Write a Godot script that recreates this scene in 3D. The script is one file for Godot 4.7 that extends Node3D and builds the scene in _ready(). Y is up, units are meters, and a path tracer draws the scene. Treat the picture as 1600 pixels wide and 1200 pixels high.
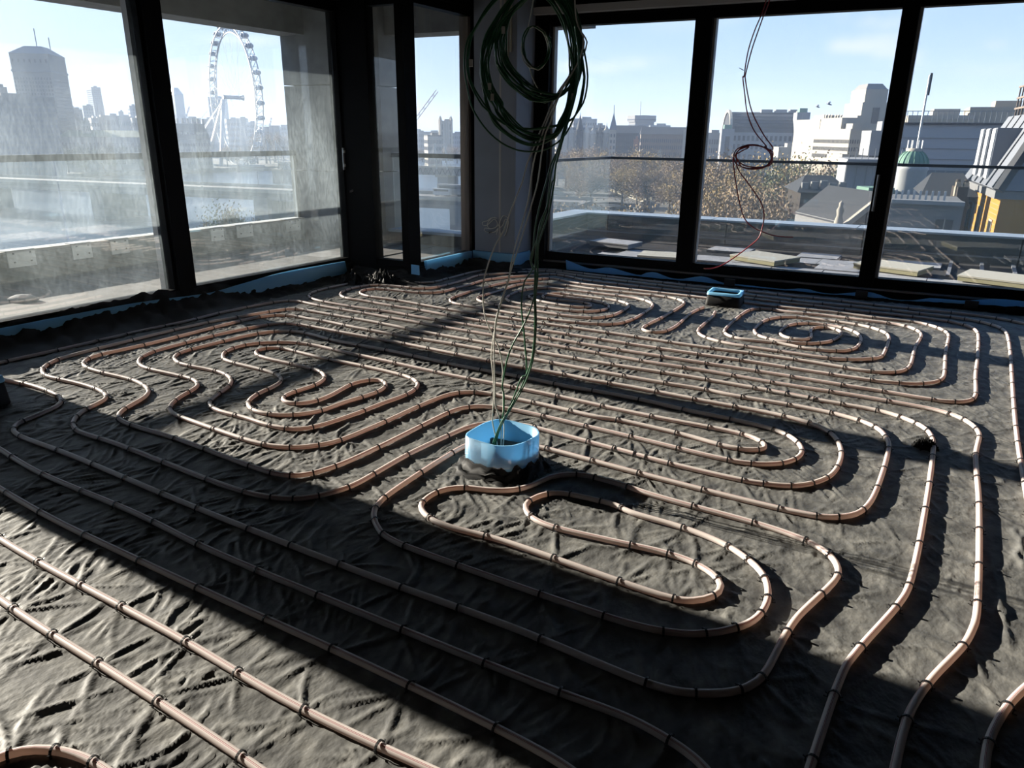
extends Node3D
# Penthouse under construction: heating pipes on a black membrane, floor boxes, cables, glazed corner, city beyond.

const ER := Vector3(0.899329, 0, 0.437273)      # along the wall with the three sliding doors
const EL := Vector3(0.516713, 0, -0.856159)      # along the wall with the dusty doors
const UP := Vector3.UP
const RIVER := -33.0
var M := {}
var taken := {}
var rng := RandomNumberGenerator.new()
var leaf_meshes := []
var pipe_lines := []
var clip_marks := []

func _ready():
	rng.seed = 7
	# ---- camera
	var cam := Camera3D.new(); cam.name = "camera"; add_child(cam)
	cam.transform = Transform3D(Basis(Vector3(0.999935, 0.010758, -0.003654), Vector3(-0.011362, 0.946802, -0.321617), Vector3(0.000000, 0.321638, 0.946863)), Vector3(0, 1.5, 0))
	cam.fov = 55.104; cam.near = 0.05; cam.far = 6000.0; cam.current = true
	# ---- sky, exposure, haze
	var we := WorldEnvironment.new(); we.name = "environment"
	var env := Environment.new()
	env.background_mode = Environment.BG_SKY
	var sky := Sky.new(); sky.sky_material = sky_material(); env.sky = sky
	env.background_energy_multiplier = 0.9
	env.tonemap_mode = Environment.TONE_MAPPER_LINEAR
	env.tonemap_exposure = 1.95
	env.sdfgi_enabled = true; env.ssao_enabled = true; env.ssil_enabled = true
	env.fog_enabled = true; env.fog_mode = Environment.FOG_MODE_EXPONENTIAL
	env.fog_light_color = Color(0.80, 0.88, 1.0); env.fog_density = 0.00022
	we.environment = env; add_child(we)
	# ---- sun
	var sun := DirectionalLight3D.new(); sun.name = "sun"; add_child(sun)
	var travel := (ER * 0.996 - EL * 0.09)
	travel = (travel.normalized() - UP * tan(deg_to_rad(17.0))).normalized()
	sun.look_at_from_position(Vector3.ZERO, travel, UP)
	sun.light_energy = 4.5; sun.light_color = Color(1.0, 0.965, 0.90); sun.light_angular_distance = 0.55
	sun.shadow_enabled = true
	make_materials()
	shell()
	glazing()
	terrace_dusty()
	terrace_paved()
	pipes()
	membrane()
	foam_and_boxes()
	cables()
	ground()
	city()
	trees()

# ------------------------------------------------------------------ naming
func numbered(called: String) -> String:
	var n: int = taken.get(called, 0)
	taken[called] = n + 1
	return called if n == 0 else "%s_%03d" % [called, n]

func tag(o: Node, label := "", category := "", group := "", kind := ""):
	if label: o.set_meta("label", label)
	if category: o.set_meta("category", category)
	if group: o.set_meta("group", group)
	if kind: o.set_meta("kind", kind)
	return o

func thing(called: String, label: String, category: String, at := Vector3.ZERO, turn := 0.0, group := "") -> Node3D:
	var o := Node3D.new(); o.name = numbered(called); add_child(o)
	o.position = at; o.rotation.y = turn
	return tag(o, label, category, group)

func piece(parent: Node, called: String, m, mat: Material, kind := "", label := "") -> MeshInstance3D:
	var o := MeshInstance3D.new()
	o.mesh = m.commit() if m is SurfaceTool else m
	o.material_override = mat
	if parent == self:
		o.name = numbered(called); add_child(o)
	else:
		o.name = called; parent.add_child(o, true)
	if kind: o.set_meta("kind", kind)
	if label: o.set_meta("label", label)
	return o

func struct(called: String, m, mat: Material) -> MeshInstance3D:
	return piece(self, called, m, mat, "structure")

func group_of(parent: Node, called: String, at: Vector3) -> Node3D:
	var o := Node3D.new(); o.name = called; o.position = at; parent.add_child(o, true)
	return o

func struct_root(called: String) -> Node3D:
	var o := Node3D.new(); o.name = numbered(called); add_child(o)
	o.set_meta("kind", "structure")
	return o

# ------------------------------------------------------------------ geometry
func W(a: float, b: float, h := 0.0) -> Vector3:
	return ER * a + EL * b + UP * h

func begin(smooth := false) -> SurfaceTool:
	var st := SurfaceTool.new(); st.begin(Mesh.PRIMITIVE_TRIANGLES)
	st.set_smooth_group(0 if smooth else -1)
	return st

func done(st: SurfaceTool) -> ArrayMesh:
	st.generate_normals()
	return st.commit()

func quad(st: SurfaceTool, a: Vector3, b: Vector3, c: Vector3, d: Vector3):   # counter-clockwise seen from outside
	for p in [a, c, b, a, d, c]:
		st.add_vertex(p)

func tri(st: SurfaceTool, a: Vector3, b: Vector3, c: Vector3):
	for p in [a, c, b]:
		st.add_vertex(p)

func box8(st: SurfaceTool, o: Vector3, u: Vector3, v: Vector3, w: Vector3):
	if u.cross(v).dot(w) < 0:
		var t := u; u = w; w = t
	quad(st, o, o + v, o + u + v, o + u)
	quad(st, o + w, o + u + w, o + u + v + w, o + v + w)
	quad(st, o, o + w, o + v + w, o + v)
	quad(st, o + u, o + u + v, o + u + v + w, o + u + w)
	quad(st, o, o + u, o + u + w, o + w)
	quad(st, o + v, o + v + w, o + u + v + w, o + u + v)

func ab(st: SurfaceTool, a0: float, a1: float, b0: float, b1: float, h0: float, h1: float):
	box8(st, W(a0, b0, h0), ER * (a1 - a0), UP * (h1 - h0), EL * (b1 - b0))

func abm(a0: float, a1: float, b0: float, b1: float, h0: float, h1: float) -> ArrayMesh:
	var st := begin(); ab(st, a0, a1, b0, b1, h0, h1)
	return done(st)

func bx(st: SurfaceTool, c: Vector3, s: Vector3, turn := 0.0):              # c: centre
	var r := Basis(UP, turn)
	box8(st, c - r * (s / 2), r * Vector3(s.x, 0, 0), r * Vector3(0, s.y, 0), r * Vector3(0, 0, s.z))

func bxm(c: Vector3, s: Vector3, turn := 0.0) -> ArrayMesh:
	var st := begin(); bx(st, c, s, turn)
	return done(st)

func bar(st: SurfaceTool, p: Vector3, q: Vector3, t: float, t2 := 0.0):      # square bar from p to q
	var d := (q - p).normalized()
	var s := d.cross(UP if absf(d.y) < 0.9 else Vector3.RIGHT).normalized()
	var n := s.cross(d)
	var k := t2 if t2 > 0 else t
	box8(st, p - s * t / 2 - n * k / 2, s * t, n * k, q - p)

func lathe(st: SurfaceTool, base: Vector3, profile: Array, sides := 24):     # profile: Vector2(radius, height) upwards
	for i in profile.size() - 1:
		for k in sides:
			var f := TAU * k / sides; var g := TAU * (k + 1) / sides
			var p: Vector2 = profile[i]; var q: Vector2 = profile[i + 1]
			var a := base + Vector3(sin(f) * p.x, p.y, cos(f) * p.x); var b := base + Vector3(sin(g) * p.x, p.y, cos(g) * p.x)
			var c := base + Vector3(sin(g) * q.x, q.y, cos(g) * q.x); var d := base + Vector3(sin(f) * q.x, q.y, cos(f) * q.x)
			if p.x < 1e-5: tri(st, a, c, d)
			elif q.x < 1e-5: tri(st, a, b, c)
			else: quad(st, a, b, c, d)

func prism(st: SurfaceTool, poly: Array, h0: float, h1: float):              # poly: plan points (Vector3, y ignored)
	var area := 0.0
	for i in poly.size():
		var p: Vector3 = poly[i]; var q: Vector3 = poly[(i + 1) % poly.size()]
		area += p.z * q.x - q.z * p.x
	var ps := poly.duplicate()
	if area < 0: ps.reverse()
	var n := ps.size()
	for i in n:
		var p: Vector3 = ps[i]; var q: Vector3 = ps[(i + 1) % n]
		quad(st, Vector3(p.x, h0, p.z), Vector3(q.x, h0, q.z), Vector3(q.x, h1, q.z), Vector3(p.x, h1, p.z))
		if i > 1:
			var o: Vector3 = ps[0]; var l: Vector3 = ps[i - 1]
			tri(st, Vector3(o.x, h1, o.z), Vector3(l.x, h1, l.z), Vector3(p.x, h1, p.z))
			tri(st, Vector3(o.x, h0, o.z), Vector3(p.x, h0, p.z), Vector3(l.x, h0, l.z))

func spline(pts: PackedVector3Array, step: float, closed := false) -> PackedVector3Array:
	var n := pts.size()
	var out := PackedVector3Array()
	for i in (n if closed else n - 1):
		var p0 := pts[(i - 1 + n) % n] if closed or i > 0 else pts[0] * 2 - pts[1]
		var p1 := pts[i]; var p2 := pts[(i + 1) % n]
		var p3 := pts[(i + 2) % n] if closed or i + 2 < n else pts[n - 1] * 2 - pts[n - 2]
		var k := maxi(1, int(p1.distance_to(p2) / step))
		var t1 := pow(maxf(p0.distance_to(p1), 1e-4), 0.5); var t2 := t1 + pow(maxf(p1.distance_to(p2), 1e-4), 0.5); var t3 := t2 + pow(maxf(p2.distance_to(p3), 1e-4), 0.5)
		for j in k:
			var u := lerpf(t1, t2, float(j) / k)
			var a1 := p0.lerp(p1, u / t1); var a2 := p1.lerp(p2, (u - t1) / (t2 - t1)); var a3 := p2.lerp(p3, (u - t2) / (t3 - t2))
			var b1 := a1.lerp(a2, u / t2); var b2 := a2.lerp(a3, (u - t1) / (t3 - t1))
			out.append(b1.lerp(b2, (u - t1) / (t2 - t1)))
	if not closed: out.append(pts[n - 1])
	return out

func tube(pts: PackedVector3Array, r: float, sides := 8, closed := false, twist := 0.0) -> ArrayMesh:
	var n := pts.size()
	var v := PackedVector3Array(); var nm := PackedVector3Array(); var uv := PackedVector2Array(); var ix := PackedInt32Array()
	var side := Vector3.ZERO
	var run := 0.0
	var rings := n + (1 if closed else 0)
	for i in rings:
		var j := i % n
		var d: Vector3
		if closed: d = pts[(j + 1) % n] - pts[(j - 1 + n) % n]
		else: d = pts[mini(j + 1, n - 1)] - pts[maxi(j - 1, 0)]
		d = d.normalized()
		if i == 0: side = d.cross(UP if absf(d.y) < 0.95 else Vector3.RIGHT).normalized()
		else: side = (side - d * d.dot(side)).normalized()
		var up := side.cross(d)
		if i > 0: run += pts[j].distance_to(pts[(j - 1 + n) % n])
		for k in sides + 1:
			var f := TAU * k / sides
			var e := side * cos(f) + up * sin(f)
			v.append(pts[j] + e * r); nm.append(e); uv.append(Vector2(float(k) / sides + twist * run, run))
	for i in rings - 1:
		for k in sides:
			var a := i * (sides + 1) + k
			var b := a + sides + 1
			ix.append_array([a, a + 1, b, a + 1, b + 1, b])
	if not closed:
		for e in [0, n - 1]:
			var c := v.size(); var first: int = e * (sides + 1)
			var out := (pts[0] - pts[1]).normalized() if e == 0 else (pts[n - 1] - pts[n - 2]).normalized()
			v.append(pts[e]); nm.append(out); uv.append(Vector2(0, run))
			for k in sides: v.append(v[first + k]); nm.append(out); uv.append(Vector2(0.1, run))
			for k in sides:
				var p := c + 1 + k; var q := c + 1 + (k + 1) % sides
				ix.append_array([c, q, p] if e == n - 1 else [c, p, q])
	var arr := []; arr.resize(Mesh.ARRAY_MAX)
	arr[Mesh.ARRAY_VERTEX] = v; arr[Mesh.ARRAY_NORMAL] = nm; arr[Mesh.ARRAY_TEX_UV] = uv; arr[Mesh.ARRAY_INDEX] = ix
	var m := ArrayMesh.new(); m.add_surface_from_arrays(Mesh.PRIMITIVE_TRIANGLES, arr)
	return m

# ------------------------------------------------------------------ materials
func lin(r: float, g: float, b: float) -> Color:
	return Color(r, g, b).linear_to_srgb()

func mat(called: String, c: Color, rough := 0.7, metal := 0.0, spec := 0.5) -> StandardMaterial3D:
	var m := StandardMaterial3D.new(); m.resource_name = called
	m.albedo_color = c; m.roughness = rough; m.metallic = metal; m.metallic_specular = spec
	M[called] = m
	return m

func noise_tex(freq: float, octaves: int, colors: Array, size := 512, kind := FastNoiseLite.TYPE_SIMPLEX_SMOOTH, s := 1) -> NoiseTexture2D:
	var n := FastNoiseLite.new(); n.noise_type = kind; n.frequency = freq; n.fractal_octaves = octaves; n.seed = s
	var t := NoiseTexture2D.new(); t.noise = n; t.width = size; t.height = size; t.seamless = true
	if colors:
		var g := Gradient.new(); g.offsets = PackedFloat32Array(range(colors.size()).map(func(i): return float(i) / (colors.size() - 1))); g.colors = PackedColorArray(colors)
		t.color_ramp = g
	return t

func world_tex(m: StandardMaterial3D, t: Texture2D, scale: float):
	m.albedo_texture = t; m.uv1_triplanar = true; m.uv1_world_triplanar = true; m.uv1_scale = Vector3.ONE * scale

func pane_mat(called: String, c: Color, alpha: float):
	var m := mat(called, Color(c.r, c.g, c.b, alpha), 0.02)
	m.transparency = BaseMaterial3D.TRANSPARENCY_ALPHA
	return m

func sky_material() -> PanoramaSkyMaterial:
	var w := 1024; var h := 512
	var im := Image.create_empty(w, h, false, Image.FORMAT_RGBAF)
	var n := FastNoiseLite.new(); n.seed = 4; n.frequency = 1.3; n.fractal_octaves = 5
	var n2 := FastNoiseLite.new(); n2.seed = 9; n2.frequency = 0.9; n2.fractal_octaves = 4
	var toward := -(ER * 0.996 - EL * 0.09).normalized()
	toward = (toward + UP * tan(deg_to_rad(17.0))).normalized()
	for y in h:
		var el := PI * (0.5 - (y + 0.5) / h)
		var s := sin(el)
		for x in w:
			var az := TAU * (x + 0.5) / w
			# texture middle looks along -z, azimuth grows to the right (+x)
			var d := Vector3(sin(az) * cos(el), s, -cos(az) * cos(el))
			var c: Color
			if s < 0.0:
				c = Color(0.16, 0.17, 0.18)
			else:
				var t := pow(1.0 - s, 3.2)
				c = Color(0.13, 0.29, 0.60).lerp(Color(0.37, 0.53, 0.70), t)
				c = c.lerp(Color(0.55, 0.61, 0.66), pow(1.0 - s, 14.0) * 0.75)
				var cs := maxf(d.dot(toward), 0.0)
				var glow := pow(cs, 3.0) * 0.36 + pow(cs, 16.0) * 0.9
				c += Color(0.60, 0.60, 0.54) * glow
				# thin streaks low down and a few small puffs
				var streak := smoothstep(0.18, 0.6, n.get_noise_3d(d.x * 1.6, s * 26.0, d.z * 1.6)) * smoothstep(0.015, 0.07, s) * smoothstep(0.34, 0.12, s)
				var puff := smoothstep(0.30, 0.62, n2.get_noise_3d(d.x * 5.5, s * 17.0, d.z * 5.5)) * smoothstep(0.01, 0.05, s) * smoothstep(0.28, 0.10, s)
				var lit := Color(0.92, 0.88, 0.82) * (0.78 + 0.35 * cs)
				c = c.lerp(lit, 0.50 * streak * (0.25 + 0.75 * cs) + 0.45 * puff)
			im.set_pixel(x, y, c)
	var p := PanoramaSkyMaterial.new(); p.panorama = ImageTexture.create_from_image(im)
	return p

func dust_texture(s: int, strength: float) -> ImageTexture:
	var w := 256; var h := 320
	var im := Image.create_empty(w, h, false, Image.FORMAT_RGBA8)
	var n := FastNoiseLite.new(); n.seed = s; n.frequency = 0.012; n.fractal_octaves = 4
	var f := FastNoiseLite.new(); f.seed = s + 1; f.frequency = 0.22; f.fractal_octaves = 3
	for y in h:
		var low := float(y) / h
		for x in w:
			var smear := n.get_noise_2d(x * 1.4, y * 0.5) * 0.5 + 0.5          # wiped and streaked patches
			var speck := f.get_noise_2d(x * 1.2, y * 0.35) * 0.5 + 0.5
			var a := strength * (0.3 + 0.8 * smoothstep(0.15, 0.6, low) - 0.35 * smoothstep(0.72, 0.95, low)) * (0.25 + 1.1 * smear) * (0.5 + 0.9 * speck)
			im.set_pixel(x, y, Color(0.82, 0.88, 0.92, clampf(a, 0.0, 0.75)))
	return ImageTexture.create_from_image(im)

func make_materials():
	mat("frame_black", lin(0.002, 0.002, 0.0022), 0.55, 0.0, 0.15)
	mat("frame_grey", lin(0.20, 0.20, 0.20), 0.55)
	mat("track", lin(0.16, 0.15, 0.14), 0.4, 0.6)
	mat("handle", lin(0.22, 0.22, 0.22), 0.35, 0.5)
	mat("ceiling", lin(0.045, 0.042, 0.04), 0.9)
	mat("plaster", lin(0.07, 0.07, 0.07), 0.9)
	mat("trim_grey", lin(0.32, 0.31, 0.30), 0.8)
	var col := mat("column_grey", lin(0.20, 0.22, 0.265), 0.75)
	world_tex(col, noise_tex(0.008, 3, [Color(0.92, 0.92, 0.92), Color(1, 1, 1)], 256), 0.8)
	mat("concrete_slab", lin(0.18, 0.18, 0.18), 0.9)
	pane_mat("glass", Color(0.55, 0.6, 0.6), 0.05)
	pane_mat("balustrade_glass", Color(0.7, 0.78, 0.78), 0.10)
	for k in 2:
		var m := mat("dust_%d" % k, Color(1, 1, 1), 1.0, 0.0, 0.1)
		m.albedo_texture = dust_texture(11 + k * 7, [0.115, 0.035][k]); m.transparency = BaseMaterial3D.TRANSPARENCY_ALPHA
		m.backlight_enabled = true; m.backlight = Color(1, 1, 1); m.texture_repeat = false
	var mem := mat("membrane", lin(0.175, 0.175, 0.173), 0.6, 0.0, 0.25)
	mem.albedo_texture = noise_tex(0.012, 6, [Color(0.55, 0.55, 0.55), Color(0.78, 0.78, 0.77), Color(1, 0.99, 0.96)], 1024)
	mem.uv1_scale = Vector3(0.7, 0.5, 1)
	mem.heightmap_enabled = true; mem.heightmap_scale = 0.22
	mem.heightmap_texture = noise_tex(0.03, 4, [], 1024, FastNoiseLite.TYPE_SIMPLEX_SMOOTH, 5)
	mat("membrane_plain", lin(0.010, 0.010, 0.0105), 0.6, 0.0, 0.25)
	mat("foam_blue", lin(0.20, 0.46, 0.66), 0.45)
	M.foam_blue.backlight_enabled = true; M.foam_blue.backlight = lin(0.25, 0.5, 0.7)
	mat("foam_dark", lin(0.03, 0.13, 0.24), 0.5)
	mat("tape_black", lin(0.012, 0.012, 0.012), 0.4)
	pane_mat("film", Color(0.9, 0.95, 1.0), 0.12)
	mat("box_steel", lin(0.16, 0.16, 0.16), 0.5, 0.4)
	var pip := mat("pipe", Color(1, 1, 1), 0.45)
	var im := Image.create_empty(128, 8, false, Image.FORMAT_RGB8)
	im.fill(lin(0.66, 0.60, 0.565))
	for s in [26, 31, 90, 95]: im.fill_rect(Rect2i(s, 0, 2, 8), lin(0.25, 0.04, 0.05))
	pip.backlight_enabled = true; pip.backlight = lin(0.66, 0.56, 0.50)
	pip.albedo_texture = ImageTexture.create_from_image(im)
	mat("clip_black", lin(0.012, 0.012, 0.013), 0.4)
	mat("cable_green", lin(0.012, 0.085, 0.035), 0.35)
	mat("cable_white", lin(0.50, 0.49, 0.45), 0.4)
	mat("cable_red", lin(0.17, 0.008, 0.014), 0.4)
	mat("tape_white", lin(0.42, 0.42, 0.40), 0.6)
	mat("copper", lin(0.55, 0.28, 0.14), 0.4, 0.8)
	# outside
	var stone := mat("stone_panel", lin(0.192, 0.192, 0.188), 0.9)
	world_tex(stone, noise_tex(0.012, 4, [Color(0.8, 0.8, 0.8), Color(1, 1, 1)], 512, FastNoiseLite.TYPE_SIMPLEX_SMOOTH, 3), 0.7)
	var deck := mat("deck_felt", lin(0.068, 0.066, 0.064), 0.85)
	world_tex(deck, noise_tex(0.012, 5, [Color(0.45, 0.45, 0.45), Color(0.8, 0.79, 0.77), Color(1, 1, 1)], 512, FastNoiseLite.TYPE_SIMPLEX_SMOOTH, 8), 0.6)
	mat("kerb_white", lin(0.440, 0.448, 0.432), 0.7)
	mat("kerb_grey", lin(0.128, 0.136, 0.120), 0.85)
	mat("bracket", lin(0.528, 0.560, 0.560), 0.5)
	mat("bolt", lin(0.040, 0.040, 0.040), 0.5)
	mat("rail_dark", lin(0.032, 0.036, 0.040), 0.4, 0.3)
	mat("coping", lin(0.240, 0.288, 0.344), 0.6, 0.1, 0.3)
	var slab := mat("paving", lin(0.240, 0.248, 0.264), 0.85)
	world_tex(slab, noise_tex(0.02, 4, [Color(0.8, 0.8, 0.8), Color(1, 1, 1)], 256, FastNoiseLite.TYPE_SIMPLEX_SMOOTH, 6), 1.2)
	mat("board_cream", lin(0.272, 0.264, 0.224), 0.85)
	mat("board_edge", lin(0.19, 0.18, 0.11), 0.9)
	mat("felt_dark", lin(0.028, 0.029, 0.031), 0.9, 0.0, 0.2)
	var water := mat("water", lin(0.044, 0.068, 0.092), 0.3)
	water.normal_enabled = true; water.normal_scale = 0.6; water.uv1_triplanar = true; water.uv1_world_triplanar = true; water.uv1_scale = Vector3.ONE * 0.03
	var wn := noise_tex(0.05, 4, [], 512); wn.as_normal_map = true; wn.bump_strength = 6.0
	water.normal_texture = wn
	mat("tarmac", lin(0.088, 0.088, 0.092), 0.9)
	mat("land", lin(0.080, 0.076, 0.064), 0.95)
	mat("quay_stone", lin(0.240, 0.216, 0.160), 0.9)
	mat("stone_white", lin(0.264, 0.244, 0.208), 0.9, 0.0, 0.2)
	mat("stone_cream", lin(0.240, 0.212, 0.168), 0.9, 0.0, 0.2)
	mat("stone_grey", lin(0.144, 0.144, 0.144), 0.9, 0.0, 0.2)
	mat("concrete_pale", lin(0.192, 0.196, 0.200), 0.9, 0.0, 0.2)
	mat("brick_red", lin(0.224, 0.104, 0.064), 0.9)
	mat("brick_yellow", lin(0.288, 0.152, 0.036), 0.9, 0.0, 0.2)
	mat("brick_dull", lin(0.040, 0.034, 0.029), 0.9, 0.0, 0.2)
	mat("slate", lin(0.028, 0.030, 0.034), 0.8, 0.0, 0.3)
	mat("lead", lin(0.112, 0.120, 0.136), 0.65, 0.0, 0.3)
	mat("roof_brown", lin(0.112, 0.088, 0.072), 0.85)
	mat("window_dark", lin(0.014, 0.016, 0.020), 0.3)
	mat("window_pale", lin(0.072, 0.088, 0.108), 0.3)
	mat("glass_tower", lin(0.080, 0.104, 0.136), 0.35)
	mat("steel_white", lin(0.336, 0.344, 0.344), 0.6)
	mat("steel_grey", lin(0.160, 0.168, 0.176), 0.6)
	mat("crane_red", lin(0.240, 0.096, 0.064), 0.7)
	mat("copper_green", lin(0.080, 0.160, 0.120), 0.8)
	mat("sheeting", lin(0.240, 0.248, 0.264), 0.85, 0.0, 0.2)
	mat("sheeting_blue", lin(0.136, 0.200, 0.304), 0.7)
	mat("bark", lin(0.048, 0.038, 0.029), 0.95)
	mat("leaf_ochre", lin(0.240, 0.168, 0.064), 0.9)
	mat("leaf_brown", lin(0.192, 0.136, 0.080), 0.9)
	mat("leaf_green", lin(0.080, 0.092, 0.036), 0.9)
	mat("bird", lin(0.280, 0.288, 0.304), 0.9)

# ------------------------------------------------------------------ the room
func shell():
	# floor slab below the membrane level, ceiling, solid walls
	struct("ceiling", abm(-5.95, 4.2, -3.2, 8.3, 2.95, 3.25), M.ceiling)
	var t := struct_root("trim_1")
	piece(t, "ceiling_edge", abm(-4.6, 4.0, 8.02, 8.2, 2.72, 2.79), M.trim_grey)
	piece(t, "ceiling_edge", abm(-5.12, -5.0, 6.7, 7.75, 2.78, 2.86), M.trim_grey)
	var wl := struct_root("wall_left")
	piece(wl, "pier", abm(-6.129, -5.677, 1.79, 2.56, -0.3, 3.0), M.plaster)
	piece(wl, "pier", abm(-6.129, -5.677, -3.112, -0.377, -0.3, 3.0), M.plaster)
	piece(wl, "lintel", abm(-6.035, -5.677, -0.377, 6.648, 2.726, 3.0), M.frame_black)
	piece(wl, "sill", abm(-6.035, -5.715, -0.377, 6.648, -0.3, 0.086), M.frame_black)
	piece(wl, "lintel", abm(-5.752, -4.96, 6.535, 6.667, 2.754, 3.0), M.frame_black)
	piece(wl, "lintel", abm(-5.149, -4.979, 6.601, 7.921, 2.782, 3.0), M.frame_black)
	piece(wl, "sill", abm(-5.752, -4.96, 6.535, 6.667, -0.3, 0.142), M.frame_black)
	piece(wl, "sill", abm(-5.149, -4.979, 6.601, 7.921, -0.3, 0.133), M.frame_black)
	var wr := struct_root("wall_right")
	piece(wr, "lintel", abm(-4.9, 4.2, 8.12, 8.4, 2.70, 3.0), M.frame_black)
	piece(wr, "sill", abm(-4.6, 4.2, 8.12, 8.4, -0.3, 0.0), M.frame_black)
	piece(wr, "pier", abm(2.75, 4.2, 8.1, 8.5, 0.0, 3.0), M.plaster)
	struct("wall_back", abm(-6.4, 4.2, -3.4, -3.1, -0.3, 3.0), M.plaster)
	struct("wall_side", abm(3.6, 3.9, -3.2, 8.2, -0.3, 3.0), M.plaster)
	# the grey boxed column in the corner
	var pil := struct_root("pillar")
	var st := begin()
	prism(st, [W(-4.93, 7.70), W(-4.385, 7.655), W(-4.40, 8.0), W(-4.46, 8.3), W(-4.90, 8.3)], 0.0, 2.95)
	piece(pil, "casing", done(st), M.column_grey)
	for k in 3:
		st = begin()
		lathe(st, W(-4.52 + 0.035 * k, 7.64, 0) + UP * (2.22 + 0.05 * k), [Vector2(0.0, 0), Vector2(0.014, 0.0), Vector2(0.014, 0.6), Vector2(0, 0.6)], 8)
		piece(pil, "conduit", done(st), M.board_cream)
	st = begin(); prism(st, [W(-4.60, 7.671), W(-4.575, 7.669), W(-4.575, 7.676), W(-4.60, 7.678)], 0.1, 2.95)
	piece(pil, "casing_joint", done(st), M.trim_grey)

func window(called: String) -> Node3D:
	return struct_root(called)

func glazing():
	# dusty doors: the plane a = -6.1
	var n := 0
	for s in [[-0.377, 1.79, 0], [2.56, 4.394, 0], [4.526, 6.535, 0]]:
		n += 1
		var w := window("window_%d" % n)
		var b0: float = s[0]; var b1: float = s[1]
		piece(w, "bottom_rail", abm(-5.865, -5.752, b0, b1, 0.086, 0.197), M.frame_black)
		piece(w, "top_rail", abm(-5.865, -5.752, b0, b1, 2.632, 2.726), M.frame_black)
		piece(w, "stile", abm(-5.865, -5.752, b0, b0 + 0.06, 0.197, 2.632), M.frame_black)
		piece(w, "stile", abm(-5.865, -5.752, b1 - 0.02, b1, 0.197, 2.632), M.frame_black)
		piece(w, "pane", abm(-5.819, -5.814, b0 + 0.06, b1 - 0.02, 0.197, 2.632), M.glass)
		piece(w, "dust_film", dusty(-5.828, b0 + 0.06, b1 - 0.02, 0.197, 2.632), M.dust_0, "stuff")
		if n == 3:
			var h := group_of(w, "handle", W(-5.715, 6.582, 0.953))
			var st := begin()
			box8(st, Vector3.ZERO - EL * 0.02, EL * 0.04, UP * 0.22, ER * 0.012)
			piece(h, "back_plate", done(st), M.handle)
			var lv := tube(spline(PackedVector3Array([ER * 0.012 + UP * 0.17, ER * 0.055 + UP * 0.165, ER * 0.06 + UP * 0.05 + EL * 0.0, ER * 0.05 - UP * 0.03 - EL * 0.03, ER * 0.045 - UP * 0.055 - EL * 0.08]), 0.01), 0.011, 8)
			piece(h, "lever", lv, M.handle)
			h = group_of(w, "lock_keep", W(-5.743, 6.497, 1.123))
			st = begin(); box8(st, Vector3.ZERO, EL * 0.022, UP * 0.22, ER * 0.012); piece(h, "strip", done(st), M.handle)
			st = begin(); box8(st, UP * 0.03 + ER * 0.012, EL * 0.022, UP * 0.03, ER * 0.008); piece(h, "bolt", done(st), M.bracket)
			st = begin(); box8(st, UP * 0.17 + ER * 0.012, EL * 0.022, UP * 0.025, ER * 0.008); piece(h, "bolt", done(st), M.bracket)
	var post := struct_root("trim_2")
	piece(post, "mullion", abm(-5.884, -5.715, 4.394, 4.526, 0.086, 2.726), M.frame_black)
	piece(post, "outer_mullion", abm(-6.092, -5.96, 4.498, 4.621, 0.086, 2.594), M.frame_grey)
	piece(post, "corner_post", abm(-5.865, -5.403, 6.535, 6.658, 0.086, 2.773), M.frame_black)
	piece(post, "corner_post", abm(-5.064, -4.97, 6.544, 6.724, 0.086, 2.9), M.frame_black)
	piece(post, "outer_mullion", abm(-5.149, -5.036, 7.751, 7.855, 0.086, 2.9), M.roof_brown)
	piece(post, "end_post", abm(-5.073, -4.97, 7.799, 7.883, 0.086, 2.9), M.frame_black)
	# return pane and corner pane
	var w4 := window("window_4")
	piece(w4, "bottom_rail", abm(-5.403, -5.064, 6.554, 6.648, 0.142, 0.208), M.frame_black)
	piece(w4, "top_rail", abm(-5.403, -5.064, 6.554, 6.648, 2.669, 2.754), M.frame_black)
	piece(w4, "pane", abm(-5.403, -5.064, 6.596, 6.602, 0.208, 2.669), M.glass)
	var w5 := window("window_5")
	piece(w5, "bottom_rail", abm(-5.111, -4.998, 6.724, 7.799, 0.133, 0.175), M.frame_black)
	piece(w5, "top_rail", abm(-5.111, -4.998, 6.724, 7.799, 2.702, 2.782), M.frame_black)
	piece(w5, "pane", abm(-5.057, -5.052, 6.724, 7.77, 0.175, 2.702), M.glass)
	piece(w5, "dust_film", dusty(-5.064, 6.724, 7.77, 0.175, 2.702), M.dust_1, "stuff")
	# clear doors: the plane b = 8.15
	var xs := [[-4.25, -2.68, 0.0], [-2.51, -0.83, 0.0], [-0.69, 1.0, 0.0], [1.15, 2.75, 0.0]]
	for k in 4:
		var w := window("window_%d" % (6 + k))
		var a0: float = xs[k][0]; var a1: float = xs[k][1]
		piece(w, "bottom_rail", abm(a0, a1, 8.15, 8.27, 0.0, 0.18), M.frame_black)
		piece(w, "top_rail", abm(a0, a1, 8.15, 8.27, 2.612, 2.70), M.frame_black)
		piece(w, "pane", abm(a0, a1, 8.207, 8.213, 0.18, 2.612), M.glass)
		piece(w, "sash_edge", abm(a0, a0 + 0.025, 8.18, 8.25, 0.18, 2.612), M.frame_grey)
		piece(w, "dust_film", dusty_b(8.218, a0 + 0.025, a1, 0.18, 2.612), M.dust_1, "stuff")
	var tr := struct_root("trim_3")
	piece(tr, "jamb", abm(-4.50, -4.25, 8.10, 8.30, 0.0, 2.72), M.frame_black)
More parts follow.
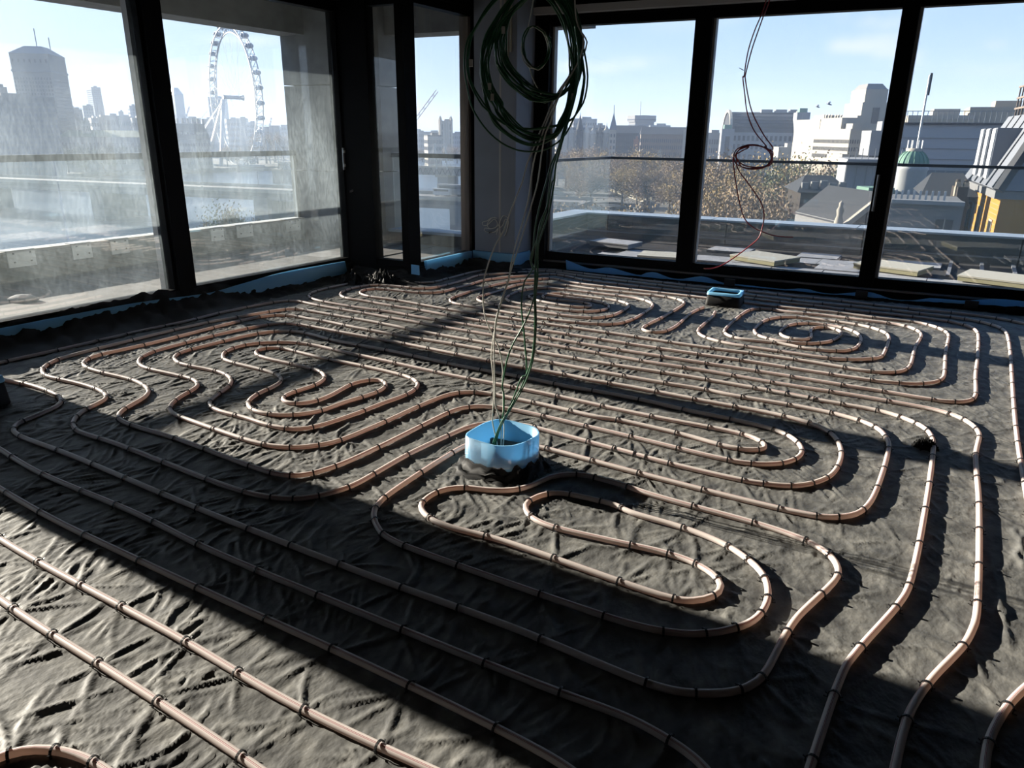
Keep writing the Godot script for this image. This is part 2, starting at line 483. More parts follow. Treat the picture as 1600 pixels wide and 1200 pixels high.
	piece(tr, "mullion", abm(-2.68, -2.51, 8.13, 8.28, 0.0, 2.72), M.frame_black)
	piece(tr, "mullion", abm(-0.83, -0.69, 8.12, 8.28, 0.0, 2.72), M.frame_black)
	piece(tr, "mullion", abm(1.0, 1.15, 8.12, 8.28, 0.0, 2.72), M.frame_black)
	piece(tr, "door_track", abm(-4.25, 2.75, 8.085, 8.125, 0.070, 0.088), M.track)
	piece(tr, "track_bed", abm(-4.45, 2.75, 8.06, 8.15, -0.02, 0.070), M.frame_black)
	var hd := group_of(get_node("window_7"), "pull_handle", W(-0.80, 8.105, 0.83))
	var st2 := begin(); bar(st2, Vector3(0, 0, 0), Vector3(0, 0.34, 0), 0.028, 0.016); piece(hd, "grip", done(st2), M.handle)
	for y in [0.03, 0.31]:
		st2 = begin(); bar(st2, UP * y, UP * y + EL * 0.03, 0.014); piece(hd, "stud", done(st2), M.handle)

func dusty(a: float, b0: float, b1: float, h0: float, h1: float) -> ArrayMesh:
	return sheet(W(a, b0, h0), W(a, b1, h0), UP * (h1 - h0))

func dusty_b(b: float, a0: float, a1: float, h0: float, h1: float) -> ArrayMesh:
	return sheet(W(a0, b, h0), W(a1, b, h0), UP * (h1 - h0))

func sheet(p: Vector3, q: Vector3, up: Vector3) -> ArrayMesh:
	var st := begin()
	for c in [[p, Vector2(0, 1)], [q, Vector2(1, 1)], [q + up, Vector2(1, 0)], [p, Vector2(0, 1)], [q + up, Vector2(1, 0)], [p + up, Vector2(0, 0)]]:
		st.set_uv(c[1]); st.add_vertex(c[0])
	return done(st)

# ------------------------------------------------------------------ terraces
func terrace_dusty():
	struct("terrace_deck", abm(-7.685, -5.752, -1.414, 9.43, -0.3, 0.142), M.deck_felt)
	piece(get_node("terrace_deck"), "deck", abm(-5.752, -5.06, 6.667, 9.43, -0.3, 0.133), M.deck_felt)
	# soffit with its downstand edge, and the stone fin that closes the terrace
	var s := struct_root("soffit")
	piece(s, "underside", abm(-7.308, -5.847, -1.414, 9.619, 2.98, 3.2), M.stone_panel)
	piece(s, "edge_beam", abm(-7.685, -7.308, -1.414, 7.827, 2.613, 3.2), M.stone_panel)
	piece(s, "edge_beam", abm(-7.685, -3.961, 8.251, 8.628, 2.632, 3.2), M.stone_panel)
	piece(s, "underside", abm(-5.847, -5.06, 6.667, 8.676, 2.98, 3.2), M.stone_panel)
	var f := struct_root("fin_wall")
	var y := 0.05
	for hh in [1.03, 2.05, 2.98]:
		piece(f, "panel", abm(-7.685, -6.676, 7.733, 8.223, y, hh - 0.012), M.stone_panel)
		piece(f, "panel", abm(-6.752, -6.535, 8.129, 8.534, y, hh - 0.012), M.stone_panel)
		piece(f, "panel", abm(-5.3, -4.998, 8.063, 8.534, y, hh - 0.012), M.stone_panel)
		y = hh
	piece(f, "return_panel", abm(-6.695, -5.847, 6.658, 7.072, 0.133, 0.142), M.stone_panel)
	var k := struct_root("kerb")
	piece(k, "upstand", abm(-7.685, -7.525, -1.414, 7.78, 0.142, 0.406), M.kerb_grey)
	piece(k, "kerb_cap", abm(-7.685, -7.516, -1.414, 7.78, 0.406, 0.425), M.kerb_white)
	piece(k, "pocket_upstand", abm(-6.601, -5.186, 8.204, 8.44, 0.133, 0.265), M.deck_felt)
	piece(k, "pocket_coping", abm(-6.601, -5.186, 8.166, 8.487, 0.265, 0.298), M.coping)
	# balustrades
	var b := thing("glass_balustrade", "frameless glass balustrade with slim dark top rail on the white kerb of the dusty terrace", "balustrade", Vector3.ZERO)
	var edge := [-1.3, 0.66, 2.55, 4.70, 5.99, 7.71]
	for i in 5:
		piece(b, "glass_panel", abm(-7.619, -7.601, edge[i] + 0.012, edge[i + 1] - 0.012, 0.425, 1.217), M.balustrade_glass)
	piece(b, "top_rail", abm(-7.638, -7.582, -1.32, 7.733, 1.208, 1.269), M.rail_dark)
	piece(b, "end_strip", abm(-7.624, -7.596, 7.704, 7.733, 0.425, 1.208), M.kerb_white)
	var p := thing("pocket_balustrade", "short glass balustrade with dark rail between two stone fins, beyond the corner window", "balustrade", Vector3.ZERO)
	piece(p, "glass_panel", abm(-6.526, -5.309, 8.298, 8.317, 0.298, 1.208), M.balustrade_glass)
	piece(p, "top_rail", abm(-6.526, -5.309, 8.27, 8.346, 1.203, 1.255), M.rail_dark)
	# brackets on the kerb face
	var where := [[4.187, 0.247], [4.755, 0.195], [5.15, 0.192], [6.352, 0.176], [6.747, 0.236], [7.525, 0.239]]
	var said := ["first white balustrade bracket, widest one at the outer edge of the view", "white balustrade bracket left of the panel joint, nearer the mullion", "white balustrade bracket just past the panel joint by the mullion", "white balustrade bracket just past the mullion seen through the second dusty door", "wide white balustrade bracket in the middle of the second dusty door", "white balustrade bracket with a round hole next to the stone fin"]
	for i in where.size():
		var o := thing("balustrade_bracket", said[i], "bracket", W(-7.52, where[i][0], 0.425), 0.0, "white brackets along the terrace kerb")
		var wd: float = where[i][1]
		var st := begin()
		box8(st, -EL * wd / 2 - UP * 0.15, EL * wd, UP * 0.155, ER * 0.012); box8(st, -EL * wd / 2 - ER * 0.09 + UP * 0.0, EL * wd, UP * 0.006, ER * 0.1)
		piece(o, "plate", done(st), M.bracket)
		for q in [Vector2(-0.3, -0.03), Vector2(0.3, -0.03), Vector2(-0.3, -0.11), Vector2(0.3, -0.11)]:
			st = begin(); box8(st, EL * (q.x * wd) + UP * q.y + ER * 0.012, EL * 0.014, UP * 0.014, ER * 0.006)
			piece(o, "bolt", done(st), M.bolt)
		if i == 5:
			st = begin(); box8(st, -EL * 0.03 - UP * 0.07 + ER * 0.012, EL * 0.07, UP * 0.05, ER * 0.003); piece(o, "round_hole", done(st), M.bolt)
	# rubble stone lying on the deck
	var stn := begin(true); lathe(stn, Vector3.ZERO, [Vector2(0, -0.01), Vector2(0.10, 0.0), Vector2(0.11, 0.02), Vector2(0.05, 0.045), Vector2(0, 0.05)], 7)
	var rb := piece(self, "mortar_lump", done(stn), M.concrete_pale); rb.position = W(-6.6, 3.63, 0.15); rb.scale = Vector3(1.2, 1, 0.7)
	tag(rb, "small pale lump of mortar lying on the dark terrace deck", "rubble")

func terrace_paved():
	struct("terrace_roof", abm(-5.3, 4.5, 8.3, 11.3, -0.3, 0.03), M.felt_dark)
	var c := struct_root("parapet")
	piece(c, "upstand", abm(-5.0, 4.5, 10.9, 11.25, 0.03, 0.355), M.felt_dark)
	piece(c, "upstand", abm(-5.36, -5.04, 8.75, 11.25, 0.03, 0.33), M.felt_dark)
	for i in 5:
		piece(c, "coping", abm(-5.03 + i * 1.9 + 0.006, -5.03 + (i + 1) * 1.9 - 0.006, 10.88, 11.28, 0.355, 0.378), M.coping)
	piece(c, "coping", abm(-5.40, -5.036, 8.75, 11.28, 0.345, 0.372), M.coping)
	piece(c, "edge_trim", abm(-5.0, 4.5, 10.865, 10.9, 0.105, 0.122), M.lead)
	piece(c, "edge_trim", abm(-5.04, -5.005, 8.8, 10.9, 0.10, 0.116), M.lead)
	var q := thing("terrace_balustrade", "clear glass balustrade with thin dark top rail running round the paved terrace", "balustrade", Vector3.ZERO)
	for i in 5:
		piece(q, "glass_panel", abm(-4.55 + i * 1.72 + 0.008, -4.55 + (i + 1) * 1.72 - 0.008, 10.60, 10.615, 0.06, 1.18), M.balustrade_glass)
	piece(q, "glass_panel", abm(-4.57, -4.555, 8.75, 10.6, 0.06, 1.18), M.balustrade_glass)
	piece(q, "top_rail", abm(-4.59, 4.4, 10.585, 10.63, 1.175, 1.21), M.rail_dark)
	piece(q, "top_rail", abm(-4.59, -4.54, 8.75, 10.585, 1.175, 1.21), M.rail_dark)
	# concrete pavers laid along the glass: parts of the terrace
	var pv := struct_root("terrace_paving")
	rng.seed = 21
	for row in 5:
		var a := -4.2 + 0.2 * row
		while a < 3.2:
			var wd := rng.randf_range(0.42, 0.62)
			var y := 0.055 + rng.randf() * 0.014
			var b := 8.34 + row * 0.43 + rng.randf_range(-0.015, 0.015)
			if rng.randf() < [1.0, 0.85, 0.55, 0.35, 0.3][row]: piece(pv, "paving_slab", abm(a, a + wd - 0.008, b, b + 0.42, 0.03, y), M.paving)
			a += wd
	for k in 9:                                                       # standing seams of the felt at the far end
		piece(pv, "felt_seam", abm(-0.1 + k * 0.33, -0.06 + k * 0.33, 9.6, 10.86, 0.03, 0.05), M.lead)
	# loose insulation boards
	var spots := [[-3.068, 8.921, -0.353, 0.62, 0.42], [-2.028, 9.439, -0.903, 0.62, 0.55], [-0.635, 9.509, -0.803, 0.7, 0.5], [0.439, 9.249, -0.753, 0.75, 0.55], [-4.046, 9.73, -0.653, 0.6, 0.4]]
	var said := ["cream board lying by the first dark mullion of the clear doors, pale grey upper face", "cream insulation board lying askew on the pavers behind the hanging red cable", "cream insulation board lying on the pavers just past the mullion with the pull handle", "thick cream insulation board on the pavers, outermost toward the brick house", "thin grey board lying on the dark felt in front of the corner column"]
	for i in spots.size():
		var s = spots[i]
		var o := thing("insulation_board", said[i], "board", W(s[0], s[1], 0.076), s[2], "loose boards on the paved terrace")
		piece(o, "face", bxm(Vector3(0, 0.052, 0), Vector3(s[3], 0.016, s[4])), M.board_cream if i < 4 else M.paving)
		piece(o, "core", bxm(Vector3(0, 0.022, 0), Vector3(s[3] - 0.01, 0.044, s[4] - 0.01)), M.board_edge if i < 4 else M.paving)

# ------------------------------------------------------------------ floor membrane
func membrane():
	var U := EL.cross(UP).normalized()
	if U.dot(ER) < 0: U = -U
	var us := PackedFloat32Array(); var vs := PackedFloat32Array()
	var x := -6.22
	while x < 1.35: us.append(x); x += 0.009
	while x < 3.9: us.append(x); x += 0.25
	x = -3.2
	while x < 0.3: vs.append(x); x += 0.25
	while x < 4.6: vs.append(x); x += 0.012
	while x < 8.75: vs.append(x); x += 0.020
	var nf := FastNoiseLite.new(); nf.seed = 3; nf.frequency = 1.0; nf.fractal_type = FastNoiseLite.FRACTAL_NONE
	var ng := FastNoiseLite.new(); ng.seed = 14; ng.frequency = 1.0; ng.fractal_type = FastNoiseLite.FRACTAL_NONE
	var nu := us.size(); var nv := vs.size()
	var hs := PackedFloat32Array(); hs.resize(nu * nv)
	for j in nv:
		var v := vs[j]
		for i in nu:
			var u := us[i]
			var big := nf.get_noise_2d(u * 0.9, v * 0.9)
			var wu := u + 0.22 * big + 0.14 * v + 0.08 * ng.get_noise_2d(u * 1.7 + 9.0, v * 1.7)
			var m := smoothstep(0.4, -2.0, u + 0.9 * big) * 0.75 + 0.25
			var patch := smoothstep(-0.35, 0.35, nf.get_noise_2d(u * 1.3 + 50.0, v * 1.1)) * 0.8 + 0.25
			var r1 := 1.0 - absf(nf.get_noise_2d(wu * 8.0, v * 1.6 + 77.0)); r1 = r1 * r1; r1 = r1 * r1; r1 = r1 * r1
			var r2 := 1.0 - absf(ng.get_noise_2d(wu * 15.0 + 13.0, v * 3.6)); r2 = r2 * r2; r2 = r2 * r2
			var r3 := 1.0 - absf(nf.get_noise_2d(u * 3.2 + v * 1.1 + 5.0, v * 3.0 - u * 1.6)); r3 = r3 * r3 * r3; r3 = r3 * r3; r3 = r3 * r3
			hs[j * nu + i] = -0.0020 + m * patch * (0.0085 * r1 + 0.0058 * r2) + 0.006 * (1.0 - 0.8 * m) * r3 + 0.002 * big
	# creases pulled out of the sheet on either side of every clip
	var u_of := func(p: Vector3) -> float: return p.dot(U) / 1.0
	var su := us[0]; var r := RandomNumberGenerator.new(); r.seed = 61
	for mk in clip_marks:
		var at: Vector3 = mk[0]; var side: Vector3 = mk[1]
		var cu: float = u_of.call(at); var cv := at.dot(EL)
		var far := at.length()
		var strong := smoothstep(1.0, -1.6, cu) * 0.75 + 0.25
		if r.randf() > strong * 0.5 + 0.5: continue
		for sgn: float in [-1.0, 1.0]:
			for q in r.randi_range(2, 5):
				var d: Vector3 = (side * sgn).rotated(UP, r.randfn() * 0.42)
				var du := d.dot(U); var dv := d.dot(EL)
				var length := r.randf_range(0.08, 0.30) * (0.6 + 0.5 * strong)
				var amp := r.randf_range(0.003, 0.0105) * strong
				var wd := r.randf_range(0.007, 0.012)
				var bow := r.randfn() * 0.06
				var steps := int(length / 0.008)
				for k in range(1, steps):
					var t := float(k) / steps
					var pu := cu + du * (0.012 + length * t) - dv * bow * t * t
					var pv := cv + dv * (0.012 + length * t) + du * bow * t * t
					var a := amp * pow(t, 0.35) * (1.0 - t) * 1.9
					var iu := int((pu - su) / 0.009)
					var jv := vs.bsearch(pv)
					for jj in range(jv - 2, jv + 3):
						if jj < 0 or jj >= nv: continue
						for ii in range(iu - 3, iu + 4):
							if ii < 0 or ii >= nu: continue
							var eu := us[ii] - pu; var ev := vs[jj] - pv
							var off := absf(eu * dv - ev * du)
							var hh := -0.0015 + a * exp(-(off * off) / (wd * wd))
							var w := jj * nu + ii
							if hh > hs[w] and absf(eu * du + ev * dv) < 0.012: hs[w] = hh
	# long loose folds where the sheet was dragged
	for fold in [[0.295, 3.071, 0.348, 2.446, 0.013, 0.013], [0.402, 3.383, 0.403, 2.946, 0.012, 0.013], [-0.105, 3.189, 0.091, 2.724, 0.006, 0.008], [0.192, 2.546, 0.313, 2.128, 0.007, 0.009], [-0.165, 2.686, -0.021, 2.392, 0.005, 0.008], [-2.19, 0.744, -2.08, 0.966, 0.01, 0.012], [-1.964, 0.637, -1.79, 0.946, 0.012, 0.013], [-1.889, 0.632, -1.671, 0.945, 0.008, 0.01], [-1.913, 1.071, -1.888, 1.238, 0.01, 0.012], [-1.671, 0.945, -1.663, 1.157, 0.009, 0.012], [-1.764, 2.506, -1.866, 2.069, 0.01, 0.016], [-1.744, 2.427, -2.184, 2.261, 0.008, 0.014], [-0.115, 4.079, 0.108, 4.41, 0.008, 0.012], [0.124, 3.948, 0.335, 3.754, 0.007, 0.01], [-0.352, 4.486, 0.088, 4.967, 0.006, 0.01], [-1.217, 3.369, -1.37, 2.863, 0.007, 0.01], [-1.093, 3.826, -1.385, 3.261, 0.006, 0.01], [-2.027, 3.66, -1.849, 4.093, 0.007, 0.01], [-1.637, 3.914, -1.436, 4.488, 0.008, 0.01]]:
		var pa := Vector2(fold[0], fold[1]); var pb := Vector2(fold[2], fold[3]); var amp: float = fold[4]; var wd: float = fold[5]
		for jj in nv:
			var v := vs[jj]
			if v < minf(pa.y, pb.y) - 0.08 or v > maxf(pa.y, pb.y) + 0.08: continue
			for ii in range(clampi(int((minf(pa.x, pb.x) - 0.1 - su) / 0.009), 0, nu - 1), clampi(int((maxf(pa.x, pb.x) + 0.1 - su) / 0.009), 0, nu - 1)):
				var p := Vector2(us[ii], v)
				var t := clampf((p - pa).dot(pb - pa) / (pb - pa).length_squared(), 0.0, 1.0)
				var wob := 0.02 * ng.get_noise_2d(t * 3.0 + pa.x, pa.y)
				var off := (p - pa.lerp(pb, t)).length() + wob
				var hh := -0.0015 + amp * sin(PI * (0.08 + 0.84 * t)) * exp(-(off * off) / (wd * wd))
				if hh > hs[jj * nu + ii]: hs[jj * nu + ii] = hh
	# the sheet is pressed down where a pipe lies on it
	for p in pipe_lines:
		var line: PackedVector3Array = p[0]
		for pt in line:
			var pu: float = u_of.call(pt); var pv := pt.dot(EL)
			var iu := int((pu - su) / 0.009); var jv := vs.bsearch(pv)
			for jj in range(jv - 3, jv + 4):
				if jj < 0 or jj >= nv: continue
				for ii in range(iu - 4, iu + 5):
					if ii < 0 or ii >= nu: continue
					var dist := Vector2(us[ii] - pu, vs[jj] - pv).length()
					var top := 0.0005 + smoothstep(0.012, 0.040, dist) * 0.012
					var w := jj * nu + ii
					if hs[w] > top: hs[w] = top
	var vert := PackedVector3Array(); vert.resize(nu * nv)
	var norm := PackedVector3Array(); norm.resize(nu * nv)
	for j in nv:
		var jm := maxi(j - 1, 0); var jp := mini(j + 1, nv - 1)
		for i in nu:
			var im := maxi(i - 1, 0); var ip := mini(i + 1, nu - 1)
			var q := j * nu + i
			vert[q] = U * us[i] + EL * vs[j] + UP * hs[q]
			var du := (hs[j * nu + ip] - hs[j * nu + im]) / (us[ip] - us[im])
			var dv := (hs[jp * nu + i] - hs[jm * nu + i]) / (vs[jp] - vs[jm])
			norm[q] = (UP - U * du - EL * dv).normalized()
	var ix := PackedInt32Array(); ix.resize((nu - 1) * (nv - 1) * 6)
	var flip := U.cross(EL).dot(UP) > 0
	var k := 0
	for j in nv - 1:
		for i in nu - 1:
			var a := j * nu + i
			if flip:
				ix[k] = a; ix[k + 1] = a + nu; ix[k + 2] = a + 1; ix[k + 3] = a + 1; ix[k + 4] = a + nu; ix[k + 5] = a + nu + 1
			else:
				ix[k] = a; ix[k + 1] = a + 1; ix[k + 2] = a + nu; ix[k + 3] = a + 1; ix[k + 4] = a + nu + 1; ix[k + 5] = a + nu
			k += 6
	var arr := []; arr.resize(Mesh.ARRAY_MAX)
	var uvs := PackedVector2Array(); uvs.resize(nu * nv)
	for j in nv:
		for i in nu: uvs[j * nu + i] = Vector2(us[i], vs[j])
	arr[Mesh.ARRAY_VERTEX] = vert; arr[Mesh.ARRAY_NORMAL] = norm; arr[Mesh.ARRAY_INDEX] = ix; arr[Mesh.ARRAY_TEX_UV] = uvs
	var me := ArrayMesh.new(); me.add_surface_from_arrays(Mesh.PRIMITIVE_TRIANGLES, arr)
	var fl := struct_root("floor")
	piece(fl, "membrane", me, M.membrane)
	piece(fl, "slab", abm(-6.3, 4.0, -3.2, 8.9, -0.30, -0.06), M.concrete_slab)
	# the membrane turned up along the walls
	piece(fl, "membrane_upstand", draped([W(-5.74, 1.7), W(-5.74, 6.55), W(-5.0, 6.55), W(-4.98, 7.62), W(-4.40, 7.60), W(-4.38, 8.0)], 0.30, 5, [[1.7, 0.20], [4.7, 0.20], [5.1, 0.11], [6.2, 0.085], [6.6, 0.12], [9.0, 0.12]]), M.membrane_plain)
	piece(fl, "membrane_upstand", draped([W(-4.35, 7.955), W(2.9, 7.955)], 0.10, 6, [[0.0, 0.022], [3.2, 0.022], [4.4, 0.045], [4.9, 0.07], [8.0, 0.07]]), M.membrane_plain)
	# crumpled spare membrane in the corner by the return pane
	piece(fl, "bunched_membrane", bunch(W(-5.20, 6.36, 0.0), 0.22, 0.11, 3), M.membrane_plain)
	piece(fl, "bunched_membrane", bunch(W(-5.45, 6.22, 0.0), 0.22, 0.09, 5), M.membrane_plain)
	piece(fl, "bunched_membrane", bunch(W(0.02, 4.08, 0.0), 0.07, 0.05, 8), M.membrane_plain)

func draped(line: Array, reach: float, s: int, tops: Array) -> ArrayMesh:   # a creased cove from the floor up a wall; tops: [run, height]
	var n := FastNoiseLite.new(); n.seed = s; n.frequency = 1.0; n.fractal_octaves = 3
	var pts := PackedVector3Array(); var sides := PackedVector3Array()
	var mid := W(-1.5, 4.0)
	for i in line.size() - 1:
		var p: Vector3 = line[i]; var q: Vector3 = line[i + 1]
		var c := maxi(2, int(p.distance_to(q) / 0.03))
		var side := (q - p).normalized().cross(UP)
		if side.dot(mid - p) < 0: side = -side
		for k in c: pts.append(p.lerp(q, float(k) / c)); sides.append(side)
	pts.append(line[-1]); sides.append(sides[-1])
	for pass_ in 6:
		var soft := sides.duplicate()
		for i in range(1, sides.size() - 1): soft[i] = (sides[i - 1] + sides[i] * 2.0 + sides[i + 1]).normalized()
		sides = soft
	var st := begin(true)
	var rows := 12
	var grid := []
	var run: float = tops[0][0]
	for i in pts.size():
		if i > 0: run += pts[i].distance_to(pts[i - 1])
		var top := 0.1
		for k in tops.size() - 1:
			if run >= tops[k][0] and run <= tops[k + 1][0]: top = lerpf(tops[k][1], tops[k + 1][1], (run - tops[k][0]) / (tops[k + 1][0] - tops[k][0]))
		top *= 1.0 + 0.25 * n.get_noise_1d(run * 1.7) + 0.2 * n.get_noise_1d(run * 6.0)
		var row := []
		for k in rows + 1:
			var t := float(k) / rows
			var out := reach * (0.35 + 0.65 * top / 0.14) * pow(1.0 - t, 1.8) + 0.012
			var h := top * pow(t, 1.2) - 0.004
			var cr := (n.get_noise_2d(run * 5.0, t * 3.0) * 0.035 + n.get_noise_2d(run * 16.0, t * 7.0 + 40.0) * 0.018) * sin(PI * t) * minf(1.0, top / 0.08)
			row.append(pts[i] + sides[i] * (out + cr) + UP * maxf(h + cr * 0.6, -0.008))
		grid.append(row)
	for i in grid.size() - 1:
		for k in rows:
			quad(st, grid[i][k], grid[i + 1][k], grid[i + 1][k + 1], grid[i][k + 1])
	return done(st)

func bunch(c: Vector3, r: float, h: float, s: int) -> ArrayMesh:
	var n := FastNoiseLite.new(); n.seed = s; n.frequency = 1.0; n.fractal_octaves = 3
	var st := begin(true)
	var g := []
	for i in 25:
		var row := []
		for k in 65:
			var f := TAU * (k % 64) / 64.0; var t := i / 24.0
			var rr := r * (1.0 - t) * (1.0 + 0.35 * n.get_noise_2d(cos(f) * 2.0 + 3.0, sin(f) * 2.0))
			var y := h * (1.0 - pow(1.0 - t, 2.0)) * (0.6 + 1.1 * n.get_noise_2d(cos(f) * rr / r * 5.0, sin(f) * rr / r * 5.0) + 0.5 * absf(n.get_noise_2d(cos(f) * rr / r * 14.0, sin(f) * rr / r * 14.0 + 30.0)))
			row.append(c + Vector3(sin(f) * rr, y - 0.008, cos(f) * rr))
		g.append(row)
	for i in 24:
		for k in 64: quad(st, g[i][k], g[i][k + 1], g[i + 1][k + 1], g[i + 1][k])
	return done(st)

# ------------------------------------------------------------------ heating pipes and clips
func pipes():
	var all := []
	pipe(all, [1811, -6454, 1739, -6268, 1514, -5822, 1496, -5765, 1486, -5707, 1486, -5668, 1496, -5611, 1527, -5539, 1571, -5473, 1625, -5414, 1686, -5363, 1786, -5297, 2044, -5144, 2200, -5055, 2272, -5023, 2368, -5008, 2506, -5022, 2600, -5049, 2660, -5094, 2715, -5175, 2953, -5592, 2984, -5665, 3001, -5722, 3007, -5818, 2989, -5894, 2956, -5965, 2909, -6027, 2849, -6078, 2651, -6211, 2563, -6257, 2508, -6276, 2450, -6287, 2392, -6288, 2354, -6282, 2300, -6262, 2234, -6220, 2176, -6166, 2116, -6087, 2014, -5915, 1970, -5826, 1944, -5732, 1946, -5656, 1965, -5601, 2007, -5535, 2063, -5481, 2132, -5444, 2188, -5429, 2266, -5426, 2344, -5441, 2416, -5471, 2465, -5504, 2520, -5560, 2591, -5656, 2631, -5724, 2651, -5778, 2655, -5832, 2640, -5882, 2619, -5908, 2577, -5932, 2545, -5934, 2514, -5925, 2472, -5893, 2422, -5811, 2370, -5661, 2345, -5608, 2311, -5565, 2267, -5540, 2234, -5538, 2203, -5548, 2175, -5569, 2154, -5597, 2140, -5631, 2136, -5667, 2150, -5741, 2182, -5813, 2246, -5914, 2296, -5975, 2340, -6013, 2409, -6048, 2465, -6060, 2521, -6058, 2594, -6034, 2674, -5979, 2727, -5921, 2760, -5852, 2772, -5757, 2761, -5679, 2729, -5585, 2656, -5443, 2579, -5327, 2523, -5272, 2456, -5235, 2381, -5225, 2284, -5241, 2228, -5260, 2176, -5288, 2043, -5405, 1994, -5437, 1829, -5505, 1764, -5546, 1718, -5605, 1701, -5659, 1702, -5736, 1724, -5811, 1840, -6043, 1986, -6305, 2092, -6475, 2154, -6549, 2201, -6581, 2254, -6597, 2309, -6595, 2362, -6576, 2523, -6465, 2759, -6365, 2995, -6216, 3185, -6105, 3260, -6044, 3298, -5980, 3312, -5924, 3312, -5847, 3300, -5789, 3271, -5716, 3022, -5330, 2779, -4916, 2710, -4819, 2639, -4752, 2569, -4721, 2531, -4716, 2473, -4720, 2416, -4736, 2362, -4760, 2094, -4934, 1815, -5092, 1512, -5245, 1266, -5379, 818, -5644, -418, -6344, -707, -6524, -1071, -6770, -1351, -6924, -1440, -7002, -1474, -7049, -1490, -7083, -1505, -7157, -1493, -7229, -1476, -7259, -1451, -7283, -1420, -7299, -1385, -7306, -1329, -7303, -1254, -7282, -1017, -7176, -924, -7144, -867, -7136, -829, -7138, -792, -7146, -741, -7170, -697, -7205, -663, -7247, -600, -7357, -489, -7521, -357, -7767, -312, -7832, -259, -7890, -196, -7937, 63, -8084, 354, -8208, 408, -8220, 444, -8219, 514, -8194, 576, -8146, 629, -8088, 774, -7898, 834, -7846, 900, -7802, 1354, -7549, 2154, -7136, 2292, -7055, 2544, -6893, 2829, -6748, 3089, -6564, 3469, -6385, 3592, -6318, 3675, -6264, 3737, -6214, 3789, -6155, 3817, -6105, 3832, -6050, 3834, -5992, 3824, -5935, 3799, -5860, 3765, -5787, 3687, -5648, 3334, -5066, 3089, -4676, 2832, -4248, 2779, -4191, 2729, -4162, 2673, -4148, 2597, -4157, 2508, -4198, 2287, -4334, 2150, -4406, 1619, -4726, 1038, -5040, -369, -5884, -803, -6132, -1036, -6286, -1286, -6412, -1616, -6600, -1735, -6675, -1814, -6735, -1897, -6821, -1945, -6905, -1966, -6999, -1954, -7117, -1924, -7211, -1869, -7317, -1745, -7498, -1642, -7668, -1565, -7758, -1518, -7790, -1483, -7804, -1447, -7810, -1411, -7808, -1340, -7784, -1185, -7695, -1094, -7656, -998, -7641, -941, -7647, -904, -7658, -854, -7685, -801, -7739, -762, -7806, -719, -7911, -734, -7870, -694, -7924, -503, -8249, -431, -8344, -358, -8407, -324, -8425, -270, -8439, -113, -8444, -35, -8456, 249, -8543, 327, -8546, 422, -8524, 548, -8465, 877, -8239, 1379, -7947, 1788, -7696, 1965, -7602, 2435, -7381, 2777, -7173, 3099, -7012, 3599, -6718, 4026, -6499, 4163, -6417, 4239, -6353, 4305, -6279, 4355, -6194, 4393, -6102, 4420, -6006, 4431, -5927, 4431, -5828, 4418, -5669],
		"pink heating pipe coiled as a round snail before the clear doors", "the snail pipe by the clear doors")
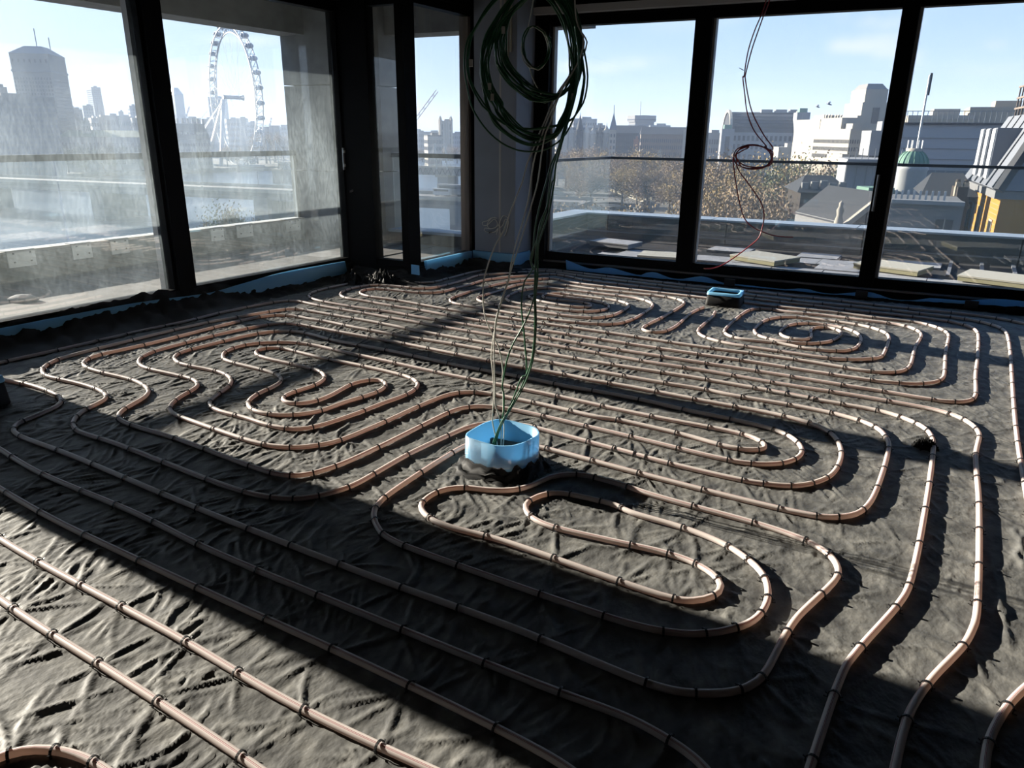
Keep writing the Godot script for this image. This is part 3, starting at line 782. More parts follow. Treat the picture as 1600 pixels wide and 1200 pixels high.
	pipe(all, [1751, -6631, 1655, -6502, 1570, -6367, 1377, -5972, 1285, -5818, 1235, -5757, 1190, -5723, 1141, -5710, 1095, -5723, 1072, -5746, 1059, -5776, 1056, -5810, 1070, -5864, 1107, -5933, 1303, -6234, 1578, -6722, 1601, -6776, 1613, -6832, 1612, -6889, 1596, -6943, 1578, -6977, 1541, -7022, 1464, -7082, 1360, -7141, 895, -7373, 564, -7597, 418, -7660, 341, -7681, 263, -7693, 186, -7687, 133, -7668, 70, -7624, 20, -7564, -168, -7235, -310, -7019, -331, -6965, -339, -6927, -338, -6871, -328, -6835, -312, -6801, -277, -6755, -160, -6648, 93, -6488, 324, -6330, 462, -6249, 570, -6199, 645, -6178, 702, -6178, 739, -6186, 792, -6209, 867, -6271, 936, -6368, 1021, -6526, 1058, -6618, 1071, -6693, 1060, -6768, 1023, -6834, 969, -6890, 889, -6949, 527, -7158, 474, -7178, 439, -7182, 404, -7176, 371, -7162, 316, -7114, 292, -7066, 288, -7015, 298, -6982, 317, -6952, 358, -6914, 408, -6885, 629, -6801, 687, -6754, 714, -6708, 721, -6675, 718, -6643, 692, -6605, 649, -6587, 578, -6595, 506, -6625, 405, -6689, 296, -6776, 228, -6847, 178, -6931, 156, -7005, 160, -7077, 184, -7120, 209, -7138, 258, -7146, 312, -7136, 383, -7105, 765, -6851, 821, -6798, 853, -6750, 877, -6677, 877, -6601, 852, -6529, 819, -6484, 774, -6448, 704, -6418, 627, -6407, 551, -6418, 461, -6457, 138, -6656, 40, -6724, -14, -6779, -50, -6846, -59, -6883, -63, -6941, -45, -7037, -3, -7149, 62, -7272, 138, -7362, 184, -7398, 235, -7425, 271, -7435, 327, -7438, 422, -7417, 550, -7363, 1091, -7059, 1186, -6989, 1226, -6945, 1259, -6897, 1294, -6806, 1299, -6768, 1297, -6710, 1263, -6597, 1142, -6345, 1033, -6155, 950, -6042, 908, -6001, 860, -5971, 824, -5958, 767, -5951, 708, -5954, 630, -5969, 553, -5992, 461, -6030, 319, -6103, 147, -6206, -280, -6502, -482, -6630, -539, -6681, -577, -6746, -594, -6820, -590, -6877, -575, -6934, -536, -7024, -455, -7186, -405, -7272, -152, -7631, -97, -7689, -37, -7741, 111, -7843, 339, -7960, 392, -7973, 427, -7972, 460, -7961, 503, -7929, 591, -7804, 646, -7747, 724, -7685, 841, -7609, 1739, -7126, 2320, -6772, 2878, -6501, 2963, -6449, 3176, -6301, 3373, -6205, 3423, -6175, 3467, -6137, 3500, -6091, 3522, -6037, 3538, -5961, 3539, -5882, 3529, -5824, 3504, -5749, 3469, -5678, 3189, -5216, 2881, -4678, 2837, -4612, 2768, -4542, 2700, -4502, 2605, -4477, 2527, -4478, 2412, -4508, 2285, -4567, 1680, -4919, 1450, -5040, 612, -5510, 6, -5861, -423, -6118, -574, -6216, -853, -6410, -1146, -6582, -1363, -6725, -1552, -6832, -1595, -6872, -1639, -6935, -1667, -7008, -1680, -7086, -1681, -7145, -1672, -7203, -1627, -7312, -1585, -7379, -1547, -7424, -1503, -7462, -1454, -7489, -1381, -7499, -1305, -7485, -1191, -7447, -1029, -7374, -973, -7359, -898, -7361, -828, -7388, -797, -7410, -757, -7452, -663, -7589, -525, -7830, -425, -8047, -368, -8124, -338, -8147, -286, -8173, 49, -8297, 255, -8412, 310, -8426, 347, -8426, 402, -8412, 453, -8386, 851, -8085, 1051, -7952, 1272, -7814, 1912, -7443, 2452, -7139, 2819, -6896, 2926, -6843, 3132, -6766, 3223, -6725, 3783, -6415, 3917, -6330, 3987, -6261, 4019, -6212, 4051, -6140, 4066, -6083, 4072, -6025, 4066, -5967, 4051, -5910, 3988, -5764, 2791, -3800, 2434, -3197, 2055, -2538],
		"pink heating pipe in tight ovals between the small far box and the grey column", "the oval-loop pipe near the column")
	pipe(all, [-3467, -4622, -3427, -4713, -3242, -4998, -2930, -5534, -2682, -5897, -2538, -6183, -2454, -6319, -2323, -6495, -2203, -6629, -2126, -6686, -2074, -6702, -2038, -6702, -2003, -6694, -1952, -6668, -1793, -6550, -1607, -6433, -1208, -6203, -972, -6052, -442, -5730, 658, -5073, 978, -4869, 1331, -4681, 1794, -4401, 2109, -4227, 2423, -4030, 2467, -3991, 2504, -3945, 2522, -3911, 2537, -3855, 2538, -3796, 2530, -3737, 2512, -3680, 2487, -3626, 2310, -3360, 2004, -2820, 1535, -2051, 1486, -1988, 1418, -1915, 1220, -1747, 1108, -1633, 1047, -1554, 891, -1321],
		"pink heating pipe shaded along the dusty doors, then down the outer floor edge", "the pipe hugging the dusty doors")
	pipe(all, [696, -1345, 994, -1795, 1061, -1870, 1317, -2123, 1394, -2214, 1737, -2755, 2163, -3479, 2206, -3569, 2232, -3644, 2241, -3702, 2238, -3761, 2215, -3837, 2179, -3907, 2142, -3954, 2082, -4005, 1825, -4159, 1573, -4323, 1843, -4151, 1624, -4297, 1368, -4453, 1194, -4552, 681, -4823, -303, -5400, -764, -5680, -1146, -5936, -1558, -6183, -1869, -6359, -1922, -6374, -1958, -6374, -1991, -6365, -2038, -6336, -2392, -5986, -2485, -5882, -2544, -5802, -3076, -4863, -3098, -4788, -3103, -4729, -3095, -4651, -3070, -4576, -3017, -4493, -2960, -4439, -2893, -4398, -2694, -4303, -2572, -4236, -2474, -4167, -2405, -4097, -2377, -4046, -2369, -4009, -2371, -3971, -2391, -3856, -2389, -3796, -2378, -3738, -2359, -3682, -2332, -3629, -2269, -3553, -2204, -3507, -2046, -3422, -1874, -3319, -1298, -2957, -1140, -2871, -1027, -2832, -929, -2822, -852, -2841, -767, -2893, -722, -2932, -685, -2979, -496, -3308, -270, -3613, -229, -3657, -181, -3691, -127, -3714, -88, -3720, 10, -3708, 67, -3690, 120, -3663, 687, -3274, 504, -3404, 722, -3247, 876, -3153, 1033, -3066, 1106, -3034, 1183, -3012, 1262, -3002, 1320, -3011, 1393, -3041, 1474, -3099, 1526, -3159, 1601, -3277, 1651, -3386, 1685, -3501, 1696, -3599, 1686, -3678, 1653, -3749, 1604, -3811, 1530, -3877, 1414, -3957, 1154, -4105, 794, -4321, 514, -4477, 366, -4575, 15, -4765, -829, -5302, -1264, -5550, -1622, -5768, -1764, -5839, -1821, -5854, -1858, -5856, -1896, -5851, -1950, -5832, -2030, -5776, -2083, -5718, -2280, -5466, -2346, -5366, -2524, -5054, -2556, -4961, -2563, -4883, -2555, -4825, -2527, -4752, -2482, -4687, -2441, -4645, -2359, -4589, -2059, -4429, -2011, -4394, -1972, -4351, -1944, -4300, -1933, -4244, -1957, -4069, -1956, -3989, -1947, -3930, -1927, -3875, -1906, -3842, -1866, -3798, -1820, -3761, -1404, -3483, -1283, -3414, -1209, -3383, -1132, -3365, -1072, -3365, -1014, -3377, -925, -3419, -893, -3444, -853, -3487, -691, -3716, -497, -4018, -401, -4146, -357, -4185, -323, -4204, -286, -4216, -228, -4220, -170, -4209, -115, -4186, 180, -4019, 482, -3825, 581, -3786, 631, -3760, 918, -3577, 1057, -3464, 1124, -3422, 1181, -3403, 1238, -3400, 1270, -3414, 1281, -3426, 1292, -3459, 1290, -3496, 1267, -3548, 1228, -3592, 1163, -3639, 794, -3840, 251, -4178, -357, -4525, -1189, -5043, -1439, -5208, -1546, -5261, -1642, -5286, -1721, -5291, -1799, -5280, -1875, -5257, -1942, -5218, -1983, -5177, -2020, -5109, -2037, -5033, -2035, -4974, -2006, -4881, -1986, -4848, -1947, -4805, -1883, -4758, -1577, -4570, -1518, -4518, -1484, -4470, -1458, -4396, -1456, -4338, -1469, -4281, -1522, -4132, -1531, -4033, -1520, -3976, -1505, -3940, -1484, -3906, -1444, -3863, -1377, -3822, -1320, -3806, -1281, -3801, -1241, -3802, -1183, -3814, -1129, -3836, -1096, -3858, -1054, -3900, -975, -4014, -869, -4134, -822, -4198, -797, -4251, -788, -4289, -786, -4327, -793, -4365, -821, -4411, -849, -4429, -882, -4432, -932, -4411, -975, -4372, -1008, -4323, -1086, -4119, -1139, -4036, -1184, -4001, -1220, -3989, -1276, -3991, -1309, -4007, -1341, -4049, -1349, -4085, -1345, -4122, -1322, -4175, -1243, -4289, -1209, -4361, -1197, -4438, -1214, -4513, -1253, -4581, -1324, -4649, -1652, -4841, -1733, -4898, -1777, -4937, -1810, -4984, -1825, -5036, -1816, -5086, -1782, -5121, -1749, -5133, -1713, -5135, -1677, -5129, -1642, -5114, -1378, -4938, -964, -4695, -778, -4578, -681, -4507, -628, -4449, -595, -4379, -588, -4321, -607, -4225, -663, -4120, -749, -4009, -849, -3860, -948, -3735, -1016, -3661, -1079, -3615, -1115, -3603, -1154, -3600, -1193, -3606, -1249, -3626, -1320, -3662, -1453, -3750, -1644, -3859, -1715, -3927, -1749, -3996, -1757, -4074, -1743, -4233, -1743, -4292, -1761, -4369, -1796, -4440, -1845, -4502, -1905, -4553, -1991, -4604, -2170, -4692, -2251, -4748, -2291, -4792, -2323, -4841, -2345, -4895, -2351, -4933, -2346, -4989, -2315, -5060, -2078, -5406, -2017, -5484, -1960, -5540, -1895, -5582, -1821, -5603, -1743, -5604, -1686, -5592, -1615, -5558, -1327, -5345, -893, -5097, -354, -4751, 101, -4499, 339, -4353, 571, -4236, 777, -4114, 1004, -3951, 1275, -3780, 1385, -3694, 1425, -3650, 1454, -3598, 1471, -3542, 1474, -3463, 1462, -3405, 1437, -3351, 1400, -3305, 1354, -3268, 1301, -3243, 1243, -3231, 1183, -3231, 1125, -3243, 1052, -3274, 948, -3334, 530, -3609, 89, -3884, 0, -3928, -75, -3956, -153, -3971, -212, -3968, -249, -3957, -284, -3939, -314, -3915, -353, -3870, -652, -3397, -762, -3230, -811, -3167, -866, -3109, -912, -3071, -966, -3048, -1005, -3045, -1081, -3064, -1187, -3119, -1656, -3425, -2055, -3653, -2130, -3717, -2166, -3785, -2176, -3863, -2161, -4022, -2162, -4081, -2181, -4157, -2221, -4225, -2287, -4299, -2379, -4375, -2447, -4416, -2696, -4545, -2810, -4624, -2850, -4667, -2880, -4717, -2898, -4772, -2902, -4810, -2893, -4865, -2869, -4917, -2668, -5215, -2272, -5887, -2205, -5986, -2142, -6063, -2083, -6113, -2032, -6137, -1958, -6143, -1865, -6119, -1812, -6092, -1677, -6008, -1536, -5933, -1239, -5732, -769, -5466, -381, -5257, 724, -4573, 968, -4436, 1200, -4320, 1324, -4231, 1671, -4035, 1820, -3933, 1879, -3879, 1931, -3820, 1969, -3751, 1983, -3675, 1964, -3559, 1929, -3466, 1566, -2868, 1473, -2764, 1441, -2741, 1386, -2720, 1327, -2713, 1288, -2717, 1196, -2755, 577, -3123, 175, -3385, -19, -3486, -57, -3496, -95, -3497, -150, -3478, -211, -3428, -261, -3366, -519, -2893, -550, -2819, -566, -2741, -564, -2702, -550, -2644, -527, -2588, -497, -2537, -440, -2482, -289, -2384, 334, -2023, 463, -1969, 560, -1951, 620, -1954, 679, -1966, 770, -2005, 828, -2058, 880, -2144, 906, -2239, 907, -2299, 900, -2338, 862, -2430, 818, -2496, 747, -2567, 668, -2628, 501, -2737, 451, -2792, 421, -2814, 260, -2892, 222, -2902, 184, -2903, 132, -2879, 77, -2823, 64, -2787, 68, -2730, 82, -2693, 105, -2661, 166, -2610, 382, -2509, 567, -2431, 636, -2391, 681, -2353, 727, -2288, 739, -2251, 738, -2212, 722, -2178, 694, -2151, 659, -2134, 621, -2125, 581, -2128, 526, -2150, -34, -2497, -232, -2593, -313, -2650, -360, -2714, -378, -2770, -368, -2826, -327, -2894, -281, -2929, -244, -2942, -205, -2946, -68, -2923, 11, -2929, 81, -2965, 182, -3059, 236, -3083, 274, -3091, 332, -3084, 385, -3059, 504, -2985, 596, -2912, 695, -2845, 1002, -2656, 1111, -2569, 1152, -2526, 1185, -2476, 1202, -2420, 1203, -2360, 1187, -2304, 1154, -2254, 944, -2040, 882, -1962, 756, -1781, 716, -1738, 683, -1716, 627, -1695, 528, -1689, 469, -1698, 396, -1728, 22, -1961, -501, -2254, -1071, -2587, -2193, -3282, -2504, -3464, -2580, -3527, -2613, -3575, -2626, -3611, -2627, -3667, -2585, -3819, -2578, -3897, -2584, -3935, -2607, -3989, -2670, -4064, -2731, -4116, -2812, -4174, -2932, -4247, -3021, -4292, -3302, -4394, -3516, -4443],
		"longest pink heating pipe, folded in many loops round the open blue floor box", "the main pipe round the blue box")
	pipe(all, [-2747, -3462, -2529, -3318, -2320, -3162, -2138, -3037, -1517, -2667, -1165, -2435, -664, -2138, 124, -1696, 319, -1593, 399, -1533, 456, -1477, 490, -1427, 526, -1334],
		"straight pink heating pipe fully in shade, beside the main loops", "the first straight shaded pipe")
	pipe(all, [-2518, -3089, -2091, -2790, -1771, -2582, -1237, -2262, -473, -1820, 57, -1493, 153, -1421, 252, -1321],
		"straight pink heating pipe on the line between shade and sun", "the half-shaded straight pipe")
	pipe(all, [-2319, -2723, -1872, -2417, -1032, -1907, -539, -1599, 11, -1310],
		"straight sunlit pink pipe with a red stripe, next to the shade line", "the red-striped straight pipe")
	pipe(all, [-2010, -2296, -1591, -2017, -1126, -1733, -615, -1411, -431, -1287],
		"straight sunlit pink pipe crossing the bottom left corner", "the bottom corner straight pipe")
	pipe(all, [-1322, -1345, -1302, -1401, -1277, -1431, -1224, -1457, -1165, -1461, -1105, -1451, -1030, -1424, -855, -1324],
		"short curved piece of pink pipe arching at the bottom left edge", "the short arched corner pipe")
	pipe(all, [1713, -1847, 1514, -1743, 1446, -1698, 1366, -1634, 1251, -1518, 1123, -1333],
		"pink heating pipe curving into view low at the right edge", "the curved right-edge pipe")
	pipe_lines = all
	clips(all)

func pipe(all: Array, mm: Array, label: String, short: String):
	var pts := PackedVector3Array()
	for i in range(0, mm.size(), 2): pts.append(Vector3(mm[i] * 0.001, 0.014, mm[i + 1] * 0.001))
	var line := spline(pts, 0.02)
	for i in line.size(): line[i].y = 0.0120 + 0.0010 * sin(i * 0.11)
	var o := piece(self, "heating_pipe", tube(line, 0.0118, 12, false, 0.012), M.pipe)
	tag(o, label, "pipe", "pink heating pipes on the membrane")
	all.append([line, short])

func clip_mesh() -> ArrayMesh:
	# a plastic staple bent over the pipe, with a barbed leg on each side; the pipe runs along z
	var st := begin()
	var prof := []
	for k in 9:
		var f := PI * k / 8.0
		prof.append(Vector2(-cos(f) * 0.0145, 0.0145 + sin(f) * 0.0145))
	prof.push_front(Vector2(-0.0145, -0.002)); prof.append(Vector2(0.0145, -0.002))
	for i in prof.size() - 1:
		var p: Vector2 = prof[i]; var q: Vector2 = prof[i + 1]
		var m := (p + q) / 2 - Vector2(0, 0.0145)
		var n := (q - p).orthogonal().normalized()
		if n.dot(m) < 0: n = -n
		if i == 0 or i == prof.size() - 2: n = Vector2(signf(p.x), 0)
		box8(st, Vector3(p.x, p.y, -0.0035), Vector3(q.x - p.x, q.y - p.y, 0), Vector3(n.x, n.y, 0) * 0.0028, Vector3(0, 0, 0.007))
	for s in [-1.0, 1.0]:
		box8(st, Vector3(s * 0.0165, 0.0, -0.002), Vector3(s * 0.010, 0.003, 0), Vector3(0, 0.0025, 0), Vector3(0, 0, 0.004))
		box8(st, Vector3(s * 0.0155, 0.012, -0.002), Vector3(s * 0.008, 0.004, 0), Vector3(0, 0.0025, 0), Vector3(0, 0, 0.004))
	return done(st)

func clips(all: Array):
	rng.seed = 5
	var me := clip_mesh()
	var cam: Camera3D = get_node("camera")
	var inv := cam.transform.affine_inverse()
	var seen := []
	for p in all:
		var line: PackedVector3Array = p[0]
		var next := 0.12; var run := 0.0; var count := 0
		for i in range(1, line.size() - 6):
			run += line[i].distance_to(line[i - 1])
			if run < next: continue
			var d := (line[i + 1] - line[i - 1]).normalized()
			var e := (line[mini(i + 9, line.size() - 1)] - line[mini(i + 7, line.size() - 2)]).normalized()
			var bend := 1.0 - d.dot(e)
			next = run + (rng.randf_range(0.08, 0.14) if bend > 0.05 else rng.randf_range(0.13, 0.20) if bend > 0.01 else rng.randf_range(0.22, 0.34))
			count += 1
			var side := d.cross(UP).normalized()
			side = (side + d * rng.randf_range(-0.12, 0.12)).normalized()
			var at := Vector3(line[i].x, line[i].y - 0.0145, line[i].z)
			clip_marks.append([at, side])
			var l := inv * at
			if l.z > -0.4 or absf(l.x / l.z) > 0.72 or absf(l.y / l.z) > 0.54: continue
			seen.append([-l.z, Transform3D(Basis(side, UP, side.cross(UP)), at), "black clip on %s, %d%s from its far end" % [p[1], count, "th" if count % 100 > 10 and count % 100 < 14 else ["th", "st", "nd", "rd", "th", "th", "th", "th", "th", "th"][count % 10]]])
	seen.sort_custom(func(a, b): return a[0] < b[0])
	for k in mini(300, seen.size()):
		var o := piece(self, "pipe_clip", me, M.clip_black)
		o.transform = seen[k][1]
		tag(o, seen[k][2], "clip", "black clips pinning the pink pipes")
	if seen.size() > 300:
		var mm := MultiMesh.new(); mm.transform_format = MultiMesh.TRANSFORM_3D; mm.mesh = me; mm.instance_count = seen.size() - 300
		for k in range(300, seen.size()): mm.set_instance_transform(k - 300, seen[k][1])
		var mi := MultiMeshInstance3D.new(); mi.name = "distant_pipe_clips"; mi.multimesh = mm; mi.material_override = M.clip_black; add_child(mi)
		tag(mi, "tiny black clips along the pipe runs far across the floor", "clips", "", "stuff")

# ------------------------------------------------------------------ foam strips and floor boxes
func foam_wave(line: Array, thick: float) -> ArrayMesh:                    # line: [plan point, bottom, top]
	var base := PackedVector3Array(); var top := PackedVector3Array()
	for l in line:
		base.append(l[0] + UP * l[1]); top.append(l[0] + UP * l[2] - EL * 0.03)
	var p := spline(base, 0.05); var q := PackedVector3Array()
	# resample the top with as many points
	var raw := spline(top, 0.01)
	for i in p.size(): q.append(raw[int(float(i) / (p.size() - 1) * (raw.size() - 1))])
	var st := begin(true)
	for i in p.size() - 1:
		var d := (p[i + 1] - p[i]).normalized()
		var n := d.cross(UP).normalized() * thick
		quad(st, p[i], p[i + 1], q[i + 1], q[i]); quad(st, p[i + 1] - n, p[i] - n, q[i] - n, q[i + 1] - n)
		quad(st, q[i], q[i + 1], q[i + 1] - n, q[i] - n)
	return done(st)

func foam_and_boxes():
	var line := []
	for s in [[-3.886, 0.0, 0.134], [-3.726, 0.0, 0.088], [-3.561, 0.0, 0.055], [-3.372, 0.0, 0.089], [-3.108, 0.0, 0.048], [-2.997, 0.0, 0.036], [-2.92, 0.0, 0.072], [-2.834, 0.0, 0.083], [-2.747, 0.0, 0.059], [-2.639, 0.0, 0.034], [-2.527, 0.0, 0.037], [-2.406, 0.0, 0.069], [-2.312, 0.0, 0.084], [-2.215, 0.0, 0.066], [-2.092, 0.0, 0.036], [-1.96, 0.0, 0.035], [-1.798, 0.0, 0.034], [-1.687, 0.0, 0.03], [-1.572, 0.0, 0.03], [-1.459, 0.0, 0.03], [-1.341, 0.0, 0.049], [-1.238, 0.0, 0.049], [-1.144, 0.0, 0.03], [-0.99, 0.0, 0.03], [-0.854, 0.0, 0.055], [-0.708, 0.0, 0.079], [-0.616, 0.0, 0.064], [-0.499, 0.0, 0.032], [-0.408, 0.0, 0.03], [-0.281, 0.0, 0.042], [-0.178, 0.0, 0.071], [-0.03, 0.0, 0.075], [0.125, 0.0, 0.079], [0.273, 0.0, 0.106], [0.42, 0.0, 0.122], [0.762, 0.0, 0.111], [1.274, 0.0, 0.088]]: line.append([W(s[0], 7.96), s[1], s[2]])
	var o := thing("foam_strip", "long wavy blue foam edging strip standing along the foot of the clear sliding doors", "foam strip", Vector3.ZERO)
	piece(o, "strip", foam_wave(line, 0.008), M.foam_blue)
	for s in [-2.027, -0.76, 0.171]:
		piece(o, "tape", bxm(W(s, 7.925, 0.05), Vector3(0.11, 0.07, 0.014), atan2(-ER.z, ER.x)), M.tape_black)
	o = thing("foam_strip", "blue foam edging strip slumped along the sill of the dusty doors", "foam strip", Vector3.ZERO)
	line = []
	for s in [[1.9, 0.02, 0.165], [3.0, 0.02, 0.17], [4.0, 0.02, 0.165], [4.7, 0.02, 0.13], [5.0, 0.03, 0.15], [5.5, 0.03, 0.185], [6.0, 0.04, 0.185], [6.4, 0.05, 0.18]]: line.append([W(-5.68, s[0]), s[1], s[2]])
	piece(o, "strip", foam_wave(line, 0.008), M.foam_blue)
	o = thing("foam_strip", "bright blue foam strip laid straight under the corner pane, ending at the grey column", "foam strip", Vector3.ZERO)
	var st := begin()
	box8(st, W(-4.985, 6.80, 0.03), EL * 0.88, UP * 0.155, ER * 0.03)
	piece(o, "strip", done(st), M.foam_blue)
	o = thing("foam_strip", "short blue foam strip wrapped round the foot of the grey column", "foam strip", Vector3.ZERO)
	st = begin(); prism(st, [W(-4.935, 7.66), W(-4.36, 7.615), W(-4.375, 8.0), W(-4.395, 8.0), W(-4.38, 7.64), W(-4.935, 7.69)], 0.03, 0.195)
	piece(o, "strip", done(st), M.foam_blue)
	o = thing("foam_offcut", "small square pale blue foam offcut standing in front of the corner post", "foam offcut", W(-4.93, 6.50, 0.0))
	st = begin(); box8(st, UP * 0.09, ER * 0.11 - EL * 0.02, UP * 0.10, EL * 0.012); piece(o, "slab", done(st), M.foam_blue)
	floor_box_open()
	# small box by the clear doors: black tray with a blue foam lining
	small_box(W(-1.83, 7.06), 0.30, 0.26, 0.125, "black membrane-wrapped floor box with folded blue foam lining, below the red cable", atan2(-ER.z, ER.x))
	small_box(W(-4.666, 2.124), 0.34, 0.34, 0.17, "blue foam floor box cut off at the left edge beside the shaded pipe loop", atan2(-ER.z, ER.x) + 0.2)

func ring(st: SurfaceTool, outer: PackedVector3Array, thick: float, h0: float, h1: float, lean := 0.0):
	var n := outer.size()
	var c := Vector3.ZERO
	for p in outer: c += p / n
	for i in n:
		var p := outer[i]; var q := outer[(i + 1) % n]
		var pi_ := p + (c - p).normalized() * thick; var qi := q + (c - q).normalized() * thick
		var po := p + (p - c).normalized() * lean; var qo := q + (q - c).normalized() * lean
		var b := UP * h0; var t := UP * h1
		var a := [po + b, qo + b, q + t, p + t, pi_ + t, qi + t, pi_ + b, qi + b]
		var out := (q - p).cross(UP)
		if out.dot(p - c) > 0:
			quad(st, a[0], a[1], a[2], a[3]); quad(st, a[3], a[2], a[5], a[4]); quad(st, a[7], a[6], a[4], a[5])
		else:
			quad(st, a[1], a[0], a[3], a[2]); quad(st, a[2], a[3], a[4], a[5]); quad(st, a[6], a[7], a[5], a[4])

func floor_box_open():
	var plan := PackedVector3Array()
	for s in [[-1.835, 2.745], [-1.64, 2.71], [-1.575, 2.745], [-1.545, 2.81], [-1.535, 2.935], [-1.60, 3.01], [-1.755, 3.03], [-1.815, 3.01], [-1.84, 2.93]]: plan.append(W(s[0], s[1]))
	var rim := PackedVector3Array()
	for i in plan.size():
		for k in 5: rim.append(plan[i].lerp(plan[(i + 1) % plan.size()], k / 5.0))
	for pass_ in 2:
		var soft := rim.duplicate()
		for i in rim.size(): soft[i] = (rim[(i - 1 + rim.size()) % rim.size()] + rim[i] * 2.0 + rim[(i + 1) % rim.size()]) / 4.0
		rim = soft
	var c := W(-1.69, 2.88)
	var o := thing("floor_box", "open blue foam floor box in the middle of the floor, cables running into it", "floor box", c)
	var loc := PackedVector3Array()
	for p in rim: loc.append(p - c)
	var st := begin(true); ring(st, loc, 0.008, 0.045, 0.172)
	piece(o, "foam_wall", done(st), M.foam_blue)
	st = begin(); ring(st, loc, 0.003, 0.06, 0.174, 0.004)
	piece(o, "clear_film", done(st), M.film)
	st = begin()                                                       # steel tray inside
	var e := atan2(-ER.z, ER.x)
	bx(st, Vector3(0, 0.025, 0), Vector3(0.26, 0.05, 0.24), e)
	piece(o, "steel_tray", done(st), M.box_steel)
	st = begin(); bx(st, Vector3(0.03, 0.055, 0.01), Vector3(0.05, 0.02, 0.06), e); piece(o, "cable_entry", done(st), M.tape_black)
	st = begin()
	for k in 2: bar(st, Basis(UP, e) * Vector3(-0.12, 0.07, -0.09 + 0.18 * k), Basis(UP, e) * Vector3(0.12, 0.07, -0.09 + 0.18 * k), 0.02, 0.03)
	piece(o, "tray_lip", done(st), M.plaster)
	st = begin(true)
	var n := FastNoiseLite.new(); n.seed = 31; n.frequency = 1.0; n.fractal_octaves = 3
	var g := []
	var m := loc.size()
	for k in 13:
		var row := []
		for i in m + 1:
			var p := loc[i % m]; var t := k / 12.0
			var f := atan2(p.x, p.z)
			var cr := (n.get_noise_2d(cos(f) * 9.0 + t * 3.0, sin(f) * 9.0) * 0.05 + n.get_noise_2d(cos(f) * 24.0 + t * 9.0, sin(f) * 24.0) * 0.03) * sin(PI * minf(t * 1.3, 1.0))
			var out := p.normalized()
			row.append(p * (1.0 + 0.02) + out * (0.11 * t * t * (1.0 + 0.6 * n.get_noise_2d(cos(f) * 2.0, sin(f) * 2.0 + 9.0)) + absf(cr) * 0.5) + UP * maxf((0.065 + 0.04 * n.get_noise_1d(f * 3.0)) * pow(1.0 - t, 1.8) - 0.006 + cr * 0.5, -0.011))
		g.append(row)
	for k in 12:
		for i in m: quad(st, g[k + 1][i], g[k + 1][i + 1], g[k][i + 1], g[k][i])
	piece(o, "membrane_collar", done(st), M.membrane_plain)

func small_box(c: Vector3, w: float, d: float, h: float, label: String, turn: float):
	var o := thing("floor_box", label, "floor box", c, turn)
	var plan := PackedVector3Array()
	for k in 4:
		var sx := [-1.0, 1.0, 1.0, -1.0][k] as float; var sz := [1.0, 1.0, -1.0, -1.0][k] as float
		for j in 4:
			var f := PI / 2 * j / 3.0 + PI / 2 * k
			plan.append(Vector3(sx * (w / 2 - 0.03) + 0.03 * sin(f - PI / 2), 0, sz * (d / 2 - 0.03) + 0.03 * cos(f - PI / 2)))
	var st := begin(true); ring(st, plan, 0.012, 0.0, h * 0.8, 0.012); piece(o, "black_wrap", done(st), M.membrane_plain)
	st = begin(true); ring(st, plan, 0.03, h * 0.78, h * 0.98, 0.006); piece(o, "foam_rim", done(st), M.foam_blue)
	st = begin()
	var inner := []
	for p in plan: inner.append(p * 0.86)
	prism(st, inner, 0.01, h * 0.45); piece(o, "foam_base", done(st), M.foam_dark)
	st = begin(); bx(st, Vector3(w * 0.47, h * 0.9, -d * 0.2), Vector3(0.016, h * 0.22, d * 0.4)); piece(o, "folded_flap", done(st), M.foam_blue)
	piece(o, "membrane_skirt", bunch(Vector3.ZERO, w * 0.85, 0.02, 12), M.membrane_plain)

# ------------------------------------------------------------------ cables
func strand(o: Node3D, called: String, pts: PackedVector3Array, r: float, m: Material, closed := false, sides := 8):
	return piece(o, called, tube(spline(pts, 0.02, closed), r, sides, closed), m)

func flat(mm: Array, z: float) -> PackedVector3Array:
	var out := PackedVector3Array()
	for i in range(0, mm.size(), 2): out.append(Vector3(mm[i] * 0.001, mm[i + 1] * 0.001, z))
	return out

func jitter(p: PackedVector3Array, amount: float, seed_: int, dx := 0.0, dy := 0.0) -> PackedVector3Array:
	var n := FastNoiseLite.new(); n.seed = seed_; n.frequency = 0.35
	var out := PackedVector3Array()
	for i in p.size():
		out.append(p[i] + Vector3(dx + amount * n.get_noise_1d(i), dy + amount * n.get_noise_1d(i + 100), 2.2 * amount * n.get_noise_1d(i + 200)))
	return out

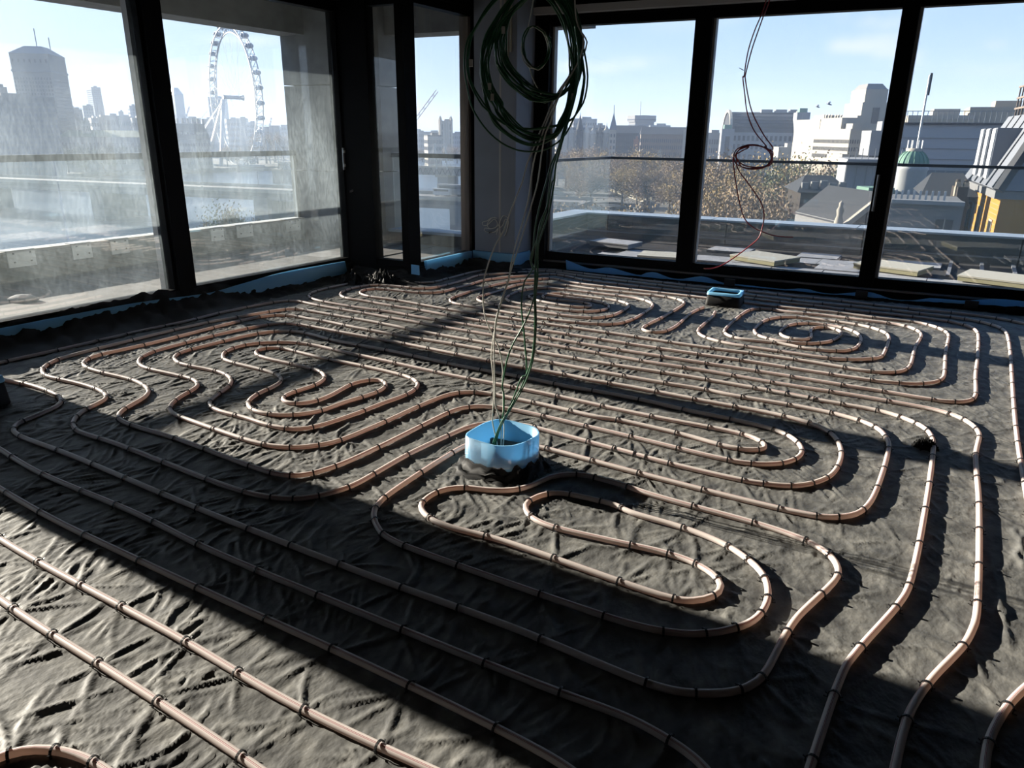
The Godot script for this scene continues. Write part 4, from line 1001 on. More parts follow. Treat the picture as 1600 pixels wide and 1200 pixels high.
func cables():
	var coil := thing("cable_coil", "big coil of dark green cable hung from the ceiling over the blue floor box", "cable coil", Vector3.ZERO)
	var k := 0
	for i in 1:
		k += 1; strand(coil, "loop", jitter(flat([-126, 1953, -165, 1890, -189, 1855, -204, 1804, -206, 1739, -196, 1674, -180, 1614, -159, 1573, -127, 1529, -80, 1482, -32, 1451, 19, 1435, 66, 1433, 124, 1441, 175, 1467, 210, 1506, 243, 1571, 277, 1622, 289, 1688, 289, 1722, 281, 1777, 273, 1809, 264, 1857, 251, 1920, 217, 1991, 164, 2055, 98, 2093, 30, 2096, -38, 2056, -85, 2000], -3.20), 0.004, k * 3 + 1, 0.0045 * (i - 0.0), 0.0030 * (i - 0.0)), 0.0036, M.cable_green, true)
	for i in 2:
		k += 1; strand(coil, "loop", jitter(flat([-99, 1975, -147, 1913, -179, 1859, -188, 1817, -193, 1756, -187, 1714, -162, 1658, -130, 1611, -105, 1584, -73, 1557, -44, 1541, -11, 1531, 10, 1524, 65, 1518, 144, 1526, 198, 1543, 237, 1564, 260, 1605, 273, 1671, 277, 1721, 268, 1757, 259, 1809, 246, 1873, 230, 1935, 193, 1997, 140, 2048, 71, 2075, 3, 2056, -54, 2013], -3.20), 0.006, k * 3 + 1, 0.0045 * (i - 0.5), 0.0030 * (i - 0.5)), 0.0036, M.cable_green, true)
	for i in 3:
		k += 1; strand(coil, "loop", jitter(flat([-44, 1976, -78, 1932, -113, 1875, -130, 1824, -137, 1773, -134, 1708, -120, 1648, -120, 1644, -102, 1577, -73, 1537, -33, 1503, 11, 1476, 55, 1461, 80, 1460, 127, 1467, 163, 1488, 191, 1519, 214, 1587, 230, 1638, 239, 1688, 242, 1744, 234, 1822, 221, 1891, 194, 1960, 155, 2015, 99, 2048, 38, 2044, -10, 2010], -3.20), 0.007, k * 3 + 1, 0.0045 * (i - 1.0), 0.0030 * (i - 1.0)), 0.0036, M.cable_green, true)
	for i in 8:
		k += 1; strand(coil, "loop", jitter(flat([-23, 1989, -64, 1929, -95, 1869, -116, 1818, -123, 1760, -112, 1698, -91, 1645, -66, 1609, -62, 1591, -30, 1551, 3, 1521, 32, 1504, 80, 1487, 131, 1488, 174, 1505, 197, 1553, 220, 1611, 232, 1681, 245, 1728, 248, 1809, 231, 1895, 205, 1960, 165, 2021, 106, 2057, 44, 2054, 4, 2016], -3.20), 0.010, k * 3 + 1, 0.0045 * (i - 3.5), 0.0030 * (i - 3.5)), 0.0036, M.cable_green, true)
	for i in 11:
		k += 1; strand(coil, "loop", jitter(flat([32, 1998, -9, 1961, -40, 1926, -60, 1876, -64, 1831, -56, 1780, -35, 1741, -3, 1702, 44, 1670, 87, 1647, 137, 1639, 176, 1648, 215, 1678, 237, 1728, 241, 1777, 230, 1841, 210, 1910, 177, 1972, 134, 2018, 79, 2029], -3.20), 0.011, k * 3 + 1, 0.0045 * (i - 5.0), 0.0030 * (i - 5.0)), 0.0036, M.cable_green, true)
	for i in 4: strand(coil, "hanging_tail", jitter(flat([213, 1904, 183, 1972, 153, 2058, 141, 2148, 139, 2955], -3.20), 0.006, 60 + i, 0.006 * i), 0.0034, M.cable_green)
	piece(coil, "cable_tape", bxm(Vector3(-0.104, 1.680, -3.200), Vector3(0.014, 0.026, 0.022), 0.0), M.tape_white)
	piece(coil, "cable_tape", bxm(Vector3(-0.093, 1.640, -3.200), Vector3(0.014, 0.026, 0.022), 0.0), M.tape_white)
	piece(coil, "cable_tape", bxm(Vector3(-0.050, 1.887, -3.200), Vector3(0.014, 0.026, 0.022), 0.0), M.tape_white)
	piece(coil, "cable_tape", bxm(Vector3(-0.179, 1.767, -3.200), Vector3(0.014, 0.026, 0.022), 0.0), M.tape_white)
	piece(coil, "cable_tape", bxm(Vector3(0.234, 1.645, -3.200), Vector3(0.014, 0.026, 0.022), 0.0), M.tape_white)
	var sc := thing("cable_coil", "small coil of white and green cable dangling in front of the dark door jamb", "cable coil", Vector3.ZERO)
	strand(sc, "loop", jitter(flat([49, 1911, 32, 1874, 29, 1834, 39, 1794, 63, 1764, 93, 1757, 122, 1781, 137, 1822, 134, 1866, 115, 1899, 86, 1918, 67, 1919], -3.35), 0.006, 80, -0.006, 0.000), 0.0024, M.cable_white, true)
	strand(sc, "loop", jitter(flat([49, 1911, 32, 1874, 29, 1834, 39, 1794, 63, 1764, 93, 1757, 122, 1781, 137, 1822, 134, 1866, 115, 1899, 86, 1918, 67, 1919], -3.35), 0.006, 81, -0.002, 0.004), 0.0032, M.cable_green, true)
	strand(sc, "loop", jitter(flat([49, 1911, 32, 1874, 29, 1834, 39, 1794, 63, 1764, 93, 1757, 122, 1781, 137, 1822, 134, 1866, 115, 1899, 86, 1918, 67, 1919], -3.35), 0.006, 82, 0.002, 0.000), 0.0024, M.cable_white, true)
	strand(sc, "loop", jitter(flat([49, 1911, 32, 1874, 29, 1834, 39, 1794, 63, 1764, 93, 1757, 122, 1781, 137, 1822, 134, 1866, 115, 1899, 86, 1918, 67, 1919], -3.35), 0.006, 83, 0.006, 0.004), 0.0032, M.cable_green, true)
	strand(sc, "hanging_wire", flat([49, 1913, 59, 1964, 69, 2019, 75, 2067, 78, 2955], -3.35), 0.0022, M.cable_white)
	strand(sc, "loose_tail", flat([58, 1764, 71, 1726, 87, 1696, 110, 1661], -3.35), 0.0022, M.cable_white)
	strand(thing("hanging_cable", "thin white cable swinging out furthest from the coil before dropping into the blue floor box", "cable", Vector3.ZERO, 0.0, "white cables into the floor box"), "sheath", flat([146, 2000, 178, 1969, 214, 1935, 250, 1897, 276, 1866, 284, 1850, 279, 1824, 262, 1782, 225, 1732, 184, 1679, 156, 1632, 126, 1560, 102, 1505, 78, 1442, 56, 1392, 34, 1310, 11, 1251, -19, 1174, -42, 1106, -73, 1054, -101, 988, -116, 940, -131, 881, -132, 796, -124, 724, -97, 652, -66, 590, -50, 526, -42, 462, -44, 445, -41, 359, -39, 254, -35, 171, -39, 98], -3.22), 0.0030, M.cable_white)
	strand(thing("hanging_cable", "white cable hanging down beside its twin, inner one, into the blue floor box", "cable", Vector3.ZERO, 0.0, "white cables into the floor box"), "sheath", flat([148, 2006, 198, 1954, 234, 1913, 263, 1873, 271, 1847, 269, 1815, 243, 1764, 216, 1724, 186, 1678, 163, 1625, 132, 1553, 102, 1470, 85, 1414, 75, 1358, 69, 1312, 62, 1249, 37, 1143, 14, 1065, -13, 947, -18, 901, -47, 811, -66, 740, -81, 658, -90, 605, -95, 542, -88, 462, -84, 381, -86, 307, -90, 237, -84, 196, -72, 143, -66, 107], -3.20), 0.0030, M.cable_white)
	strand(thing("hanging_cable", "white cable hanging down with the bend nearest the green bundle, into the blue floor box", "cable", Vector3.ZERO, 0.0, "white cables into the floor box"), "sheath", flat([226, 2000, 231, 1948, 243, 1902, 265, 1864, 265, 1826, 245, 1768, 222, 1726, 192, 1677, 169, 1627, 146, 1552, 126, 1505, 113, 1436, 98, 1313, 79, 1238, 53, 1145, 27, 1057, 1, 978, -27, 880, -56, 790, -73, 724, -80, 653, -82, 548, -77, 415, -76, 315, -64, 280, -53, 234, -47, 175, -49, 116], -3.18), 0.0030, M.cable_white)
	strand(thing("hanging_cable", "green cable bowing out to the side below the coil and into the blue floor box", "cable", Vector3.ZERO, 0.0, "green cables into the floor box"), "sheath", flat([217, 1904, 234, 1809, 242, 1711, 230, 1638, 215, 1570, 192, 1488, 176, 1433, 152, 1380, 135, 1313, 122, 1266, 101, 1174, 89, 1096, 85, 1014, 77, 979, 84, 942, 51, 892, 38, 802, 41, 741, 49, 680, 58, 586, 65, 517, 64, 453, 50, 452, 9, 349, -34, 238, -67, 167, -86, 103], -3.20), 0.0036, M.cable_green)
	strand(thing("hanging_cable", "green cable crossing over its neighbour halfway down to the blue floor box", "cable", Vector3.ZERO, 0.0, "green cables into the floor box"), "sheath", flat([223, 1902, 240, 1807, 244, 1711, 233, 1637, 217, 1570, 195, 1488, 179, 1433, 162, 1381, 149, 1314, 140, 1219, 115, 1118, 93, 1051, 73, 985, 99, 930, 98, 856, 78, 765, 44, 684, 5, 611, -19, 548, -34, 473, -44, 392, -37, 371, -39, 267, -55, 197, -77, 110], -3.19), 0.0036, M.cable_green)
	strand(thing("hanging_cable", "green cable hanging straightest of the bundle down to the blue floor box", "cable", Vector3.ZERO, 0.0, "green cables into the floor box"), "sheath", flat([229, 1900, 246, 1806, 246, 1710, 235, 1637, 220, 1570, 198, 1489, 181, 1434, 170, 1381, 167, 1315, 165, 1301, 147, 1187, 125, 1120, 106, 1053, 104, 984, 106, 908, 99, 834, 104, 709, 101, 616, 93, 538, 74, 468, 46, 398, -7, 297, -44, 226, -71, 155, -82, 113], -3.17), 0.0036, M.cable_green)
	strand(thing("hanging_cable", "green cable twisted along the straightest one down to the blue floor box", "cable", Vector3.ZERO, 0.0, "green cables into the floor box"), "sheath", flat([231, 1898, 248, 1805, 249, 1709, 238, 1636, 221, 1570, 198, 1489, 184, 1434, 171, 1382, 162, 1316, 159, 1318, 139, 1215, 110, 1139, 99, 1055, 94, 970, 94, 911, 93, 837, 98, 712, 95, 610, 86, 537, 65, 473, 38, 403, -12, 302, -50, 232, -76, 162, -90, 120], -3.16), 0.0036, M.cable_green)
	var red0 := thing("hanging_cable", "dark red cable strand ending high in front of the parapet", "cable", Vector3.ZERO, 0.0, "red cables from the ceiling")
	strand(red0, "sheath", jitter(flat([2097, 2955, 2057, 2565, 2028, 2456, 1990, 2335, 1957, 2203, 1941, 2080, 1934, 1980, 1930, 1985, 1961, 1844, 1997, 1701, 2071, 1556, 2195, 1419, 2177, 1421, 2241, 1381, 2260, 1330, 2255, 1268, 2171, 1245, 2043, 1240, 1942, 1275, 1920, 1326, 1935, 1388, 2000, 1424, 2096, 1430, 2184, 1406, 2244, 1356, 2258, 1289, 2150, 1246, 2030, 1255, 1961, 1296, 1928, 1347, 1960, 1398, 2044, 1420, 1925, 1332, 1929, 1244, 1974, 1077, 2017, 929, 2076, 801, 2156, 726, 2250, 683, 2353, 654, 2443, 646, 2532, 643], -6.75), 0.012, 120), 0.0052, M.cable_red)
	var red1 := thing("hanging_cable", "dark red cable strand ending low with a bare tip at the door sill", "cable", Vector3.ZERO, 0.0, "red cables from the ceiling")
	strand(red1, "sheath", jitter(flat([2108, 2955, 2068, 2565, 2042, 2456, 2006, 2335, 1968, 2203, 1952, 2080, 1942, 1980, 1940, 1985, 1980, 1844, 2035, 1701, 2143, 1520, 2255, 1401, 2228, 1401, 2255, 1371, 2250, 1309, 2213, 1257, 2096, 1248, 1997, 1265, 1936, 1327, 1951, 1388, 2032, 1430, 2140, 1416, 2214, 1381, 2248, 1320, 2192, 1249, 2064, 1237, 1976, 1255, 1943, 1316, 1943, 1265, 1982, 1203, 2043, 1136, 2131, 1037, 2197, 942, 2237, 835, 2239, 727, 2211, 639, 2122, 539, 1914, 391, 1828, 351, 1761, 348], -6.73), 0.012, 121), 0.0052, M.cable_red)
	strand(red1, "copper_tip", flat([1767, 348, 1744, 353], -6.73), 0.0035, M.copper)
	strand(red0, "cable_tie", PackedVector3Array([Vector3(1.928, 2.030, -6.75), Vector3(1.883, 2.047, -6.73)]), 0.003, M.clip_black)
	var wc := thing("wire_bundle", "small tangle of white wire sticking out of the grey column at socket height", "wire", W(-4.70, 7.70, 0.0))
	strand(wc, "wire", jitter(PackedVector3Array([Vector3(0.034, 0.592, 0.061), Vector3(-0.012, 0.580, 0.038), Vector3(-0.050, 0.550, 0.020), Vector3(-0.115, 0.528, -0.012), Vector3(-0.111, 0.501, -0.010), Vector3(-0.068, 0.495, 0.011), Vector3(-0.021, 0.534, 0.034), Vector3(0.025, 0.573, 0.056), Vector3(0.062, 0.522, 0.075), Vector3(0.044, 0.484, 0.066), Vector3(-0.021, 0.462, 0.034), Vector3(-0.087, 0.466, 0.002), Vector3(-0.097, 0.438, -0.003), Vector3(-0.049, 0.414, 0.020), Vector3(0.035, 0.434, 0.061), Vector3(0.072, 0.477, 0.079), Vector3(0.044, 0.398, 0.066)]), 0.008, 140), 0.0045, M.cable_white)
	strand(wc, "wire", jitter(PackedVector3Array([Vector3(0.181, 0.601, 0.132), Vector3(0.135, 0.625, 0.110), Vector3(0.104, 0.587, 0.095), Vector3(0.081, 0.523, 0.084), Vector3(0.086, 0.478, 0.086), Vector3(0.118, 0.507, 0.102), Vector3(0.154, 0.581, 0.119), Vector3(0.182, 0.565, 0.133), Vector3(0.173, 0.475, 0.129), Vector3(0.155, 0.420, 0.120), Vector3(0.137, 0.391, 0.111)]), 0.008, 150), 0.0045, M.cable_white)
	strand(wc, "wire", jitter(PackedVector3Array([Vector3(0.053, 0.584, 0.070), Vector3(0.006, 0.590, 0.047), Vector3(-0.059, 0.514, 0.016), Vector3(-0.040, 0.469, 0.025), Vector3(0.035, 0.475, 0.061), Vector3(0.081, 0.514, 0.084), Vector3(0.091, 0.433, 0.088), Vector3(0.100, 0.407, 0.093)]), 0.006, 155), 0.0045, M.cable_white)
	strand(wc, "wire_root", PackedVector3Array([Vector3(0.000, 0.420, 0.000), Vector3(-0.031, 0.420, 0.051)]), 0.008, M.tape_white)

# ------------------------------------------------------------------ ground and river
func ground():
	var st := begin()
	quad(st, Vector3(-2500, RIVER, 300), Vector3(2500, RIVER, 300), Vector3(2500, RIVER, -4200), Vector3(-2500, RIVER, -4200))
	struct("river", done(st), M.water)
	st = begin(); prism(st, [Vector3(-436.3, 0, -351.1), Vector3(-408.3, 0, -492.8), Vector3(-364.8, 0, -550.0), Vector3(-270.5, 0, -651.0), Vector3(-219.5, 0, -711.9), Vector3(-120.7, 0, -891.9), Vector3(-145.6, 0, -1693.8), Vector3(-277.3, 0, -3990.4), Vector3(-3261.9, 0, -2315.2), Vector3(-1771.5, 0, -928.3)], -36, -29.0); struct("south_bank", done(st), M.land)
	st = begin(); prism(st, [Vector3(63.3, 0, -357.8), Vector3(58.4, 0, -402.9), Vector3(54.9, 0, -460.9), Vector3(43.9, 0, -515.0), Vector3(28.0, 0, -519.2), Vector3(-2.7, 0, -720.0), Vector3(-62.8, 0, -1098.2), Vector3(-257.2, 0, -3791.3), Vector3(3017.0, 0, -2310.4), Vector3(698.7, 0, -389.6), Vector3(43.6, 0, 43.4), Vector3(12.3, 0, 2.7), Vector3(3.6, 0, -13.7), Vector3(18.4, 0, -57.5), Vector3(44.9, 0, -289.3)], -36, -29.0); struct("north_bank", done(st), M.land)

# ------------------------------------------------------------------ buildings
func face_of(x: float, z: float, extra := 0.0) -> float:
	return atan2(-x, -z) + extra

func windows_on(st: SurfaceTool, w: float, d: float, h0: float, h1: float, floors: int, bays: int, fill_w := 0.5, fill_h := 0.55, proud := 0.12, sides := true):
	var fh := (h1 - h0) / floors
	var bw := w / bays
	var sb := maxi(1, int(round(d / bw)))
	for f in floors:
		var y := h0 + fh * (f + 0.5)
		for b in bays:
			box8(st, Vector3(-w / 2 + bw * (b + 0.5 - fill_w / 2), y - fh * fill_h / 2, d / 2 - 0.01), Vector3(bw * fill_w, 0, 0), Vector3(0, fh * fill_h, 0), Vector3(0, 0, proud))
		if sides:
			var sw := d / sb
			for b in sb:
				for s in [-1.0, 1.0]:
					box8(st, Vector3(s * (w / 2 - 0.01), y - fh * fill_h / 2, -d / 2 + sw * (b + 0.5 - fill_w / 2)), Vector3(s * proud, 0, 0), Vector3(0, fh * fill_h, 0), Vector3(0, 0, sw * fill_w))

func block(label: String, x: float, z: float, extra: float, w: float, d: float, base: float, top: float, wall: String, win: String, floors: int, bays: int, opt := {}) -> Node3D:
	var o := thing(opt.get("name", "office_building"), label, opt.get("cat", "building"), Vector3(x, base, z), face_of(x, z, extra), opt.get("group", ""))
	var h := top - base
	piece(o, "walls", bxm(Vector3(0, h / 2, 0), Vector3(w, h, d)), M[wall])
	if floors > 0:
		var st := begin()
		windows_on(st, w, d, opt.get("low", 2.0), h - opt.get("high", 2.0), floors, bays, opt.get("fw", 0.5), opt.get("fh", 0.55), opt.get("proud", 0.15))
		piece(o, "window_grid", done(st), M[win], "stuff")
	match opt.get("roof", "flat"):
		"flat":
			var st := begin()
			bx(st, Vector3(0, h + 0.5, 0), Vector3(w * 1.01, 1.0, d * 1.01)); bx(st, Vector3(w * 0.1, h + 1.8, 0), Vector3(w * 0.4, 2.2, d * 0.5))
			piece(o, "roof", done(st), M[opt.get("roofmat", wall)])
		"hip":
			var rh: float = opt.get("rh", h * 0.25); var k: float = opt.get("ridge", 0.5)
			var st := begin()
			var e := 0.6
			var a := Vector3(-w / 2 - e, h, d / 2 + e); var b := Vector3(w / 2 + e, h, d / 2 + e); var c := Vector3(w / 2 + e, h, -d / 2 - e); var f := Vector3(-w / 2 - e, h, -d / 2 - e)
			var p := Vector3(-w / 2 * k, h + rh, d * opt.get("flatd", 0.0) / 2); var q := Vector3(w / 2 * k, h + rh, d * opt.get("flatd", 0.0) / 2); var r := Vector3(w / 2 * k, h + rh, -d * opt.get("flatd", 0.0) / 2); var s := Vector3(-w / 2 * k, h + rh, -d * opt.get("flatd", 0.0) / 2)
			quad(st, a, b, q, p); quad(st, b, c, r, q); quad(st, c, f, s, r); quad(st, f, a, p, s); quad(st, p, q, r, s)
			piece(o, "roof", done(st), M[opt.get("roofmat", "slate")])
	return o

func add_box(o: Node3D, called: String, c: Vector3, s: Vector3, m: String, turn := 0.0):
	return piece(o, called, bxm(c, s, turn), M[m])

func add_lathe(o: Node3D, called: String, at: Vector3, prof: Array, m: String, sides := 16, smooth := true):
	var st := begin(smooth); lathe(st, at, prof, sides)
	return piece(o, called, done(st), M[m])

func lattice(p: Vector3, q: Vector3, wd: float, t: float) -> ArrayMesh:
	var st := begin()
	var d := (q - p).normalized()
	var s := d.cross(UP if absf(d.y) < 0.9 else Vector3.RIGHT).normalized() * wd / 2
	var n := s.cross(d).normalized() * wd / 2
	var cs := [s + n, s - n, -s - n, -s + n]
	for c in cs: bar(st, p + c, q + c, t)
	var k := maxi(2, int(p.distance_to(q) / (wd * 1.6)))
	for i in k:
		var a := p.lerp(q, float(i) / k); var b := p.lerp(q, float(i + 1) / k)
		for j in 4: bar(st, a + cs[(j + (i % 2)) % 4], b + cs[(j + 1 - (i % 2)) % 4] if false else b + cs[(j + 1) % 4], t * 0.6)
	return done(st)

func crane(label: String, x: float, z: float, base: float, mast_top: float, jib: Vector3, wd: float):
	var o := thing("tower_crane", label, "crane", Vector3(x, base, z), 0.0, "tower cranes on the skyline")
	var t := Vector3(0, mast_top - base, 0)
	piece(o, "mast", lattice(Vector3.ZERO, t, wd, wd * 0.2), M.steel_grey)
	piece(o, "jib", lattice(t, t + jib, wd * 0.8, wd * 0.18), M.crane_red)
	piece(o, "counter_jib", lattice(t, t - Vector3(jib.x, 0, jib.z).normalized() * 9.0 * wd, wd, wd * 0.25), M.steel_grey)
	piece(o, "cab", bxm(t + Vector3(0, wd, 0), Vector3.ONE * wd * 1.6), M.steel_white)

func city():
	block("pale grey office with gridded glass front at the outer edge of the dusty window", -319.0, -490.4, 0.25, 41.7, 50.0, -29.0, 19.0, "stone_grey", "window_pale", 14, 16)
	block("small pale rooftop block peeping over the gridded office at the outer edge", -355.6, -544.1, 0.00, 9.1, 20.0, -29.0, 27.1, "stone_grey", "window_pale", 6, 5)
	var shell_ := block("tall pale stone tower with rows of small windows and a dark hipped crown", -367.6, -615.6, -0.35, 26.4, 34.0, -29.0, 54.6, "stone_grey", "window_dark", 24, 13, {"roof": "hip", "rh": 6.0, "ridge": 0.45, "flatd": 0.4, "roofmat": "lead", "fw": 0.42, "fh": 0.6, "high": 16.0, "name": "stone_tower"})
	add_box(shell_, "attic_band", Vector3(0, 71.6, 0), Vector3(27.2, 1.6, 35.5), "lead")
	var fw := begin(); for_windows(fw, 26.4, 34.0, 78.6); piece(shell_, "attic_windows", done(fw), M.window_dark, "stuff")
	add_box(shell_, "flagpole", Vector3(0.7, 94.6, 0), Vector3(0.5, 16, 0.5), "steel_grey")
	add_box(shell_, "flagpole", Vector3(9.9, 91.6, 0), Vector3(0.5, 10, 0.5), "steel_grey")
	block("slim slab tower half hidden behind the tall stone tower", -405.3, -703.6, 0.00, 6.3, 24.0, -29.0, 33.6, "stone_grey", "window_dark", 18, 4, {"fw": 0.5})
	block("dark glass tower with flat top standing alone on the hazy skyline", -620.4, -1161.7, 0.20, 12.3, 34.0, -29.0, 58.5, "glass_tower", "window_dark", 30, 5)
	block("lower pale tower in front of the dark glass tower", -556.8, -1022.2, 0.00, 11.6, 28.0, -29.0, 29.4, "concrete_pale", "window_pale", 14, 4)
	block("lower blue-grey tower tucked against the dark glass tower", -567.1, -1072.3, 0.00, 8.4, 26.0, -29.0, 35.9, "glass_tower", "window_pale", 14, 4)
	block("white block with curved pale balconies low on the hazy skyline", -394.4, -730.3, 0.10, 6.3, 20.0, -29.0, 10.4, "steel_white", "window_dark", 6, 3)
	block("squat grey block under the slanting crane", -446.8, -796.2, 0.10, 9.0, 26.0, -29.0, 19.5, "stone_grey", "window_dark", 8, 6)
	block("small square tower, darker of two beside the left mullion", -567.9, -1128.1, 0.00, 6.5, 26.0, -29.0, 25.2, "stone_grey", "window_pale", 10, 3)
	block("pale square tower close to the thick mullion of the dusty doors", -532.7, -1090.9, 0.10, 9.5, 28.0, -29.0, 32.0, "concrete_pale", "window_pale", 12, 3)
	block("grey low skyline block between the stone tower and first mullion, first along", -379.5, -672.3, -0.10, 11.4, 24.0, -29.0, 10.5, "stone_grey", "window_pale", 6, 6, {"group": "distant skyline blocks"})
	block("white low skyline block between the stone tower and first mullion, second along", -343.7, -623.5, 0.00, 6.2, 24.0, -29.0, 7.1, "stone_white", "window_dark", 5, 5, {"group": "distant skyline blocks"})
	block("pale low skyline block between the stone tower and first mullion, third along", -427.0, -805.8, 0.10, 9.2, 24.0, -29.0, 12.6, "concrete_pale", "window_pale", 5, 6, {"group": "distant skyline blocks"})
	block("grey low skyline block between the stone tower and first mullion, fourth along", -408.8, -792.8, -0.10, 12.5, 24.0, -29.0, 13.8, "stone_grey", "window_dark", 5, 8, {"group": "distant skyline blocks"})
	block("pale low skyline block between the stone tower and first mullion, fifth along", -389.2, -780.3, 0.00, 11.3, 24.0, -29.0, 12.5, "concrete_pale", "window_pale", 5, 7, {"group": "distant skyline blocks"})
	block("grey low skyline block between the stone tower and first mullion, sixth along", -370.8, -767.1, 0.10, 12.3, 24.0, -29.0, 11.3, "stone_grey", "window_dark", 5, 7, {"group": "distant skyline blocks"})
	block("pale low skyline block between the stone tower and first mullion, seventh along", -347.6, -755.9, -0.10, 20.0, 24.0, -29.0, 10.2, "concrete_pale", "window_pale", 5, 10, {"group": "distant skyline blocks"})
	block("long low grey hall with a green-grey roof along the far bank", -330.7, -628.3, 0.00, 65.3, 40.0, -29.0, -4.2, "stone_grey", "window_dark", 2, 24, {"roof": "hip", "rh": 5, "ridge": 0.9, "roofmat": "leaf_green"})
	block("slender dark tower with a stepped pointed top beside the first mullion", -602.1, -1395.7, 0.30, 15.4, 40.0, -29.0, 60.1, "glass_tower", "window_pale", 34, 4, {"roof": "hip", "rh": 12.0, "ridge": 0.5, "flatd": 0.4, "roofmat": "glass_tower", "name": "pointed_tower"})
	block("lower half-round tower joined to the slender pointed tower", -668.4, -1517.3, 0.00, 13.4, 36.0, -29.0, 67.4, "concrete_pale", "window_pale", 30, 4)
	block("tall blue-grey residential tower right behind the wheel legs", -448.8, -1188.0, -0.20, 19.6, 40.0, -29.0, 47.5, "glass_tower", "window_pale", 28, 7)
	block("wide grey distant block between the pointed tower and the wheel", -388.5, -935.6, -0.10, 19.6, 26.0, -29.0, 14.1, "stone_grey", "window_dark", 6, 7, {"group": "distant skyline blocks"})
	block("small pale distant block just before the wheel legs", -363.7, -924.0, 0.00, 9.1, 26.0, -29.0, 13.5, "concrete_pale", "window_pale", 6, 7, {"group": "distant skyline blocks"})
	block("blue-grey distant block framed inside the wheel, toward its hub", -362.9, -999.1, 0.10, 14.5, 26.0, -29.0, 14.8, "glass_tower", "window_dark", 6, 7, {"group": "distant skyline blocks"})
	block("grey distant block framed inside the wheel near its far rim", -367.3, -1050.6, -0.10, 12.9, 26.0, -29.0, 16.4, "stone_grey", "window_pale", 6, 7, {"group": "distant skyline blocks"})
	block("pale distant block just outside the far rim of the wheel", -388.2, -1149.2, 0.00, 15.9, 26.0, -29.0, 12.7, "concrete_pale", "window_dark", 6, 7, {"group": "distant skyline blocks"})
	block("long low grey distant block beyond the wheel toward the stone fin", -391.1, -1253.4, 0.10, 40.9, 26.0, -29.0, 7.4, "stone_grey", "window_pale", 6, 7, {"group": "distant skyline blocks"})
	block("grey distant block behind the edge of the stone fin", -320.9, -1117.8, -0.10, 26.2, 26.0, -29.0, 9.6, "stone_grey", "window_dark", 6, 7, {"group": "distant skyline blocks"})
	var hall_ := block("old stone riverside hall with steep dark roof, chimneys and dormers, left of the wheel", -272.6, -650.2, 0.10, 28.2, 30.0, -29.0, -5.2, "stone_grey", "window_dark", 4, 14, {"roof": "hip", "rh": 12.0, "ridge": 0.8, "roofmat": "slate", "name": "river_hall"})
	add_box(hall_, "chimney", Vector3(-11.8, 35.8, -1), Vector3(1.6, 8, 1.6), "stone_grey")
	add_box(hall_, "chimney", Vector3(-7.9, 35.8, -1), Vector3(1.6, 8, 1.6), "stone_grey")
	add_box(hall_, "chimney", Vector3(-3.9, 35.8, -1), Vector3(1.6, 8, 1.6), "stone_grey")
	add_box(hall_, "chimney", Vector3(0.0, 35.8, -1), Vector3(1.6, 8, 1.6), "stone_grey")
	add_box(hall_, "chimney", Vector3(3.9, 35.8, -1), Vector3(1.6, 8, 1.6), "stone_grey")
	add_box(hall_, "chimney", Vector3(7.9, 35.8, -1), Vector3(1.6, 8, 1.6), "stone_grey")
	add_box(hall_, "chimney", Vector3(11.8, 35.8, -1), Vector3(1.6, 8, 1.6), "stone_grey")
	add_box(hall_, "dormer", Vector3(-11.3, 27.8, 9), Vector3(1.5, 2.4, 4), "stone_white")
	add_box(hall_, "dormer", Vector3(-9.0, 27.8, 9), Vector3(1.5, 2.4, 4), "stone_white")
	add_box(hall_, "dormer", Vector3(-6.8, 27.8, 9), Vector3(1.5, 2.4, 4), "stone_white")
	add_box(hall_, "dormer", Vector3(-4.5, 27.8, 9), Vector3(1.5, 2.4, 4), "stone_white")
	add_box(hall_, "dormer", Vector3(-2.3, 27.8, 9), Vector3(1.5, 2.4, 4), "stone_white")
	add_box(hall_, "dormer", Vector3(0.0, 27.8, 9), Vector3(1.5, 2.4, 4), "stone_white")
	add_box(hall_, "dormer", Vector3(2.3, 27.8, 9), Vector3(1.5, 2.4, 4), "stone_white")
	add_box(hall_, "dormer", Vector3(4.5, 27.8, 9), Vector3(1.5, 2.4, 4), "stone_white")
	add_box(hall_, "dormer", Vector3(6.8, 27.8, 9), Vector3(1.5, 2.4, 4), "stone_white")
	add_box(hall_, "dormer", Vector3(9.0, 27.8, 9), Vector3(1.5, 2.4, 4), "stone_white")
	add_box(hall_, "dormer", Vector3(11.3, 27.8, 9), Vector3(1.5, 2.4, 4), "stone_white")
	wheel(-258.1, 30.5, -725.5, 60.0, 0.672)
	crane("pale slanting crane jib right beside the tall stone tower", -432.8, -766.2, -29.0, 20.2, Vector3(-2.1, 22.0, 1.2), 1.5)
	crane("thin crane between the pointed tower and the wheel", -426.4, -1014.0, -29.0, 18.4, Vector3(4.9, 12.6, -2.1), 1.6)
	crane("thin crane with long slanting jib just before the wheel", -374.5, -927.2, -29.0, 12.9, Vector3(9.8, 11.6, -3.9), 1.4)
	crane("thin upright crane beyond the wheel toward the stone fin", -359.7, -1144.8, -29.0, 9.5, Vector3(2.6, 10.7, -0.8), 1.5)
	crane("tall crane with long raised jib seen in the corner pane", -90.3, -694.2, -29.0, 9.9, Vector3(21.4, 26.8, -2.4), 2.6)
	block("dark square tower at the edge of the narrow return pane", -225.4, -1298.6, 0.00, 16.6, 36.0, -29.0, 15.4, "glass_tower", "window_dark", 16, 5)
	block("thin chimney-like tower in the narrow return pane", -246.4, -1483.7, 0.00, 3.1, 8.0, -29.0, 24.5, "stone_grey", "window_dark", 0, 1)
